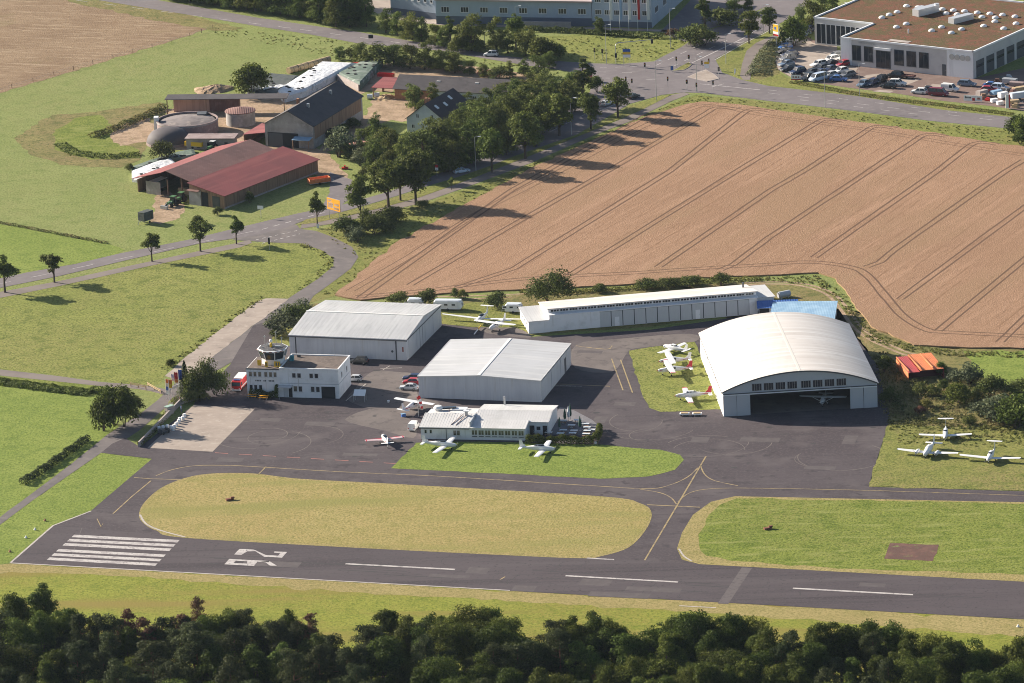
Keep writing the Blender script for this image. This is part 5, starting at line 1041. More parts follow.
# ------------------------------------------------------------------ aircraft
AIRW = mat('aircraft_white', (.72,.72,.72), .3, spec=.5); AIRC = {'red': mat('aircraft_red', (.50,.03,.05), .35), 'blue': mat('aircraft_blue', (.05,.13,.42), .35), 'navy': mat('aircraft_navy', (.03,.035,.08), .35), 'white': AIRW, 'grey': mat('aircraft_grey', (.33,.33,.35), .4), 'orange': M['orange']}
def aircraft(label, tips, nose, h, L=7.6, high=False, tail='low', twin=False, accent='red', fin='white', wingtip=None, chord=1.55, span=None, name='light_aircraft', taildragger=False, nwin=3, taper=.75, stripe=True, glider=False, z=.08, fwd=.16, wing_stripe=None):
    A_, B_ = G(*tips[0],h), G(*tips[1],h); c = ((A_[0]+B_[0])/2,(A_[1]+B_[1])/2); N_ = G(*nose,h)
    hd = ang(A_,B_)+math.pi/2
    if math.cos(hd)*(N_[0]-c[0])+math.sin(hd)*(N_[1]-c[1]) < 0: hd += math.pi
    S_ = span or dist(A_,B_)
    off = L*fwd; org = (c[0]-math.cos(hd)*off, c[1]-math.sin(hd)*off, z)
    o = thing(name, label, 'aircraft', org, hd)
    fh = 1.25 if high else 1.1     # fuselage centre height
    fr = .62 if not twin else .72
    k = L/7.6
    prof = [(L*.5,.06,0,.10),(L*.485,.26,0,.30),(L*.42,.42,.0,.46),(L*.30,.52,.02,.55),(L*.16,fr*.92,.16 if not glider else .05,fr*1.08),(L*.02,fr*.95,.18 if not glider else .05,fr*1.1),(-L*.12,fr*.78,.10,fr*.85),(-L*.28,fr*.42,.08,fr*.5),(-L*.46,.12,.12,.22),(-L*.5,.05,.14,.1)]
    def sec(x, rw, dz, rh, s=1.0): return [(x, s*rw*math.copysign(abs(math.cos(t))**.75,math.cos(t)), fh+dz+s*rh*math.copysign(abs(math.sin(t))**.75,math.sin(t))) for t in [2*math.pi*i/14 for i in range(14)]]
    fu = MB().loft([sec(*p) for p in prof]).build('fuselage', AIRW, o, smooth=True)
    # wing
    wz = fh + (fr*1.22 if high else -fr*.55) if not glider else fh-.25
    dih = .05 if not high else .015
    wx = off
    def airfoil(x, ch, y, z): return [(x+ch*.5,y,z),(x+ch*.32,y,z+ch*.075),(x+ch*.0,y,z+ch*.08),(x-ch*.5,y,z+.01),(x-ch*.5,y,z-.01),(x,y,z-ch*.04),(x+ch*.35,y,z-ch*.04)]
    hs = S_/2
    for s in (-1,1):
        y0 = s*(0 if high else fr*.6); ym = s*hs*.45
        wg = MB().loft([airfoil(wx,chord,y0,wz),airfoil(wx,chord*(1 if high else .95),ym,wz+abs(ym)*dih),airfoil(wx-.05,chord*taper,s*hs*.97,wz+hs*.97*dih),airfoil(wx-.12,chord*taper*.7,s*hs,wz+hs*dih+.03)]).build('wing', AIRW, o, smooth=True)
        if wingtip: MB().loft([airfoil(wx-.05,chord*taper*1.04,s*hs*.91,wz+hs*.91*dih),airfoil(wx-.05,chord*taper*1.04,s*hs*.985,wz+hs*.985*dih)]).build('wing_tip', AIRC[wingtip], wg)
        if wing_stripe:
            for off_ in (.28,-.3):
                MB().add([(wx+chord*(off_+.1),s*fr,wz+chord*.1+fr*dih),(wx+chord*(off_-.1),s*fr,wz+chord*.1+fr*dih),(wx+chord*(off_-.08)*taper,s*hs*.95,wz+chord*.1+hs*.95*dih),(wx+chord*(off_+.08)*taper,s*hs*.95,wz+chord*.1+hs*.95*dih)],[(0,1,2,3)]).build('wing_stripe', AIRC[wing_stripe], wg)
        if high and not glider:
            MB().tube((wx+.1,s*fr*.9,fh-.35),(wx+.1,s*hs*.48,wz-.05),.05,n=6).build('strut', AIRW, o)
        if twin:
            e = MB().loft([[(wx+x_, s*hs*.33+r_*math.cos(t), wz+hs*.33*dih+.12+r_*math.sin(t)) for t in [2*math.pi*i/10 for i in range(10)]] for x_, r_ in ((1.65,.12),(1.55,.32),(.9,.45),(-.2,.42),(-1.3,.1))]).build('engine', AIRW, o, smooth=True)
            pp = MB(); 
            for t in (0,1,2): a_ = t*2*math.pi/3+.3; pp.cbox((wx+1.7, s*hs*.33+.5*math.cos(a_), wz+hs*.33*dih+.12+.5*math.sin(a_)), (.04,.1,.1)); pp.tube((wx+1.7,s*hs*.33,wz+hs*.33*dih+.12),(wx+1.7,s*hs*.33+.95*math.cos(a_),wz+hs*.33*dih+.12+.95*math.sin(a_)),.07,.03,n=5)
            pp.build('propeller', M['dark_trim'], e)
            MB().loft([airfoil(wx,.9,s*hs*.99,wz+hs*dih),airfoil(wx,.9,s*hs*1.02,wz+hs*dih+.05)]).build('tip_tank', AIRW, wg)
    # tail
    fz = fh+.15; ft = fz+1.55*k if tail != 'T' else fz+1.75*k
    fx = -L*.5
    MB().loft([[(fx+1.55*k,-.03,fz),(fx+1.55*k,.03,fz),(fx+.02,.04,fz),(fx+.02,-.04,fz)],[(fx+.75*k,-.03,fz+.75*k),(fx+.75*k,.03,fz+.75*k),(fx-.08,.03,fz+.75*k),(fx-.08,-.03,fz+.75*k)],[(fx+.45*k,-.02,ft),(fx+.45*k,.02,ft),(fx-.18,.02,ft),(fx-.18,-.02,ft)]]).build('tail_fin', AIRC[fin], o)
    tz = fz-.05 if tail != 'T' else ft
    th = 1.65*k if not glider else 1.7
    tp = MB()
    tp.loft([airfoil(fx+.35,.65*k,-th,tz+.02),airfoil(fx+.38,.95*k,0,tz),airfoil(fx+.35,.65*k,th,tz+.02)]).build('tailplane', AIRW, o)
    # glass
    if high:
        gl = MB(); gl.loft([[(L*.255,-fr*.75,fh+.46),(L*.255,fr*.75,fh+.46),(L*.255,fr*.7,fh+.5),(L*.255,-fr*.7,fh+.5)],[(L*.19,-fr*.92,fh+.42),(L*.19,fr*.92,fh+.42),(L*.19,fr*.7,wz-.06),(L*.19,-fr*.7,wz-.06)]])
        for s in (-1,1):
            for q in range(nwin-1): gl.box(L*(.17-.1*q)-.62*k,L*(.17-.1*q),s*fr*.955-.04,s*fr*.955+.04,fh+.30,fh+.70)
        gl.build('windows', M['glass'], o)
    else:
        gl = MB(); s0 = L*.24
        gl.loft([sec(s0,.30,.42,.14),sec(s0-.5*k,.44,.50,.36),sec(s0-1.1*k,.47,.52,.45),sec(s0-1.9*k,.45,.5,.40),sec(s0-2.7*k,.25,.42,.2)]).build('canopy', M['glass'], o, smooth=True)
        rf_ = MB().loft([sec(s0-.75*k,.30,.84,.14),sec(s0-1.2*k,.36,.88,.14),sec(s0-2.0*k,.32,.82,.14)]).build('cabin_roof', AIRW, o, smooth=True) if nwin > 1 else None
        if nwin > 1:
            for s in (-1,1):
                for q in range(nwin): MB().box(s0-.95*k-.72*q*k,s0-.90*k-.72*q*k,s*.44-.06,s*.44+.06,fh+.35,fh+.95).build('window_post', AIRW, o)
    if stripe:
        for s in (-1,1):
            MB().add([(x,s*(w_+.012),zz) for x,w_,zz in ((L*.44,.40,fh-.06),(L*.16,fr*.93,fh-.02),(-L*.1,fr*.80,fh+.02),(-L*.42,.19,fh+.10),(-L*.42,.19,fh+.22),(-L*.1,fr*.80,fh+.24),(L*.16,fr*.93,fh+.2),(L*.44,.40,fh+.12))],[tuple(range(8))]).build('stripe', AIRC[accent], fu)
    if not twin and not glider:
        sp = MB().lathe([(.02,0),(.17,-.28),(.19,-.34)][::-1],(0,0,0),10).build('spinner', AIRC[accent], o, loc=(L*.5+.28,0,fh)); sp.rotation_euler = (0,math.pi/2,0)
        pr_ = MB(); 
        for a_ in (.5,.5+math.pi): pr_.tube((L*.5+.08,0,fh),(L*.5+.08,.92*math.cos(a_),fh+.92*math.sin(a_)),.08,.04,n=5)
        pr_.build('propeller', M['dark_trim'], o)
    # gear
    wheels = [(wx-.25,1.15,1),(wx-.25,-1.15,1)] + ([(-L*.46,0,.6)] if taildragger else [(L*.36,0,.9)])
    if glider: wheels = [(wx,.75,.9),(wx,-.75,.9),(-L*.45,0,.5)]
    for x,y,s in wheels:
        r_ = .2*s; g_ = MB().tube((x,y*.45 if y else 0,fh-.3),(x,y,r_),.05,n=6).build('gear_leg', AIRW, o); MB().tube((x,y-.07,r_),(x,y+.07,r_),r_,n=12).build('tyre', M['tyre'], g_)
    return o
aircraft('white and red high wing aircraft beside the windsock at the clubhouse end', ((392.9,397.9),(436.7,404.9)), (424,397), 2.1, 7.8, True, accent='red', span=11, chord=1.6, taper=.85)
aircraft('white low wing aircraft with red striped wings standing alone on the apron', ((365,441.2),(404.1,437.3)), (383,432.5), .9, 6.8, accent='red', wing_stripe='red', taildragger=True, nwin=1, chord=1.5, wingtip='red', taper=.8)
aircraft('plain white low wing aircraft on the grass below the veranda, left of two', ((434.6,454.4),(455,437.5)), (460,447), .8, 8.2, accent='white', nwin=1, stripe=False, fin='white')
aircraft('white low wing aircraft with navy tail band on the grass below the terrace hedge', ((536.3,458.3),(549.8,441.9)), (559,450), .8, 8.2, accent='navy', nwin=1, stripe=False)
aircraft('white and blue low wing aircraft farthest back beside the arched hangar', ((658.8,354),(684.5,344.2)), (663,347.5), .8, 7.4, accent='blue', span=10, nwin=2, fin='white')
aircraft('white and red high wing aircraft between the blue one and the red finned one', ((666.7,351.5),(673.3,363.3)), (660.8,359.4), 2.1, 7.6, True, accent='red', span=10.8)
aircraft('white high wing aircraft with bright red tail fin on the hangar grass', ((664.8,358.7),(674,374.5)), (656.9,370.6), 2.1, 8.2, True, accent='red', fin='red', wingtip='red', span=11)
aircraft('white low wing aircraft with red fin and red wing tips nearest the arched hangar doors', ((684.5,389),(691,404.2)), (672.7,397.6), .8, 8.4, accent='red', fin='red', wingtip='red', nwin=4)
aircraft('white T tailed aircraft nose forward in the rough grass by the bushes', ((918.9,435),(971.9,434.6)), (944.7,443), 1.0, 8.2, tail='T', accent='navy', stripe=False, nwin=2, chord=1.5)
aircraft('white twin engined aircraft parked at the left edge of the rough grass', ((897.9,449.5),(957.6,453.6)), (927,458), 1.0, 9.0, twin=True, accent='navy', stripe=False, nwin=3, chord=1.7, taper=.6)
aircraft('white low wing aircraft furthest right on the field grass', ((959.7,456.3),(1020.7,459.7)), (989.5,466), .8, 8.0, tail='T', accent='white', stripe=False, nwin=2, chord=1.45)
aircraft('white motor glider with very long wings and T tail before the caravan', ((442.4,315.2),(521,320.5)), (474,330), 1.1, 7.6, tail='T', glider=True, accent='white', stripe=False, nwin=1, chord=1.15, taper=.6, fwd=.08, name='motor_glider')
aircraft('white high wing aircraft beside the motor glider at the end of the long hangar', ((470.3,319.8),(519.6,325.6)), (490.3,334), 2.1, 8.0, True, accent='grey', span=11.5)
aircraft('pale high wing aircraft standing inside the dark arched hangar', ((800,396),(846,397)), (822,412), 2.1, 7.8, True, accent='grey', span=11)

# ------------------------------------------------------------------ posts, flags, signs
def pole(mb, x, y, z0, z1, r=.06, n=6, r1=None): return mb.tube((x,y,z0),(x,y,z1),r,r1 or r,n)
def lamp(u, v, vtop, label, arm=1, hd=0):
    p = G(u,v); H = hpx(v-vtop, v); o = thing('street_lamp', label, 'street lamp', p, hd, 'street lamps along the roads')
    MB().tube((0,0,0),(0,0,H),.10,.06,8).build('mast', M['galv'], o); b = MB(); b.tube((0,0,H),(arm,0,H+.15),.05,n=6)
    b.build('arm', M['galv'], o); MB().loft([[(x,-w_,H+.06),(x,w_,H+.06),(x,w_,H+.22),(x,-w_,H+.22)] for x,w_ in ((arm-.1,.08),(arm+.3,.18),(arm+.8,.1))]).build('lamp_head', M['metal_white'], o)
for k, (u,v,vt,l) in enumerate(((476,171,137.5,'tall street lamp beside the pale blue estate on the avenue road'),(516.8,50,7.5,'street lamp standing through the tree right of the white car'),(606.5,64,26,'street lamp in front of the wild meadow left of the signal gantry'),(670.5,47.5,10,'street lamp at the upper left corner of the junction road'),
    (577.5,102,73.5,'street lamp against the big rounded tree near the junction'),(571.5,135,99,'street lamp between the two avenue trees nearest the junction'),(726,64,35,'street lamp on the verge right of the junction'),(656.5,100,62,'thin street lamp at the lower left corner of the junction'),(763.5,33,6,'street lamp between the two trees on the upper road'),
    (825,107,67.5,'street lamp on the verge in front of the dealership cluster of cars'),(859.5,96,65,'street lamp on the verge left of the dark trio of cars'),(435.5,19,4,'lamp before the small windowed works building'),(485,50,32,'short street lamp just left of the white car on the upper road'),(697,92,58,'slender mast on the lower edge of the junction'),(842,22,4,'slim lamp behind the left showroom roof edge'),(364,218,203,'thin lamp post right of the orange sign'))):
    lamp(u,v,vt,l)
def signal(u, v, vt, label, heads=1):
    p = G(u,v); H = max(2.6,hpx(v-vt,v)); o = thing('traffic_light', label, 'traffic light', p, rnd.uniform(-.6,.6), 'traffic lights at the junction')
    MB().tube((0,0,0),(0,0,H),.06,n=6).build('post', M['galv'], o); h = MB().box(-.22,.22,-.2,.2,H-1.0,H+.2).build('signal_head', M['dark'], o)
    for i, m in enumerate(('lamp_red','yellow','parasol')): MB().tube((0,-.23,H+.02-.36*i),(0,-.2,H+.02-.36*i),.11,n=8).build('signal_lens', M[m], h)
for u,v,vt,l in ((645,72,67.5,'traffic light on the open road at the left of the junction'),(676.5,68,57.5,'left traffic light on the small median'),(689,64,56.5,'right traffic light on the small median'),(702,72,61.5,'traffic light at the left tip of the triangular island'),(709,70,59.5,'traffic light at the top of the triangular island'),(719,81,68,'traffic light at the right corner of the triangular island'),(687,90,80.5,'traffic light just below the triangular island'),(696.5,92,86,'short signal post on the lower road edge of the junction'),(713,90,84.5,'traffic light furthest right on the lower road edge'),(668,88,77.5,'traffic light beside the lower left street corner'),(626,86,80,'left of the two signals beyond the corner tree'),(632,88,80.5,'right of the two signals beyond the corner tree'),(595,62,49,'signal at the left of the gantry on the grass'),(602.5,60,50,'second signal at the left of the gantry on the grass')): signal(u,v,vt,l)
p = G(616,63.5); H = hpx(20,63); o = thing('signal_gantry', 'curved mast arm with hanging traffic signal reaching over the upper road', 'signal gantry', p, 0)
ar = G(652.5,60); L_ = dist(p,ar); a_ = ang(p,ar); o.rotation_euler = (0,0,a_)
b = MB(); pts = [(0,0,0),(0,0,H-.8),(.3,0,H-.25),(.9,0,H),(L_,0,H)]
for i in range(4): b.tube(pts[i],pts[i+1],.11,.09,8)
b.build('mast_arm', M['galv'], o); MB().box(L_-.3,L_+.3,-.2,.2,H-1.2,H+.1).build('signal_head', M['dark'], o); MB().box(-.3,.3,-.25,-.12,1.8,3.2).build('signal_head', M['dark'], o)
def board(u, v, Wd, z0, H, hd, label, strips, name='road_sign', posts=2, cat='road sign'):
    o = thing(name, label, cat, G(u,v), R(hd)); MB().box(-Wd/2,Wd/2,-.05,.05,z0,z0+H).build('panel', M['galv'], o)
    for x0,x1,z_0,z_1,m in strips: MB().box(x0*Wd-Wd/2,x1*Wd-Wd/2,-.075,-.055,z0+z_0*H,z0+z_1*H).build('sign_face', M[m], o)
    xs = (-Wd*.4,Wd*.4) if posts == 2 else (0,)
    for x in xs: MB().tube((x,.1,0),(x,.1,z0+H*.9),.07,n=6).build('post', M['galv'], o)
    return o
board(334.5,220,5.6,2.6,3.3,-50,'big orange direction sign with white fields beside the access road',[(.01,.99,.02,.98,'orange'),(.06,.46,.18,.62,'sign_white'),(.5,.92,.1,.3,'sign_white'),(.56,.92,.42,.62,'sign_white'),(.06,.36,.72,.86,'sign_white')])
board(627,66,2.3,2.6,2.6,-8,'blue yellow and white direction sign in front of the wild meadow',[(.01,.99,.68,.99,'deep_blue'),(.01,.99,.36,.66,'yellow'),(.01,.99,.02,.34,'sign_white')])
board(707,72,1.5,1.2,2.0,-8,'small yellow and white island sign on the triangular island',[(.01,.99,.62,.98,'yellow'),(.01,.99,.02,.6,'sign_white')],posts=1)
board(261,218,1.7,2.4,1.0,-20,'small white road sign in front of the bright red barn',[(.02,.98,.05,.95,'sign_white')],posts=1)
board(318,229,.7,.3,1.1,0,'small white marker sign at the tip of the grass wedge',[(.02,.98,.02,.98,'sign_white')],posts=1)
board(437,176,.9,1.6,1.6,-10,'small red and white warning sign by the avenue trees',[(.02,.98,.02,.5,'sign_white'),(.02,.98,.5,.98,'fire_red')],posts=1)
board(269.5,250,.5,1.6,1.8,-10,'dark narrow sign post at the access road mouth',[(.02,.98,.02,.98,'dark')],posts=1)
board(371,41,1.5,.8,1.2,0,'dark square sign beside the upper country road',[(.02,.98,.02,.98,'dark')],posts=1)
board(672,72,.9,.5,1.4,0,'blue round arrow sign at the left tip of the median',[(.1,.9,.1,.9,'deep_blue')],posts=1)
board(735,75,.5,.5,1.4,35,'white leaning construction board beside the foot path',[(.02,.98,.02,.98,'sign_white')],posts=1)
p = G(776.5,48); o = thing('pylon_sign', 'tall yellow and white dealership pylon sign above the parked cars', 'pylon sign', p, R(-52))
H = hpx(23,48); MB().tube((0,0,0),(0,0,H-3),.12,n=8).build('post', M['galv'], o); MB().box(-1.2,1.2,-.15,.15,H-3.6,H).build('panel', M['sign_white'], o)
MB().box(-1.18,1.18,-.17,-.152,H-2.2,H-.02).build('yellow_field', M['yellow'], o); MB().box(-1.18,1.18,-.17,-.152,H-3.55,H-3.0).build('red_field', M['fire_red'], o); MB().box(-.6,.3,-.185,-.172,H-1.6,H-.8).build('blue_mark', M['deep_blue'], o)
p = G(785,28); 
# flagpoles
def flag(u, v, vt, label, cols, fl=(.55,1.0), wd=1.0, group=None, hang=True):
    p = G(u,v); H = hpx(v-vt,v); o = thing('flagpole', label, 'flagpole', p, 0, group)
    MB().tube((0,0,0),(0,0,H),.06,.04,8).build('pole', M['sign_white'], o)
    z0, z1 = H*fl[0], H*fl[1]-.1; n_ = len(cols)
    for i, c in enumerate(cols):
        q = MB(); V = []; N_ = 7
        za, zb = z1-(z1-z0)*i/n_, z1-(z1-z0)*(i+1)/n_
        for j in range(N_):
            x = .06+wd*j/(N_-1); y = .14*math.sin(j*1.7+i*.2)
            V += [(x,y,za-.12*j/(N_-1)),(x,y+.05,zb-.12*j/(N_-1))]
        V2 = [(x,y+.03,z) for x,y,z in V]
        F = [(2*j,2*j+1,2*j+3,2*j+2) for j in range(N_-1)]
        q.add(V,F); q.add(V2,[f[::-1] for f in F]); q.build('flag_field', c, o, fix=False)
fc = {k: mat('flag_'+k, v, .8) for k, v in dict(red=(.5,.03,.03), white=(.7,.7,.7), blue=(.05,.12,.45), orange=(.6,.2,.05), yellow=(.6,.4,.03), black=(.02,.02,.02), paleblue=(.3,.42,.6)).items()}
flag(166.5,399,378.5,'flagpole with orange white and blue hanging flag, leftmost of the entrance group',[fc['orange'],fc['white'],fc['blue'],fc['white']],(.25,1.0),.75,'flagpoles by the entrance wall')
flag(169.5,401,379,'flagpole with orange flag next to the leftmost entrance flag',[fc['orange'],fc['yellow']],(.6,1.0),.8,'flagpoles by the entrance wall')
flag(172.5,398,373.5,'flagpole with pale flag in the middle of the entrance group',[fc['paleblue'],fc['white']],(.7,1.0),.8,'flagpoles by the entrance wall')
flag(175.5,400,371.5,'flagpole with red flag in the entrance group',[fc['red'],fc['red'],fc['orange']],(.62,1.0),.85,'flagpoles by the entrance wall')
flag(179.5,397,369,'flagpole with blue flag beside the dark spruce',[fc['blue'],fc['navy'] if 'navy' in fc else fc['blue']],(.62,1.0),.8,'flagpoles by the entrance wall')
for u,c,l in ((610.5,'white','leftmost flagpole with long white flag before the works building'),(620,'paleblue','second flagpole with long pale flag before the works building'),(629,'white','middle flagpole with long white flag before the works building'),(638,'red','flagpole with long red flag before the works building'),(647.5,'white','rightmost flagpole with long white flag before the works building')):
    flag(u,31,-6,l,[fc[c],fc[c]],(.3,1.0),.75,'flagpoles before the works building')
# windsock
p = G(418.6,416.8); o = thing('windsock', 'red and white striped windsock hanging limp on a pole by the clubhouse', 'windsock', p)
H = hpx(20.8,416); MB().tube((0,0,0),(0,0,H),.09,.06,8).build('pole', M['galv'], o)
b = MB(); N_ = 5
for i in range(N_):
    t0, t1 = i/N_, (i+1)/N_; f = lambda t: (.15+.75*t**.8, -.05, H-.1-2.9*t)
    b.tube(f(t0),f(t1),.46-.22*t0,.46-.22*t1,12,i%2,False)
b.build('sock', [fc['red'],fc['white']], o, smooth=True)

# fence wall, concrete pad furniture
wb = thing('retaining_wall', 'low grey retaining wall along the left edge of the concrete pad', 'wall', G(138.8,447.4))
W_ = [np.array(G(u,v))-np.array(G(138.8,447.4)) for u,v in ((138.8,447.4),(180.4,404.5),(196,399.5))]
q = MB()
for i in (0,1):
    d = W_[i+1]-W_[i]; L_ = np.linalg.norm(d); q.cbox((*((W_[i]+W_[i+1])/2),.65),(L_-.02,.35,1.3),math.atan2(d[1],d[0]))
q.build('wall_body', M['grey_conc'], wb)
for k, (x,y) in enumerate(((248,408),(283,402),(318,395),(352,402),(378,392),(366,412),(396,372),(416,350),(424,332),(452,322),(464,300))):
    u, v = 130+x/8.533, 380+y/8.533
    o = thing('drum', ['leftmost','second','third','fourth','fifth','sixth','seventh','eighth','ninth','tenth','topmost'][k]+' white drum in the row standing on the concrete pad', 'drum', (*G(u,v+1,.4),.07), 0, 'white drums along the pad wall')
    MB().lathe([(.02,0),(.36,0),(.38,.05),(.38,.45),(.4,.48),(.38,.52),(.38,.9),(.34,.95),(.02,.94)],(0,0,0),16).build('drum_body', M['sign_white'], o, smooth=True)
o = thing('machine_cart', 'dark low maintenance cart at the left end of the white drums', 'cart', (*G(164,433.5),.07), .9)
MB().box(-1.4,1.4,-.7,.7,.35,.8).box(-1.2,-.3,-.6,.6,.8,1.3).build('cart_body', M['dark_trim'], o); MB().box(-.2,1.3,-.6,.6,.81,.95).build('bed', M['tyre'], o)
for x in (-.9,.9):
    for y in (-.7,.7): MB().tube((x,y-.08,.3),(x,y+.08,.3),.3,n=10).build('wheel', M['tyre'], o)
o = thing('shelter_box', 'small pale green box cabinet on the retaining wall', 'cabinet', G(169.5,414), .8); MB().box(-1.0,1.0,-.5,.5,0,1.9).build('cabinet_body', M['grey_conc'], o); MB().box(-1.1,1.1,-.6,.6,1.91,2.05).build('lid', mat('pale_green_lid',(.30,.42,.36),.6), o)
def bench(u, v, hd, label):
    o = thing('beer_bench', label, 'bench set', (*G(u,v),.07), R(hd)); MB().box(-1.1,1.1,-.3,.3,.72,.78).build('tabletop', M['orange'], o)
    for y in (-.75,.75): MB().box(-1.1,1.1,y-.13,y+.13,.44,.49).build('seat', M['orange'], o)
    for x in (-.8,.8): MB().box(x-.03,x+.03,-.28,.28,0,.715).box(x-.03,x+.03,-.85,-.65,0,.435).box(x-.03,x+.03,.65,.85,0,.435).build('leg', M['galv'], o)
bench(252.5,397.5,-12,'left orange bench set before the control tower hedge'); bench(264,399,-12,'right orange bench set before the control tower hedge')
p = G(360,401.5); o = thing('notice_board', 'white sloping notice board on four legs right of the control tower', 'notice board', (p[0],p[1],.07), R(-12))
MB().extrude([(-.7,1.5),(.9,2.5),(.9,2.62),(-.7,1.62)], 'x', -1.4, 1.4).build('panel', M['sign_white'], o)
for x in (-1.3,1.3):
    for y,h in ((-.6,1.5),(.8,2.4)): MB().tube((x,y,0),(x,y,h),.06,n=6).build('leg', M['galv'], o)
# fire engine
p = G(240,387.5,.2); o = thing('fire_engine', 'red fire engine with white roof beside the control tower', 'fire engine', (p[0],p[1],.07), R(-103))
L_, Wd = 6.6, 2.3
MB().loft([[(x,-w_,.55),(x,w_,.55),(x,w_,z_),(x,w_*.9,z_+.15),(x,-w_*.9,z_+.15),(x,-w_,z_)] for x,w_,z_ in ((3.3,1.08,1.5),(3.1,1.13,2.3),(2.9,1.14,2.45),(1.6,1.15,2.5),(-3.3,1.15,2.5))]).build('body', M['fire_red'], o)
MB().box(-3.2,1.5,-1.0,1.0,2.66,2.95).build('roof', M['sign_white'], o); MB().loft([[(3.2,-.98,1.5),(3.2,.98,1.5),(3.36,.98,1.5),(3.36,-.98,1.5)],[(3.0,-1.0,2.32),(3.0,1.0,2.32),(3.17,1.0,2.32),(3.17,-1.0,2.32)]]).build('windscreen', M['glass'], o)
for s in (-1,1):
    MB().box(1.9,2.9,s*1.15-.02,s*1.15+.02,1.55,2.25).build('window', M['glass'], o); MB().box(-3.2,3.0,s*1.15-.015,s*1.15+.015,.9,1.25).build('white_stripe', M['sign_white'], o)
    for x in (2.1,-2.1): MB().tube((x,s*1.05-.15,.48),(x,s*1.05+.12,.48),.48,n=14).build('wheel', M['tyre'], o)
    MB().box(3.28,3.36,s*.8-.15,s*.8+.15,.8,1.0).build('headlight', M['lamp_clear'], o)
MB().box(3.2,3.42,-1.1,1.1,.4,.7).build('bumper', M['sign_white'], o); MB().box(2.2,2.5,-.8,.8,2.66,2.85).build('light_bar', M['deep_blue'], o)
# barrier and carts
for u,v,l in ((684.5,414.5,'left of two low white chock carts before the red tipped aircraft'),(697,414.5,'right of two low white chock carts, with orange edge')):
    o = thing('hand_cart', l, 'cart', (*G(u,v,.3),.07), R(-8)); MB().box(-1.1,1.1,-.7,.7,.3,.55).build('cart_body', M['sign_white'], o); MB().box(-.8,.8,-.45,.45,.56,.7).build('load', M['straw'], o)
    for x in (-.7,.7):
        for y in (-.6,.6): MB().tube((x,y-.06,.18),(x,y+.06,.18),.18,n=10).build('wheel', M['tyre'], o)
o = thing('boom_pole', 'long yellow and white tow bar lying on the apron before the motor glider', 'tow bar', (*G(478,331.5),.07), ang(G(474,336),G(482,327)))
b = MB(); b.tube((-3.6,0,.35),(0,0,.45),.13,n=8,mi=0); b.tube((0,0,.45),(3.4,0,.55),.13,n=8,mi=1); b.tube((0,-.5,.12),(0,.5,.12),.12,n=8,mi=2); b.box(-.05,.05,-.05,.05,.12,.45,2); b.build('bar', [M['sign_white'],M['yellow'],M['tyre']], o)
o = thing('equipment_box', 'small blue box lying on the apron left of the windsock', 'box', (*G(403.5,416.7),.07), .3); MB().box(-.5,.5,-.35,.35,0,.6).build('box_body', M['deep_blue'], o); MB().box(-.55,.55,-.4,.4,.61,.7).build('lid', M['blue_roof'], o)
for u,v,l in ((388.5,402.7,'small pinkish wheel chock in the shade left of the high wing aircraft'),(595.5,444.2,'small white bucket beside the terrace hedge')):
    o = thing('bucket', l, 'bucket', (*G(u,v),.07)); MB().lathe([(.02,0),(.22,0),(.32,.5),(.02,.48)],(0,0,0),12).build('bucket_body', M['sign_white'], o)
for u,v,l in ((45,521,'orange cone marker at the start of the runway verge'),(35,530,'second white runway edge marker on the left verge'),(26,538,'third white runway edge marker on the left verge'),(10,552,'orange runway edge marker at the left corner'),(1018,627,'white runway edge marker on the right near verge')):
    o = thing('runway_marker', l, 'marker', G(u,v), 0); MB().lathe([(.02,0),(.3,0),(.32,.06),(.12,.5),(.02,.52)],(0,0,0),10).build('marker_body', M['brick'] if 'orange' in l else M['sign_white'], o)
for u,v,l in ((768,529.5,'small rusty block in the right infield grass'),(230,500.5,'small brown pair of markers in the left infield grass')):
    o = thing('ground_block', l, 'block', (*G(u,v),.08), .3); MB().box(-.9,.8,-.4,.4,0,.4).box(.2,1.0,-.25,.25,.41,.7).build('block_body', mat('rusty_steel',(.16,.06,.035),.9), o)
# caravans
def caravan(u, v, hd, label, L=6.5, H=2.5):
    p = G(u,v,.6); o = thing('caravan', label, 'caravan', (p[0],p[1],.03), R(hd))
    MB().loft([[(x,-1.1,z0),(x,1.1,z0),(x,1.1,z1-.15),(x,.95,z1),(x,-.95,z1),(x,-1.1,z1-.15)] for x,z0,z1 in ((L/2,.9,1.5),(L/2-.3,.5,H-.2),(L/2-.9,.45,H),(-L/2+.5,.45,H),(-L/2+.1,.5,H-.25),(-L/2,.7,1.5))]).build('body', M['metal_white'], o)
    for x in (-2.1,-.4,1.5): window(o, x, -1.12, 1.6, 1.1, .65)
    MB().box(-L/2+.3,L/2-.3,-.7,.7,H+.005,H+.06).build('roof_panel', M['table'], o)
    window(o, L/2-.02, 0, 1.55, 1.3, .6, math.pi/2)
    for y in (-1,1): MB().tube((0,y-.1,.33),(0,y+.1,.33),.33,n=12).build('wheel', M['tyre'], o)
    MB().box(-L/2-1.2,-L/2+.2,-.05,.05,.42,.5).box(-L/2-1.2,-L/2-1.1,-.05,.05,0,.42).build('drawbar', M['galv'], o)
caravan(448.5,307.5,-12,'long white caravan behind the motor glider',7.2,2.6); caravan(514,310,-14,'small pale caravan beside the left end of the long hangar',4.2,2.3); caravan(415.5,306,-10,'white box caravan partly hidden behind the ribbed roof hangar',3.8,2.6)
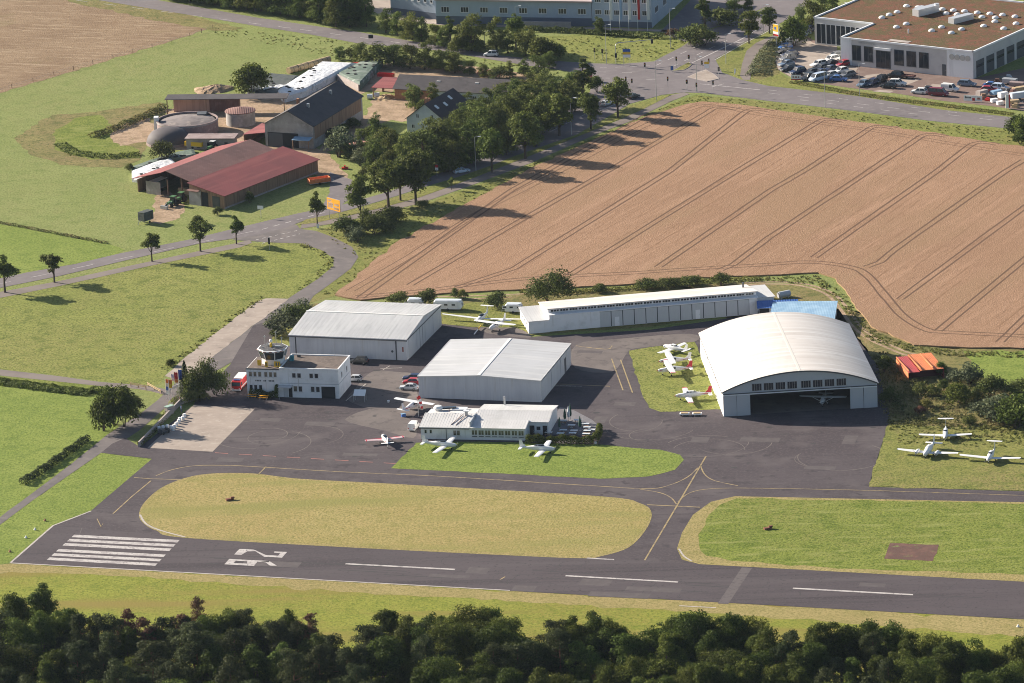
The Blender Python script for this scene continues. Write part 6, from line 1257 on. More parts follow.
# terrace
tp_ = sheet('terrace', [(528,434.5),(533,421),(552,421),(560,407),(575,411),(592,420),(599,426),(594,436)], .075, M['paving'])
hd_ = lambda: None
for k, (x,y,t,l,m,r_) in enumerate(((335,272,180,'closed green parasol nearest the veranda','parasol',.32),(510,312,185,'closed green parasol at the middle of the terrace','parasol',.3),(555,240,115,'tall closed green parasol at the back of the terrace','parasol',.34),(587,228,95,'tall closed white parasol at the back of the terrace','canvas_pale',.34),(603,222,75,'closed dark green parasol behind the white one','parasol',.3),(685,312,180,'closed green parasol at the right of the terrace','parasol',.34),(710,300,195,'slim bare parasol pole near the right hedge','galv',.1))):
    u, v, vt = 500+x/8.533, 395+y/8.533, 395+t/8.533; p = G(u,v); H = hpx(v-vt,v)
    o = thing('parasol', l, 'parasol', (p[0],p[1],.076), 0, 'closed parasols on the terrace'); MB().tube((0,0,0),(0,0,H),.04,n=6).build('pole', M['galv'], o); MB().lathe([(.35,0),(.35,.12),(.05,.14)],(0,0,0),12).build('base', M['grey_conc'], o)
    MB().lathe([(r_*.75,H*.28),(r_,H*.42),(r_*.8,H*.7),(.06,H*.98),(.01,H)],(0,0,0),10).build('canopy', M[m], o, smooth=True)
pos = [(320,318,'left front'),(415,320,'second front'),(516,328,'centre front'),(540,300,'blue grey middle'),(610,258,'large back'),(632,304,'white middle right'),(620,326,'white front right'),(730,246,'white upper right'),(742,276,'second right hand'),(745,305,'third right hand'),(735,332,'lowest right hand'),(662,216,'back right'),(540,218,'back left'),(780,298,'outermost right')]
for x,y,l in pos:
    o = thing('terrace_table', l+' table on the clubhouse terrace', 'table', (*G(500+x/8.533,395+y/8.533,.7),.076), R(-12), 'terrace tables')
    MB().box(-.85,.85,-.42,.42,.70,.75).build('tabletop', M['table' if rnd.random() < .5 else 'canvas_pale'], o); MB().box(-.05,.05,-.05,.05,.04,.695).box(-.3,.3,-.3,.3,0,.035).build('pedestal', M['galv'], o)
    for s in (-1,1): MB().box(-.8,.8,s*.75-.16,s*.75+.16,.42,.47).box(-.7,-.6,s*.75-.1,s*.75+.1,0,.415).box(.6,.7,s*.75-.1,s*.75+.1,0,.415).build('bench', M['wood'], o)
# farm machinery
def tractor(u, v, hd, label, m):
    o = thing('tractor', label, 'tractor', G(u,v,.5), R(hd)); m_ = M[m] if m in M else m
    MB().loft([[(x,-.4,.8),(x,.4,.8),(x,.38,1.5),(x,-.38,1.5)] for x in (2.2,.4)]).box(-.8,.4,-.55,.55,.7,1.3).build('body', m_, o)
    MB().loft([[(x,-w_,z) for x in (.4,-.9)]+[(x,w_,z) for x in (-.9,.4)] for w_,z in ((.7,1.3),(.62,2.55))]).build('cab', M['glass'], o); MB().box(-1.0,.5,-.75,.75,2.56,2.7).build('roof', M['sign_white'] if 'white' in label else m_, o)
    for y in (-.85,.85): MB().tube((-.5,y-.25,.85),(-.5,y+.25,.85),.85,n=16).build('rear_wheel', M['tyre'], o); MB().tube((1.6,y-.18,.55),(1.6,y+.18,.55),.55,n=14).build('front_wheel', M['tyre'], o)
    return o
gp = mat('green_machine_paint', (.07,.17,.07), .5)
t_ = tractor(173,204,-125,'green tractor with front loader before the barns',gp)
MB().tube((1.0,-.5,1.5),(3.6,-.5,.5),.09,n=6).tube((1.0,.5,1.5),(3.6,.5,.5),.09,n=6).build('loader_arm', M['galv'], t_); MB().box(3.5,4.2,-1.1,1.1,.1,.9).build('bucket', M['galv'], t_)
tractor(181,200,-125,'second green tractor parked against the barn end',gp); tractor(212.5,148.5,-120,'white roofed tractor beside the pump house',gp)
o = trailer(158,189,-125,'tall green and white forage wagon left of the barns',6,2.4,3.0,'tarp_green',.9); MB().box(-3.0,3.0,-1.1,1.1,3.01,3.2).build('top_cover', M['sign_white'], o)
trailer(146,221,-130,'black high sided farm trailer standing alone on the pasture',3.6,2.3,3.2,'tarp_dark',.9)
trailer(195,146.5,-25,'yellow tipping trailer beside the pump house',5.5,2.3,2.0,'yellow',.8,True)
trailer(319,182,20,'orange red skip trailer behind the bright red barn',6,2.4,1.7,'tent_orange',.5,True)
trailer(585,79.5,-20,'red and white market trailer half hidden by the big rounded tree',4,2,2.4,'tent_red',.5)
trailer(386,77,-25,'red farm implement carrier beside the cowshed lean-to',5,1.6,1.6,'fire_red',.6,True)
trailer(357.5,66.5,10,'small red machine on top of the clamp edge',3.2,1.6,1.6,'fire_red',.5)
for u,v,l in ((370,99,'left white wrapped bale in the farm yard'),(377,97.5,'right white wrapped bale in the farm yard')):
    o = thing('wrapped_bale', l, 'bale', G(u,v)); MB().tube((-.8,0,.75),(.8,0,.75),.75,n=14).build('film', M['tarp_white'], o, smooth=True); MB().tube((-.82,0,.75),(-.801,0,.75),.5,n=12).build('end_patch', M['tarp_dark'], o)
for u,v,l,s in ((385,98,'straw pile beside the cowshed gable',1.0),(215,90,'pale rubble heap behind the board shelter',1.6),(205,91,'second pale rubble heap behind the board shelter',1.2),(440,69,'long earth heap behind the cowshed roof',1.6),(460,70,'second earth heap behind the cowshed roof',1.4),(488,74,'reddish brick rubble heap at the cowshed end',1.2),(522,86,'brick and timber stack at the right end of the cowshed',1.2),(540,84,'pale timber stack right of the cowshed',1.2)):
    o = thing('heap', l, 'heap', G(u,v), rnd.random()*3); q = MB(); NN = 16
    rings = []
    for r_, z in ((2.6,0),(2.1,.35),(1.4,.65),(.7,.85),(.05,.92)): rings.append([(s*r_*1.5*math.cos(i*2*math.pi/NN)*(1+rnd.uniform(-.2,.2)),s*r_*math.sin(i*2*math.pi/NN)*(1+rnd.uniform(-.2,.2)),s*z*(1+rnd.uniform(-.15,.15))) for i in range(NN)])
    q.loft(rings).build('heap_body', M['brick' if 'brick' in l else ('straw' if 'straw' in l else 'dirt')], o)
o = thing('garden_shed', 'small shed with pinkish roof among the farm trees', 'shed', G(354,152), R(-25)); MB().box(-3.4,3.4,-1.8,1.8,0,2.2).build('wall', M['wood'], o); MB().extrude([(-2.1,2.22),(2.1,2.7),(2.1,2.85),(-2.1,2.37)], 'x', -3.7, 3.7).build('roof', mat('pink_tile_roof',(.42,.22,.17),.8), o)
o = thing('garden_toy', 'small red ground toy on the lawn below the farm trees', 'toy', G(345,169)); MB().box(-.9,.9,-.5,.5,0,.5).box(-.2,.2,-.5,.5,.51,1.0).build('toy_body', M['fire_red'], o)
# field fences
def fence(pts, n, label, h=1.3):
    W_ = [np.array(G(*p)) for p in pts]; o = thing('pasture_fence', label, 'fence', W_[0]); q = MB()
    for i in range(len(W_)-1):
        a_, b_ = W_[i]-W_[0], W_[i+1]-W_[0]; k_ = n[i]
        for j in range(k_+1):
            p_ = a_+(b_-a_)*j/k_
            q = MB().tube((p_[0],p_[1],0),(p_[0],p_[1],h+rnd.uniform(-.1,.15)),.09,n=6); q.build('post', M['wood'], o)
        for z in (.6,1.1): MB().tube((*a_,z),(*b_,z),.02,n=4).build('wire', M['galv'], o)
fence([(-10,95.5),(12,88.5),(54,75.5),(93,64.5),(133,53),(190,37),(213,29)], [1,2,2,2,3,2], 'post and wire fence between the stubble field and the pasture')
for u,v,u2,v2,l in ((131,386.5,146,389.5,'low wooden rail at the field path gate'),(148,386.5,161,394,'slanting pale wooden rail beside the driveway')):
    a_, b_ = G(u,v), G(u2,v2); o = thing('rail_fence', l, 'fence', a_, ang(a_,b_)); L_ = dist(a_,b_)
    for x in (0,L_/2,L_): MB().box(x-.08,x+.08,-.08,.08,0,1.1).build('post', M['wood'], o)
    MB().box(-.1,L_+.1,-.12,-.085,.55,.75).box(-.1,L_+.1,-.12,-.085,.88,1.08).build('rail', M['straw'], o)
# people
def person(u, v, label, top, legs, hd):
    p = G(u,v); o = thing('person', label, 'person', (p[0],p[1],.07), hd)
    def ring(cx, cy, z, rx, ry, n=10): return [(cx+rx*math.cos(2*math.pi*i/n), cy+ry*math.sin(2*math.pi*i/n), z) for i in range(n)]
    b = MB(); skin = mat('skin', (.45,.27,.2), .6)
    me = bpy.data.meshes.new('person_body')
    V = [(0,0,.95),(0,0,1.2),(0,0,1.42),(0,0,1.52),(0,.02,1.68),(0,0,1.76), (.1,0,.9),(.11,.03,.5),(.11,0,.08),(.11,.14,.03),(-.1,0,.9),(-.12,-.02,.5),(-.13,-.08,.08),(-.13,.06,.03),(.2,0,1.4),(.26,0,1.12),(.25,.1,.88),(-.2,0,1.4),(-.26,-.02,1.12),(-.25,.06,.88)]
    E = [(0,1),(1,2),(2,3),(3,4),(4,5),(0,6),(6,7),(7,8),(8,9),(0,10),(10,11),(11,12),(12,13),(2,14),(14,15),(15,16),(2,17),(17,18),(18,19)]
    rad = [.15,.14,.16,.06,.11,.07,.1,.075,.05,.045,.1,.075,.05,.045,.07,.05,.04,.07,.05,.04]
    me.from_pydata(V, E, []); bo = link('body', me, o); md = bo.modifiers.new('skin','SKIN'); sk = me.skin_vertices[0].data
    for i, r_ in enumerate(rad): sk[i].radius = (r_*1.1, r_*.85)
    sk[0].use_root = True
    s2 = bo.modifiers.new('sub','SUBSURF'); s2.levels = 1; s2.render_levels = 1
    me.materials.append(skin)
    MB().loft([ring(0,0,z,rx,ry) for z,rx,ry in ((.92,.19,.14),(1.1,.19,.14),(1.3,.22,.15),(1.46,.2,.12),(1.5,.08,.08))]).build('jacket', top, o, smooth=True)
    MB().loft([ring(.11,.01,z,r_,r_) for z,r_ in ((.1,.085),(.5,.1),(.93,.13))]).loft([ring(-.12,-.02,z,r_,r_) for z,r_ in ((.1,.085),(.5,.1),(.93,.13))]).build('trousers', legs, o, smooth=True)
    MB().loft([ring(0,0,z,r_,r_*1.1) for z,r_ in ((1.7,.125),(1.76,.12),(1.82,.07),(1.84,.01))]).build('hair', mat('dark_hair',(.03,.02,.015),.8), o, smooth=True)
person(180.3,403.2,'person in dark clothes standing at the top corner of the concrete pad', mat('dark_jacket',(.03,.03,.035),.9), mat('dark_trousers',(.025,.025,.03),.9), 1.0)
person(181.6,412.3,'person in blue top standing beside the retaining wall', mat('blue_jacket',(.08,.2,.42),.9), mat('jeans',(.05,.07,.12),.9), 2.0)
# pad signs
o = thing('gate_banner', 'pale banner board at the driveway entrance by the flagpoles', 'banner', G(176,392), R(50)); MB().box(-2,2,-.05,.05,1.0,1.7).build('panel', M['sign_white'], o); MB().box(-1.9,-1.8,-.04,.04,0,1).box(1.8,1.9,-.04,.04,0,1).build('post', M['galv'], o)
# ------------------------------------------------------------------ vegetation
rg = np.random.default_rng(11)
def leaf_mesh(name, pts, nrm, size, m, asp=.62):
    """one small bent rhombus of leaves at every point"""
    n = len(pts); nrm = nrm/np.linalg.norm(nrm, axis=1)[:,None]
    t = rg.normal(size=(n,3)); t -= (t*nrm).sum(1)[:,None]*nrm; t /= np.linalg.norm(t,axis=1)[:,None]; b = np.cross(nrm,t)
    s = (size*rg.uniform(.6,1.4,n))[:,None]
    V = np.empty((n,4,3)); V[:,0] = pts+t*s*.5; V[:,1] = pts+b*s*asp*.5+nrm*s*.1; V[:,2] = pts-t*s*.5; V[:,3] = pts-b*s*asp*.5+nrm*s*.1
    me = bpy.data.meshes.new(name); me.vertices.add(4*n); me.vertices.foreach_set('co', V.reshape(-1))
    me.loops.add(4*n); me.loops.foreach_set('vertex_index', np.arange(4*n,dtype=np.int32)); me.polygons.add(n)
    me.polygons.foreach_set('loop_start', np.arange(0,4*n,4,dtype=np.int32)); me.polygons.foreach_set('loop_total', np.full(n,4,dtype=np.int32))
    me.update(); me.validate(); me.materials.append(m); return me
def lobes_to_leaves(lobes, n, flat=1.0, up=.25):
    w_ = np.array([l[3]**2 for l in lobes]); w_ /= w_.sum(); idx = rg.choice(len(lobes), n, p=w_)
    Cn = np.array([l[:3] for l in lobes])[idx]; Rr_ = np.array([l[3] for l in lobes])[idx]
    d = rg.normal(size=(n,3)); d /= np.linalg.norm(d,axis=1)[:,None]; d[:,2] = np.where(d[:,2] < -.35, -d[:,2], d[:,2])
    rr = Rr_*rg.beta(3.2,1.2,n)*rg.uniform(.85,1.28,n)
    p = Cn + d*rr[:,None]*np.array([1,1,flat]); nr = d + rg.normal(size=(n,3))*.75; nr[:,2] += up
    return p, nr
def broadleaf(name, m, H, Wd, trunk_h, n, leaf, nl=26, cone=0.0, bark='bark', skirt=0):
    """unit mesh pair: trunk with limbs and a crown of leaf clumps"""
    lobes = []; ch = H-trunk_h; cz = trunk_h+ch*.5
    while len(lobes) < nl:
        d = rg.normal(size=3); d /= np.linalg.norm(d); k = rg.uniform(.35,.92)
        z = cz+d[2]*k*ch*.5; t = (z-trunk_h)/ch
        wz = Wd*.5*(1-cone*max(0,t-.15))
        r_ = rg.uniform(.09,.23)*Wd*(1-.5*cone*t)
        lobes.append((d[0]*k*wz*(1-.15), d[1]*k*wz*(1-.15), min(z,H-r_*.8), r_))
    for i in range(skirt):
        a = i*6.283/skirt+rg.uniform(-.3,.3); r_ = rg.uniform(.14,.2)*Wd; lobes.append((math.cos(a)*Wd*rg.uniform(.2,.34),math.sin(a)*Wd*rg.uniform(.2,.34),rg.uniform(.9,1.6)*r_,r_))
    p, nr = lobes_to_leaves(lobes, n, .85)
    cr = leaf_mesh('crown', p, nr, leaf, m)
    tb = MB(); tb.tube((0,0,-.2),(0,0,trunk_h+ch*.35),H*.026,H*.014,8)
    for i in range(7):
        l = lobes[i]; z0 = trunk_h*.8+i*ch*.05; tb.tube((0,0,z0),(l[0]*.85,l[1]*.85,max(l[2],z0+.3)),H*.012,H*.004,5)
    return tb.mesh('trunk', M[bark], True), cr, H
def pine(name, m, H, Wd, n, leaf):
    lobes = []; 
    for i in range(26):
        t = .28+.69*i/25; z = H*t; rr = Wd*.5*(1-((t-.55)/.5)**2*.75)*rg.uniform(.25,.95); a = i*2.4+rg.uniform(-.5,.5)
        lobes.append((rr*math.cos(a),rr*math.sin(a),z-.3,Wd*rg.uniform(.15,.25)))
    lobes.append((0,0,H-.9,Wd*.16))
    p, nr = lobes_to_leaves(lobes, n, .7, .45); cr = leaf_mesh('crown', p, nr, leaf, m, .5)
    tb = MB(); tb.tube((0,0,-.2),(0,0,H*.95),H*.018,H*.006,8)
    for l in lobes[::2]: tb.tube((0,0,l[2]-.6),(l[0]*.85,l[1]*.85,l[2]),.10,.04,5)
    return tb.mesh('trunk', M['pine_bark'], True), cr, H
def spruce(name, m, H, Wd, n, leaf):
    t = rg.beta(1.0,1.5,n); z = H*(.06+.94*t); tier = np.floor(t*13)/13; fr = (t-tier)*13
    r_ = Wd*.5*(1-t)**.9*(1.08-.35*fr)*rg.beta(5,1.3,n)*rg.uniform(.8,1.15,n); a = rg.uniform(0,2*math.pi,n)
    p = np.stack([r_*np.cos(a),r_*np.sin(a),z],1); nr = np.stack([np.cos(a)*.6,np.sin(a)*.6,np.full(n,.8)],1)+rg.normal(size=(n,3))*.35
    cr = leaf_mesh('crown', p, nr, leaf, m, .5); tb = MB().tube((0,0,-.2),(0,0,H*.96),H*.02,.03,7)
    return tb.mesh('trunk', M['bark'], True), cr, H
def bush(name, m, H, Wd, n, leaf, nl=14):
    lobes = []
    while len(lobes) < nl:
        a, k = rg.uniform(0,2*math.pi), rg.uniform(0,.8)**.6; r_ = rg.uniform(.17,.3)*Wd
        z = H*(.12+.62*(1-k*k)*rg.uniform(.35,1.1)); lobes.append((math.cos(a)*k*Wd*.42,math.sin(a)*k*Wd*.42,min(z,H-r_*.75),min(r_,z*1.1+.1)))
    p, nr = lobes_to_leaves(lobes, n, .95); p[:,2] = np.maximum(p[:,2],.05)
    tb = MB()
    for i in range(5): tb.tube((lobes[i][0]*.2,lobes[i][1]*.2,-.1),(lobes[i][0]*.8,lobes[i][1]*.8,lobes[i][2]),.09,.03,5)
    return tb.mesh('trunk', M['bark'], True), leaf_mesh('crown', p, nr, leaf, m), H
V_ = {}
V_['oak'] = [broadleaf('oak', M['leaf_oak'], 17, rg.uniform(10,14), 3.5, 9500, .47, int(rg.uniform(34,64)), rg.uniform(0,.35)) for _ in range(8)]
V_['tall_oak'] = [broadleaf('oak', M['leaf_oak'], 19, rg.uniform(8,10.5), 4.0, 8800, .47, 46, rg.uniform(.2,.55)) for _ in range(5)]
V_['pine'] = [pine('pine', M['leaf_pine'], 17, rg.uniform(6.8,9), 7500, .45) for _ in range(7)]
V_['brown_pine'] = [pine('pine', M['leaf_brown'], 16, 6.0, 3000, .5) for _ in range(2)]
V_['brown_bush'] = [bush('bush', M['leaf_brown'], 5, 5.5, 1500, .42) for _ in range(1)]
V_['street'] = [broadleaf('lime', M['leaf_lime'], 8.4, rg.uniform(5,6.2), 2.4, 2300, .42, 18, rg.uniform(0,.3)) for _ in range(5)]
V_['avenue'] = [broadleaf('lime', M['leaf_lime'], 13, rg.uniform(8.5,10), 2.6, 4800, .56, 30, rg.uniform(0,.3)) for _ in range(6)]
V_['far'] = [broadleaf('ash', M['leaf_far'], 12, rg.uniform(8.5,11), .6, 4200, .50, 26, rg.uniform(0,.5), 'bark', 9) for _ in range(7)]
V_['poplar'] = [broadleaf('poplar', M['leaf_far'], 13, 6.5, 1.2, 2300, .6, 24, .75) for _ in range(2)]
V_['spruce'] = [spruce('spruce', M['leaf_pine'], 11, 5.0, 2600, .5)]
V_['bush'] = [bush('bush', M['leaf_bush'], 4, 5.0, 2200, .34, 18) for _ in range(4)]
V_['grey_bush'] = [bush('bush', M['leaf_grey'], 4, 5.0, 1500, .40) for _ in range(2)]
V_['yellow_bush'] = [bush('bush', M['leaf_yellow'], 4, 5.0, 1400, .40)]
V_['round'] = [bush('round', M['leaf_bush'], 7.6, 12.5, 4200, .5, 26)]
V_['dark_bush'] = [bush('bush', M['leaf_oak'], 5, 5.4, 3200, .38, 22) for _ in range(4)]
NAMES = dict(oak='oak_tree', tall_oak='oak_tree', pine='pine_tree', brown_pine='pine_tree', brown_bush='bush', street='street_tree', avenue='lime_tree', far='broadleaf_tree', poplar='poplar_tree', spruce='spruce_tree', bush='bush', grey_bush='bush', yellow_bush='bush', round='broadleaf_tree', dark_bush='bush')
def plant(kind, u, v, h, label, group=None, wide=1.0, px=True):
    """kind at the picture point (u,v) of its foot; h = picture height in pixels (or metres if px is False)"""
    p = G(u,v) if px else (u,v); Hm = hpx(h,v) if px else h
    tr_, cr_, H0 = rnd.choice(V_[kind]); s = Hm/H0
    nm_ = 'broadleaf_tree' if ' tree ' in ' '+label+' ' and 'bush' in kind else NAMES[kind]
    o = thing(nm_, label, 'bush' if nm_ == 'bush' else 'tree', (p[0],p[1],0), rnd.uniform(0,6.28), group)
    t = link('trunk', tr_, o); c = link('crown', cr_, o)
    sx = s*wide*rnd.uniform(.86,1.14); t.scale = (sx,sx,s); c.scale = (sx,sx*rnd.uniform(.94,1.06),s); return o
ORD0 = ['leftmost','second','third','fourth','fifth','sixth','seventh','eighth','ninth','tenth','eleventh','twelfth','thirteenth','fourteenth','fifteenth','sixteenth','seventeenth','eighteenth','nineteenth','twentieth','twenty first','twenty second','twenty third','twenty fourth','twenty fifth','twenty sixth','twenty seventh','twenty eighth','twenty ninth','thirtieth','thirty first','thirty second','thirty third','thirty fourth','thirty fifth','thirty sixth','thirty seventh','thirty eighth','thirty ninth','fortieth','forty first','forty second','forty third','forty fourth','forty fifth','forty sixth','forty seventh','forty eighth','forty ninth','fiftieth']
ORD = ORD0 + ['fifty '+q for q in ('first','second','third','fourth','fifth','sixth','seventh','eighth','ninth')] + ['sixtieth'] + ['sixty '+q for q in ('first','second','third','fourth','fifth','sixth','seventh','eighth','ninth')]
# roadside trees on the left
for k,(u,v,h) in enumerate(((5,292.5,37),(54.5,282.5,32),(152,261.5,29.5),(200.5,251.5,31),(236.5,244,28))):
    plant('street',u,v,h,ORD[k]+' from the left of the five young round trees along the country road','young roadside trees',1.2)
plant('street',317.5,228,36,'slender young tree left of the orange direction sign',None,.75)
plant('street',451.5,190,14,'very small young tree on the verge below the pale blue estate',None,.7)
for k,(u,v,h,w) in enumerate(((361,218.5,46,1.05),(388.5,206.5,50,1.1),(400.5,200.5,44,.9),(416,205,54,1.1))):
    plant('avenue',u,v,h,['leftmost of the four dark trees right of the orange sign','second of the four dark trees right of the orange sign','third and most hidden of the four trees right of the orange sign','rightmost and tallest of the four trees right of the orange sign'][k],'avenue trees beside the wheat field',w)
for k,(u,v,h,w) in enumerate(((492,172.5,44,1.1),(525.5,159,46,1.2),(559.5,136,44,1.1),(591,129.5,40,1.05),(618,117.5,40,1.1))):
    plant('avenue',u,v,h,['avenue tree nearest the pale blue estate','second avenue tree right of the pale blue estate','middle tree of the avenue beside the wheat','fourth avenue tree, next to the corner one','avenue tree on the corner nearest the junction'][k],'avenue trees beside the wheat field',w)
for k,(kd,u,v,h,w) in enumerate((('bush',347,236,21,1.1),('grey_bush',357,243,16,1.1),('bush',368,231,23,.9),('bush',376,234,20,1.1),('bush',387,226,20,1.1),('bush',396,221,15,1.2),('bush',422,207.5,9,1.2),('grey_bush',352,240,14,1),('bush',384,232,14,1.2))):
    plant(kd,u,v,h,ORD[k]+' shrub in the scattered group between foot path and wheat corner','shrubs at the wheat corner',w)
# farm grove
grove = [('grey_bush',340,157,29,1.0),('far',360,153,24,.9),('far',378,146,34,1.05),('dark_bush',372,142,18,1.2),('far',374,172,36,1.15),('far',392,165,36,1.0),('grey_bush',362,166,18,1.2),('far',406,178,42,1.0),('far',424,172,48,1.1),('far',440,166,44,1.0),('far',452,160,40,1.0),('far',470,164,44,1.05),('far',484,152,44,1.05),('far',463,146,40,1),('far',478,136,40,1.1),('far',497,146,42,1.1),('far',500,122,36,1.1),('far',512,138,44,1.0),('far',528,128,44,1.1),('far',543,134,40,1.0),('far',517,112,34,1.1),('far',540,112,38,1.1),('far',555,118,38,1.0),('far',530,95,22,1.2),('far',548,100,30,1.1),('far',566,112,32,1.0),('far',487,112,24,1.1),('poplar',584,106,52,1.35),('far',569,100,28,1.0),('dark_bush',597,92,16,1.2),
 ('far',415,109,27,1.15),('far',434,107,25,1.1),('dark_bush',424,113,14,1.2),('yellow_bush',390,140,12,1.3),('yellow_bush',400,146,12,1.2),('bush',394,150,14,1.2),('far',468,112,22,1.1),('dark_bush',330,140,14,1.3),('dark_bush',342,134,12,1.4),('dark_bush',352,128,12,1.3),('far',388,178,30,1.0),('far',430,184,34,1.0) if 0 else ('far',420,182,34,.9),('bush',366,178,12,1.2),('bush',447,172,18,1.2),('far',455,170,30,.9),('bush',372,156,18,1.1),('far',507,155,34,1.0),('far',535,146,30,.9)]
grove += [('far',u,v,h,w) for u,v,h,w in ((350,160,18,1.3),(384,158,30,1.0),(398,172,30,1.1),(413,165,36,1.1),(432,158,40,1.1),(448,150,36,1.1),(458,168,26,1.2),(474,150,38,1.1),(490,140,34,1.2),(505,132,36,1.2),(520,142,30,1.2),(535,120,36,1.2),(550,125,32,1.2),(523,104,26,1.2),(508,106,28,1.2),(492,98,22,1.2),(558,104,28,1.2),(574,94,24,1.2),(575,112,26,1.0),(466,128,26,1.2),(480,122,26,1.2))]
grove.sort(key=lambda t: t[1])
for k,(kd,u,v,h,w) in enumerate(grove): plant(kd,u,v,h,ORD[k]+' crown from the left in the dense grove around the white farmhouse','trees around the farmhouse',w)
plant('dark_bush',251.5,95.5,40,'big dark round tree at the corner of the pasture behind the farm',None,.86)
plant('bush',162,159.5,23,'big leafy bush in front of the biogas dome',None,1.0); plant('bush',130,171,8,'tiny bush on the pasture edge below the biogas dome'); plant('bush',218,215,9,'small sapling on the verge before the bright red barn'); plant('bush',250,203,12,'thin sapling against the wall of the bright red barn',None,.6); plant('bush',198,224,9,'low bush on the verge below the green tractor')
hed = [(340,60,15),(352,60,13),(362,63,20),(378,66,23),(394,67,23),(403,62,14),(410,69,25),(425,70,27),(440,71,24),(455,73,20),(470,75,15),(484,77,15),(498,79,15),(510,77,16),(524,76,18),(537,77,22),(549,68,18),(449,62,14)]
for k,(u,v,h) in enumerate(sorted(hed)): plant(rnd.choice(['far','bush','far']),u,v,h,ORD[k]+' from the left in the hedge between the upper road and the cowshed','hedge along the upper road',1.25)
# woods beyond the upper road
wood = []
for k in range(26): u = 168+k*7.9; wood.append((u+rnd.uniform(-2,2), -1+(u-172)*.142+rnd.uniform(-1,1), rnd.uniform(32,42)))
for k in range(18): u = 172+k*11; wood.append((u+rnd.uniform(-3,3), -12+(u-172)*.12, rnd.uniform(34,44)))
wood += [(300,18,34),(318,22,36),(336,27,36),(350,27,38),(386,33,26),(398,36,24),(412,40,28),(422,42,26),(435,46,22)]
wood.sort()
for k,(u,v,h) in enumerate(wood): plant('far',u,v,h,ORD[k]+' from the left in the wood strip beyond the upper country road','wood beyond the upper road',1.05)
mid = [('poplar',451,49,36,1.1),('far',444,48,22,1.0),('far',472,51,40,1.1),('far',464,47,24,1),('far',497,53,36,.85),('bush',480,52,12,1.0),('far',508,53,26,1.0),('avenue',516,50,36,.8),('far',526,56,30,1.0),('dark_bush',540,62,24,1.3),('dark_bush',553,60,18,1.3),('far',534,54,20,1),('bush',459,52,16,1.2)]
for k,(kd,u,v,h,w) in enumerate(sorted(mid, key=lambda t:t[1])): plant(kd,u,v,h,ORD[k]+' from the left in the tree group left of the wild meadow','tree group before the works buildings',w)
tp2 = [('far',600,34.5,19,.9,'round green tree before the works building left of the flagpoles'),('poplar',705,31,38,1.4,'tall dark conifer like tree at the upper bend of the junction road'),('bush',694,44,22,1.3,'yellowish bush at the foot of the tall dark tree'),('bush',703,46,18,1.3,'green bush below the tall dark tree near the kerb'),('brown_bush',673,37,10,1.6,'reddish bush at the right end of the clipped works hedge'),('bush',722,25,20,1.3,'leafy bush beyond the bend with pale rubble behind'),('far',735,12,24,1.1,'dark tree at the top edge right of the tall one'),('far',748,12,20,1.0,'second dark tree at the top edge above the road'),
 ('avenue',749,43.5,34,.95,'street tree casting shade on the junction road'),('avenue',769.5,33.5,28,1.0,'street tree beside the path at the upper road'),('dark_bush',794,46,36,.8,'tall very dark bush at the upper left of the dealership yard'),('far',812,30,30,.9,'green tree behind the left showroom roof'),('far',822,20,26,.9,'second green tree behind the left showroom roof'),('far',833,14,26,.9,'third green tree behind the left showroom roof'),('far',800,26,22,.8,'tree between the pylon sign and the showroom')]
for kd,u,v,h,w,l in tp2: plant(kd,u,v,h,l,None,w)
for k,(u,v) in enumerate(((1018,134),(1027,140),(1021,142))): plant('dark_bush',u,v+2,[22,26,14][k],['dark bush at the right edge above the wheat','taller dark bush cut by the right picture edge','low dark bush at the corner of the wheat'][k],None,1.2)
# airfield shrubs
for kd,u,v,h,w,l in (('dark_bush',104,431,43,.62,'big dark bush left of the driveway fork, left half'),('dark_bush',124,427,42,.62,'big dark bush left of the driveway fork, right half'),('dark_bush',114,425,44,.62,'dark bush at the centre of the clump by the driveway fork'),('bush',135,413,18,1.0,'lighter shrub at the right of the dark bush by the driveway'),
 ('spruce',186,396,36,1.1,'dark pointed spruce beside the entrance flagpoles'),('round',204,397,38,.58,'green tree right of the spruce beside the apron'),('dark_bush',194,398,30,.8,'dark bush between the spruce and the green tree'),('bush',216,395,28,.75,'smaller green bush nearest the fire engine'),('yellow_bush',199,401,14,1.2,'yellow green shrub at the foot of the spruce'),('bush',189,402,14,1.2,'low shrub at the corner of the retaining wall'),
 ('dark_bush',171,366,8,1.2,'low dark bush at the end of the concrete strip'),
 ('grey_bush',283,333,22,1.3,'grey green bush left of the ribbed roof hangar, front'),('bush',294,326,24,1.2,'taller bush left of the ribbed roof hangar'),('grey_bush',303,318,18,1.2,'bush at the rear corner of the ribbed roof hangar'),('bush',276,337,10,1.0,'small sapling on the grass beside the access road'),
 ('round',552,303,31.5,1.0,'big round bushy tree behind the left end of the long hangar'),('bush',398,305,15,1.2,'bush behind the ribbed roof hangar left of the white box caravan'),('bush',427,306,20,1.0,'bush between the box caravan and the long caravan'),('bush',497,307,16,1.3,'dark bush right of the long caravan'),('bush',455,298,10,1.1,'low bush on the field margin above the long caravan'),('yellow_bush',463,299,11,.8,'thin yellowish shrub above the long caravan'),
 ('bush',648,288,11,1.6,'first hedge bush along the back of the long hangar'),('bush',668,287,11,1.6,'second hedge bush along the back of the long hangar'),('bush',690,285.5,12,1.5,'third hedge bush along the back of the long hangar'),('bush',721,285,13,1.2,'rightmost round bush behind the long hangar roof'),('bush',600,292,9,1.6,'low bush right of the big round tree')):
    plant(kd,u,v,h,l,None,w)
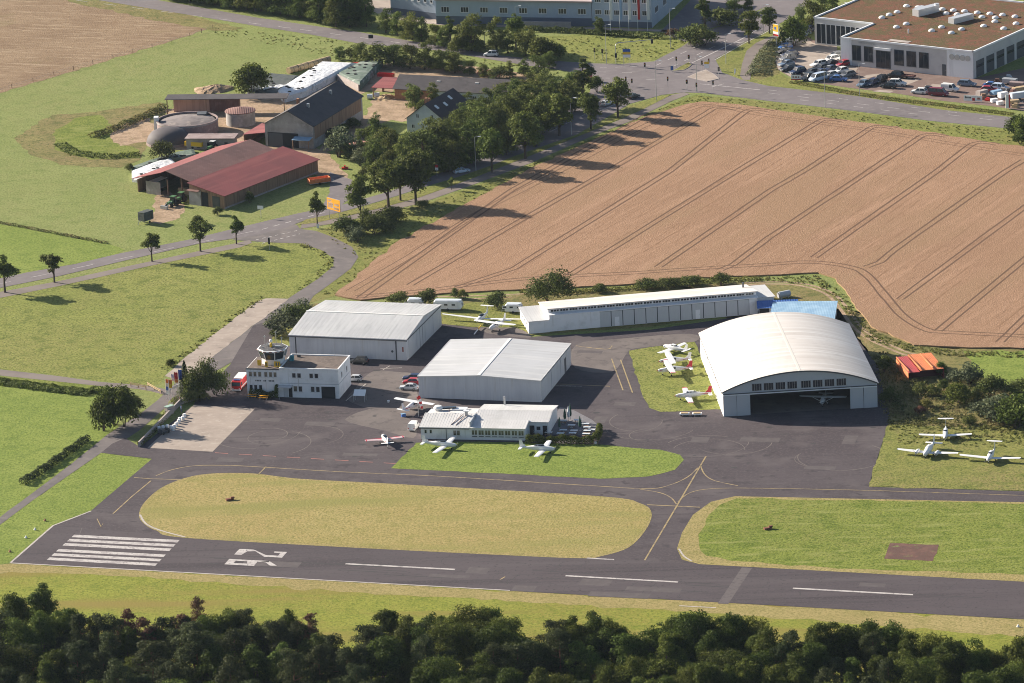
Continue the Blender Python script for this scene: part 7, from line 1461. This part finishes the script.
for kd,u,v,h,w,l in (('grey_bush',968,384,20,1.2,'grey green bush right of the red and orange shelter'),('dark_bush',958,403,24,1.2,'dark round bush in the middle of the overgrown area'),('bush',992,396,22,1.2,'round bush right of the dark one in the overgrown area'),('dark_bush',1018,428,36,1.2,'large dark tree at the right edge above the parked aircraft'),('grey_bush',1002,420,28,1.2,'silvery bush leaning out of the large dark tree'),('grey_bush',986,418,20,1.3,'low silvery bush left of the large dark tree'),('bush',1022,396,18,1.3,'bush cut by the right edge above the large dark tree'),
 ('bush',943,390,11,1.1,'fresh green shrub in front of the orange bays'),('bush',933,396,12,1.2,'green shrub left of the fresh one below the shelter'),('bush',921,394,12,1.3,'olive shrub under the red bay'),('yellow_bush',927,407,9,1.3,'yellowish shrub in the overgrown slope'),('bush',976,398,10,1.3,'small shrub between the dark bush and the round bush'),('bush',969,424,9,1.3,'dark shrub above the twin aircraft'),('dark_bush',890,402,14,1.2,'dark bush in the shade right of the arched hangar'),('dark_bush',884,372,16,1.2,'dark bush behind the arched hangar corner'),('brown_bush',920,414,10,1.0,'reddish brown shrub at the edge of the hangar shade'),('dark_bush',940,376,14,1.0,'dark bush behind the shelter')):
    plant(kd,u,v,h,l,None,w)
# forest in front of the runway: a front line measured on the picture, then rows nearer the camera
line_ = [(2,610,'pine'),(20,592,'oak'),(44,576,'tall_oak'),(68,602,'oak'),(84,612,'pine'),(102,613,'pine'),(118,616,'pine'),(132,608,'brown_pine'),(148,616,'brown_pine'),(166,616,'pine'),(184,612,'brown_pine'),(201,596,'brown_pine'),(212,606,'oak'),(230,604,'oak'),(250,608,'pine'),(268,610,'oak'),(291,607,'tall_oak'),(312,612,'brown_pine'),(318,622,'oak'),(334,634,'pine'),(350,646,'pine'),(372,624,'pine'),(390,603,'tall_oak'),(410,612,'oak'),(430,612,'oak'),(450,610,'oak'),(472,606,'oak'),(490,607,'oak'),(506,618,'oak'),(521,634,'oak'),(539,641,'pine'),(558,620,'pine'),(574,608,'tall_oak'),(596,607,'oak'),(614,616,'oak'),(632,630,'oak'),(652,624,'oak'),(672,614,'oak'),(694,613,'oak'),(714,611,'oak'),(736,612,'oak'),(754,617,'oak'),(772,628,'oak'),(794,630,'pine'),(818,622,'oak'),(842,618,'oak'),(866,618,'oak'),(890,622,'oak'),(912,632,'oak'),(934,634,'oak'),(956,638,'oak'),(980,640,'oak'),(1002,637,'oak'),(1022,636,'oak')]
def treeline(u):
    for a,b in zip(line_, line_[1:]):
        if a[0] <= u <= b[0]: return a[1]+(b[1]-a[1])*(u-a[0])/(b[0]-a[0])
    return line_[0][1] if u < line_[0][0] else line_[-1][1]
KN = dict(oak='rounded dark oak', tall_oak='tall dark oak', pine='dark pine', brown_pine='brown topped pine', brown_bush='rust brown bush')
cnt = 0
for k,(u,vt,kd) in enumerate(line_):
    h = rnd.uniform(62,74) if kd != 'pine' else rnd.uniform(64,74); v = vt+h
    plant(kd,u,v,h,KN[kd]+' on the runway edge of the forest, '+(ORD[k] if k < 50 else 'number %d' % (k+1))+' from the left','trees of the near forest',.95)
row = 0
for vb in (672, 692, 712, 734, 756):
    row += 1; k = 0; u = -12+rnd.uniform(-6,6)
    while u < 1040:
        tl = treeline(u); h = rnd.uniform(52,80); v = vb+rnd.uniform(-8,8)
        top = v-h
        if top < tl+9: h = v-tl-rnd.uniform(9,16)
        if h > 34:
            pr = .62 if u < 380 else .16
            kd = 'pine' if rnd.random() < pr else rnd.choice(['oak','oak','tall_oak'])
            h = min(h, 78)
            plant(kd,u,v,h,KN[kd]+' in forest row '+['two','three','four','five','six'][row-1]+' behind the runway edge, '+(ORD[k] if k < 50 else 'last')+' from the left','trees of the near forest',1.0)
            k += 1
        u += rnd.uniform(17,27)
plant('brown_bush',598,684,26,'rust brown bush among the near oaks at the bottom edge',None,.9)
# clipped hedges and ground growth
def hedge(pts, width, h, n, label, m='leaf_bush', leaf=.35, name='hedge', cat='hedge', kind=None, z0=0.0):
    W_ = [np.array(G(*p)) for p in pts]; base_ = W_[0].copy(); seg = [np.linalg.norm(W_[i+1]-W_[i]) for i in range(len(W_)-1)]; T = sum(seg)
    t = rg.uniform(0,T,n); P_ = np.empty((n,3)); cum = np.concatenate([[0],np.cumsum(seg)])
    i_ = np.clip(np.searchsorted(cum,t)-1,0,len(seg)-1); f = (t-cum[i_])/np.array(seg)[i_]
    A_ = np.array(W_)[i_]; B_ = np.array(W_)[i_+1]; d = (B_-A_)/np.linalg.norm(B_-A_,axis=1)[:,None]
    a_ = rg.uniform(0,math.pi,n); rr = rg.beta(7,1.4,n)
    hn = 1+.16*np.sin(t*.9)+.12*np.sin(t*2.3+1)
    off = np.cos(a_)*rr*width/2*(1+.1*np.sin(t*1.7)); zz = np.sign(np.sin(a_))*np.abs(np.sin(a_))**.6*rr*h*hn
    c = A_+(B_-A_)*f[:,None]+np.stack([-d[:,1],d[:,0]],1)*off[:,None]-base_
    P_[:,0:2] = c; P_[:,2] = zz+z0
    nr = np.stack([-d[:,1]*np.cos(a_),d[:,0]*np.cos(a_),np.sin(a_)+.3],1)+rg.normal(size=(n,3))*.5
    o = link(name, leaf_mesh(name, P_, nr, leaf, M[m]), None, (base_[0],base_[1],0)); return tag(o,label,cat,None,kind)
hedge([(526,443.5),(560,444),(594,444),(599,437),(599.5,429)],1.5,2.0,7500,'clipped dark hedge wrapping the clubhouse terrace','leaf_oak',.28)
hedge([(250,396.5),(262,397.5),(274,398)],1.3,1.8,1500,'dark clipped hedge below the control tower windows','leaf_oak',.3)
hedge([(276,397),(279,397.2)],1.6,2.8,900,'tall dark shrub beside the control tower canopy','leaf_oak',.3)
hedge([(22,485),(50,467),(75,449),(88,440)],2.0,1.5,5200,'narrow dark hedge running along the hay meadow beside the driveway','leaf_pine',.34)
hedge([(-6,382),(40,388),(70,392),(92,394),(100,390)],4.5,1.0,4200,'broad low hedge strip below the field path at the left','leaf_lime',.45)
hedge([(530,31),(580,33),(620,36),(664,38.5)],3.0,1.6,3000,'long dark clipped hedge before the works flagpoles','leaf_bush',.5)
hedge([(139,446),(150,436),(160,424),(170,411)],1.6,.9,1200,'loose planting along the top of the retaining wall','leaf_yellow',.35)
hedge([(171,407),(178,399)],1.5,1.3,500,'flowering shrubs at the upper end of the retaining wall','leaf_yellow',.3)
hedge([(757,76),(764,62),(772,50),(780,42)],7,1.2,3600,'wild hedge bank between the foot path and the parked cars','leaf_grey',.5)
hedge([(792,82),(850,93),(896,100),(943,105.5),(1012,114.5)],3.2,.32,5200,'green planted strip between the dealership and the road','weeds',.4)
hedge([(520,293.5),(560,294),(630,289.5),(690,283),(760,280)],2.6,.9,3200,'scrubby field margin behind the long hangar','leaf_yellow',.4)
hedge([(92,138),(120,128),(150,115),(164,108)],3.5,1.4,2600,'brownish weed bank curving round the slurry tank','scrub',.5)
hedge([(60,145),(75,154),(110,158),(140,155)],4,1.0,1500,'green weed bank on the pasture side of the biogas dome','leaf_lime',.5)
def scatter(name, px, n, hmax, leaf, m, label=None):
    W_ = np.array([G(*p) for p in px]); lo, hi = W_.min(0), W_.max(0); P_ = []
    def inside(p):
        c = False; j = len(W_)-1
        for i in range(len(W_)):
            if (W_[i][1] > p[1]) != (W_[j][1] > p[1]) and p[0] < (W_[j][0]-W_[i][0])*(p[1]-W_[i][1])/(W_[j][1]-W_[i][1])+W_[i][0]: c = not c
            j = i
        return c
    cl = []
    while len(cl) < max(30,n//14):
        p = (rg.uniform(lo[0],hi[0]),rg.uniform(lo[1],hi[1]))
        if inside(p): cl.append((*p, rg.uniform(.2,1)**1.5*hmax))
    cl = np.array(cl); idx = rg.integers(0,len(cl),n); h_ = cl[idx,2]
    a_ = rg.uniform(0,2*math.pi,n); ph = np.arccos(rg.uniform(0,1,n)); rr = rg.beta(5,1.5,n)
    P_ = np.stack([cl[idx,0]+np.sin(ph)*np.cos(a_)*rr*h_*1.3, cl[idx,1]+np.sin(ph)*np.sin(a_)*rr*h_*1.3, np.cos(ph)*rr*h_+.03],1)
    nr = np.stack([np.sin(ph)*np.cos(a_),np.sin(ph)*np.sin(a_),np.cos(ph)+.3],1)+rg.normal(size=(n,3))*.5
    return tag(link(name, leaf_mesh(name, P_, nr, leaf, M[m])), label, 'undergrowth', None, 'stuff')
scatter('undergrowth', [(888,424),(882,400),(878,375),(872,352),(890,352),(905,380),(945,385),(960,372),(1000,388),(1040,400),(1040,425),(1000,430),(960,430),(920,428)], 15000, 1.3, .42, 'scrub', 'brown and olive undergrowth covering the slope right of the arched hangar')
scatter('tall_grass', [(892,436),(888,425),(1040,426),(1040,445),(1000,448),(960,446),(930,446),(900,444)], 5200, .6, .35, 'weeds', 'tufty tall grass around the three parked aircraft')
scatter('undergrowth', [(845,296),(862,318),(878,334),(905,344),(945,350),(1030,353),(1030,358),(945,356),(900,350),(868,340),(850,318),(838,300),(815,284),(760,282),(760,278),(818,276)], 7000, .55, .34, 'weeds', 'weedy margin between the farm track and the wheat')
scatter('undergrowth', [(316,232),(338,226),(420,207),(470,190),(597,137),(672,104),(697,96),(768,103),(930,123),(1012,131),(1024,145),(868,123),(700,103),(647,117),(527,171),(438,221),(345,286),(336,294),(320,296),(340,280),(360,258)], 9000, .38, .32, 'weeds', 'rough grass bank between the foot path and the wheat')
scatter('undergrowth', [(300,36),(380,46),(500,62),(560,72),(560,76),(440,66),(340,58),(215,34),(215,28)], 4500, .38, .34, 'weeds', 'weedy verge along the lower side of the upper road')
scatter('tall_grass', [(207,341),(232,321),(266,298),(262,296),(228,318),(200,340),(160,368),(165,374)], 1500, .6, .35, 'weeds', 'tall grass edging the meadow beside the concrete strip')
scatter('tall_grass', [(540,58),(545,38),(600,36),(680,40),(688,42),(655,58),(594,61)], 2600, .45, .4, 'weeds', 'uneven tall grass in the wild meadow before the works')
scatter('tall_grass', [(318.5,278),(333.5,266),(333.5,258),(321,250),(301,243.5),(298,246),(318,254),(326,262),(312,278),(290,296)], 1100, .6, .35, 'weeds', 'tall grass edging the meadow along the access road')
hedge([(-6,221.5),(0,223.5),(30,229),(60,235),(108,244)],1.0,.7,1500,'thin brownish weed line between the two left pastures','scrub',.35)
scatter('forest_floor', [(-30,668),(1050,690),(1050,800),(-30,800)], 7000, 1.6, .6, 'leaf_bush', 'dark ferns and saplings on the forest floor')
# ------------------------------------------------------------------ air
HZ = 0.000013
hz = bpy.data.materials.new('haze_air'); hz.use_nodes = True; n_ = hz.node_tree; n_.nodes.remove(n_.nodes['Principled BSDF'])
pv = n_.nodes.new('ShaderNodeVolumePrincipled'); pv.inputs['Density'].default_value = HZ; pv.inputs['Color'].default_value = (.62,.78,1.0,1); pv.inputs['Anisotropy'].default_value = .3
n_.links.new(pv.outputs[0], n_.nodes['Material Output'].inputs['Volume'])
tag(MB().box(-900,900,-1250,1500,-1,352).build('haze', hz), kind='stuff')
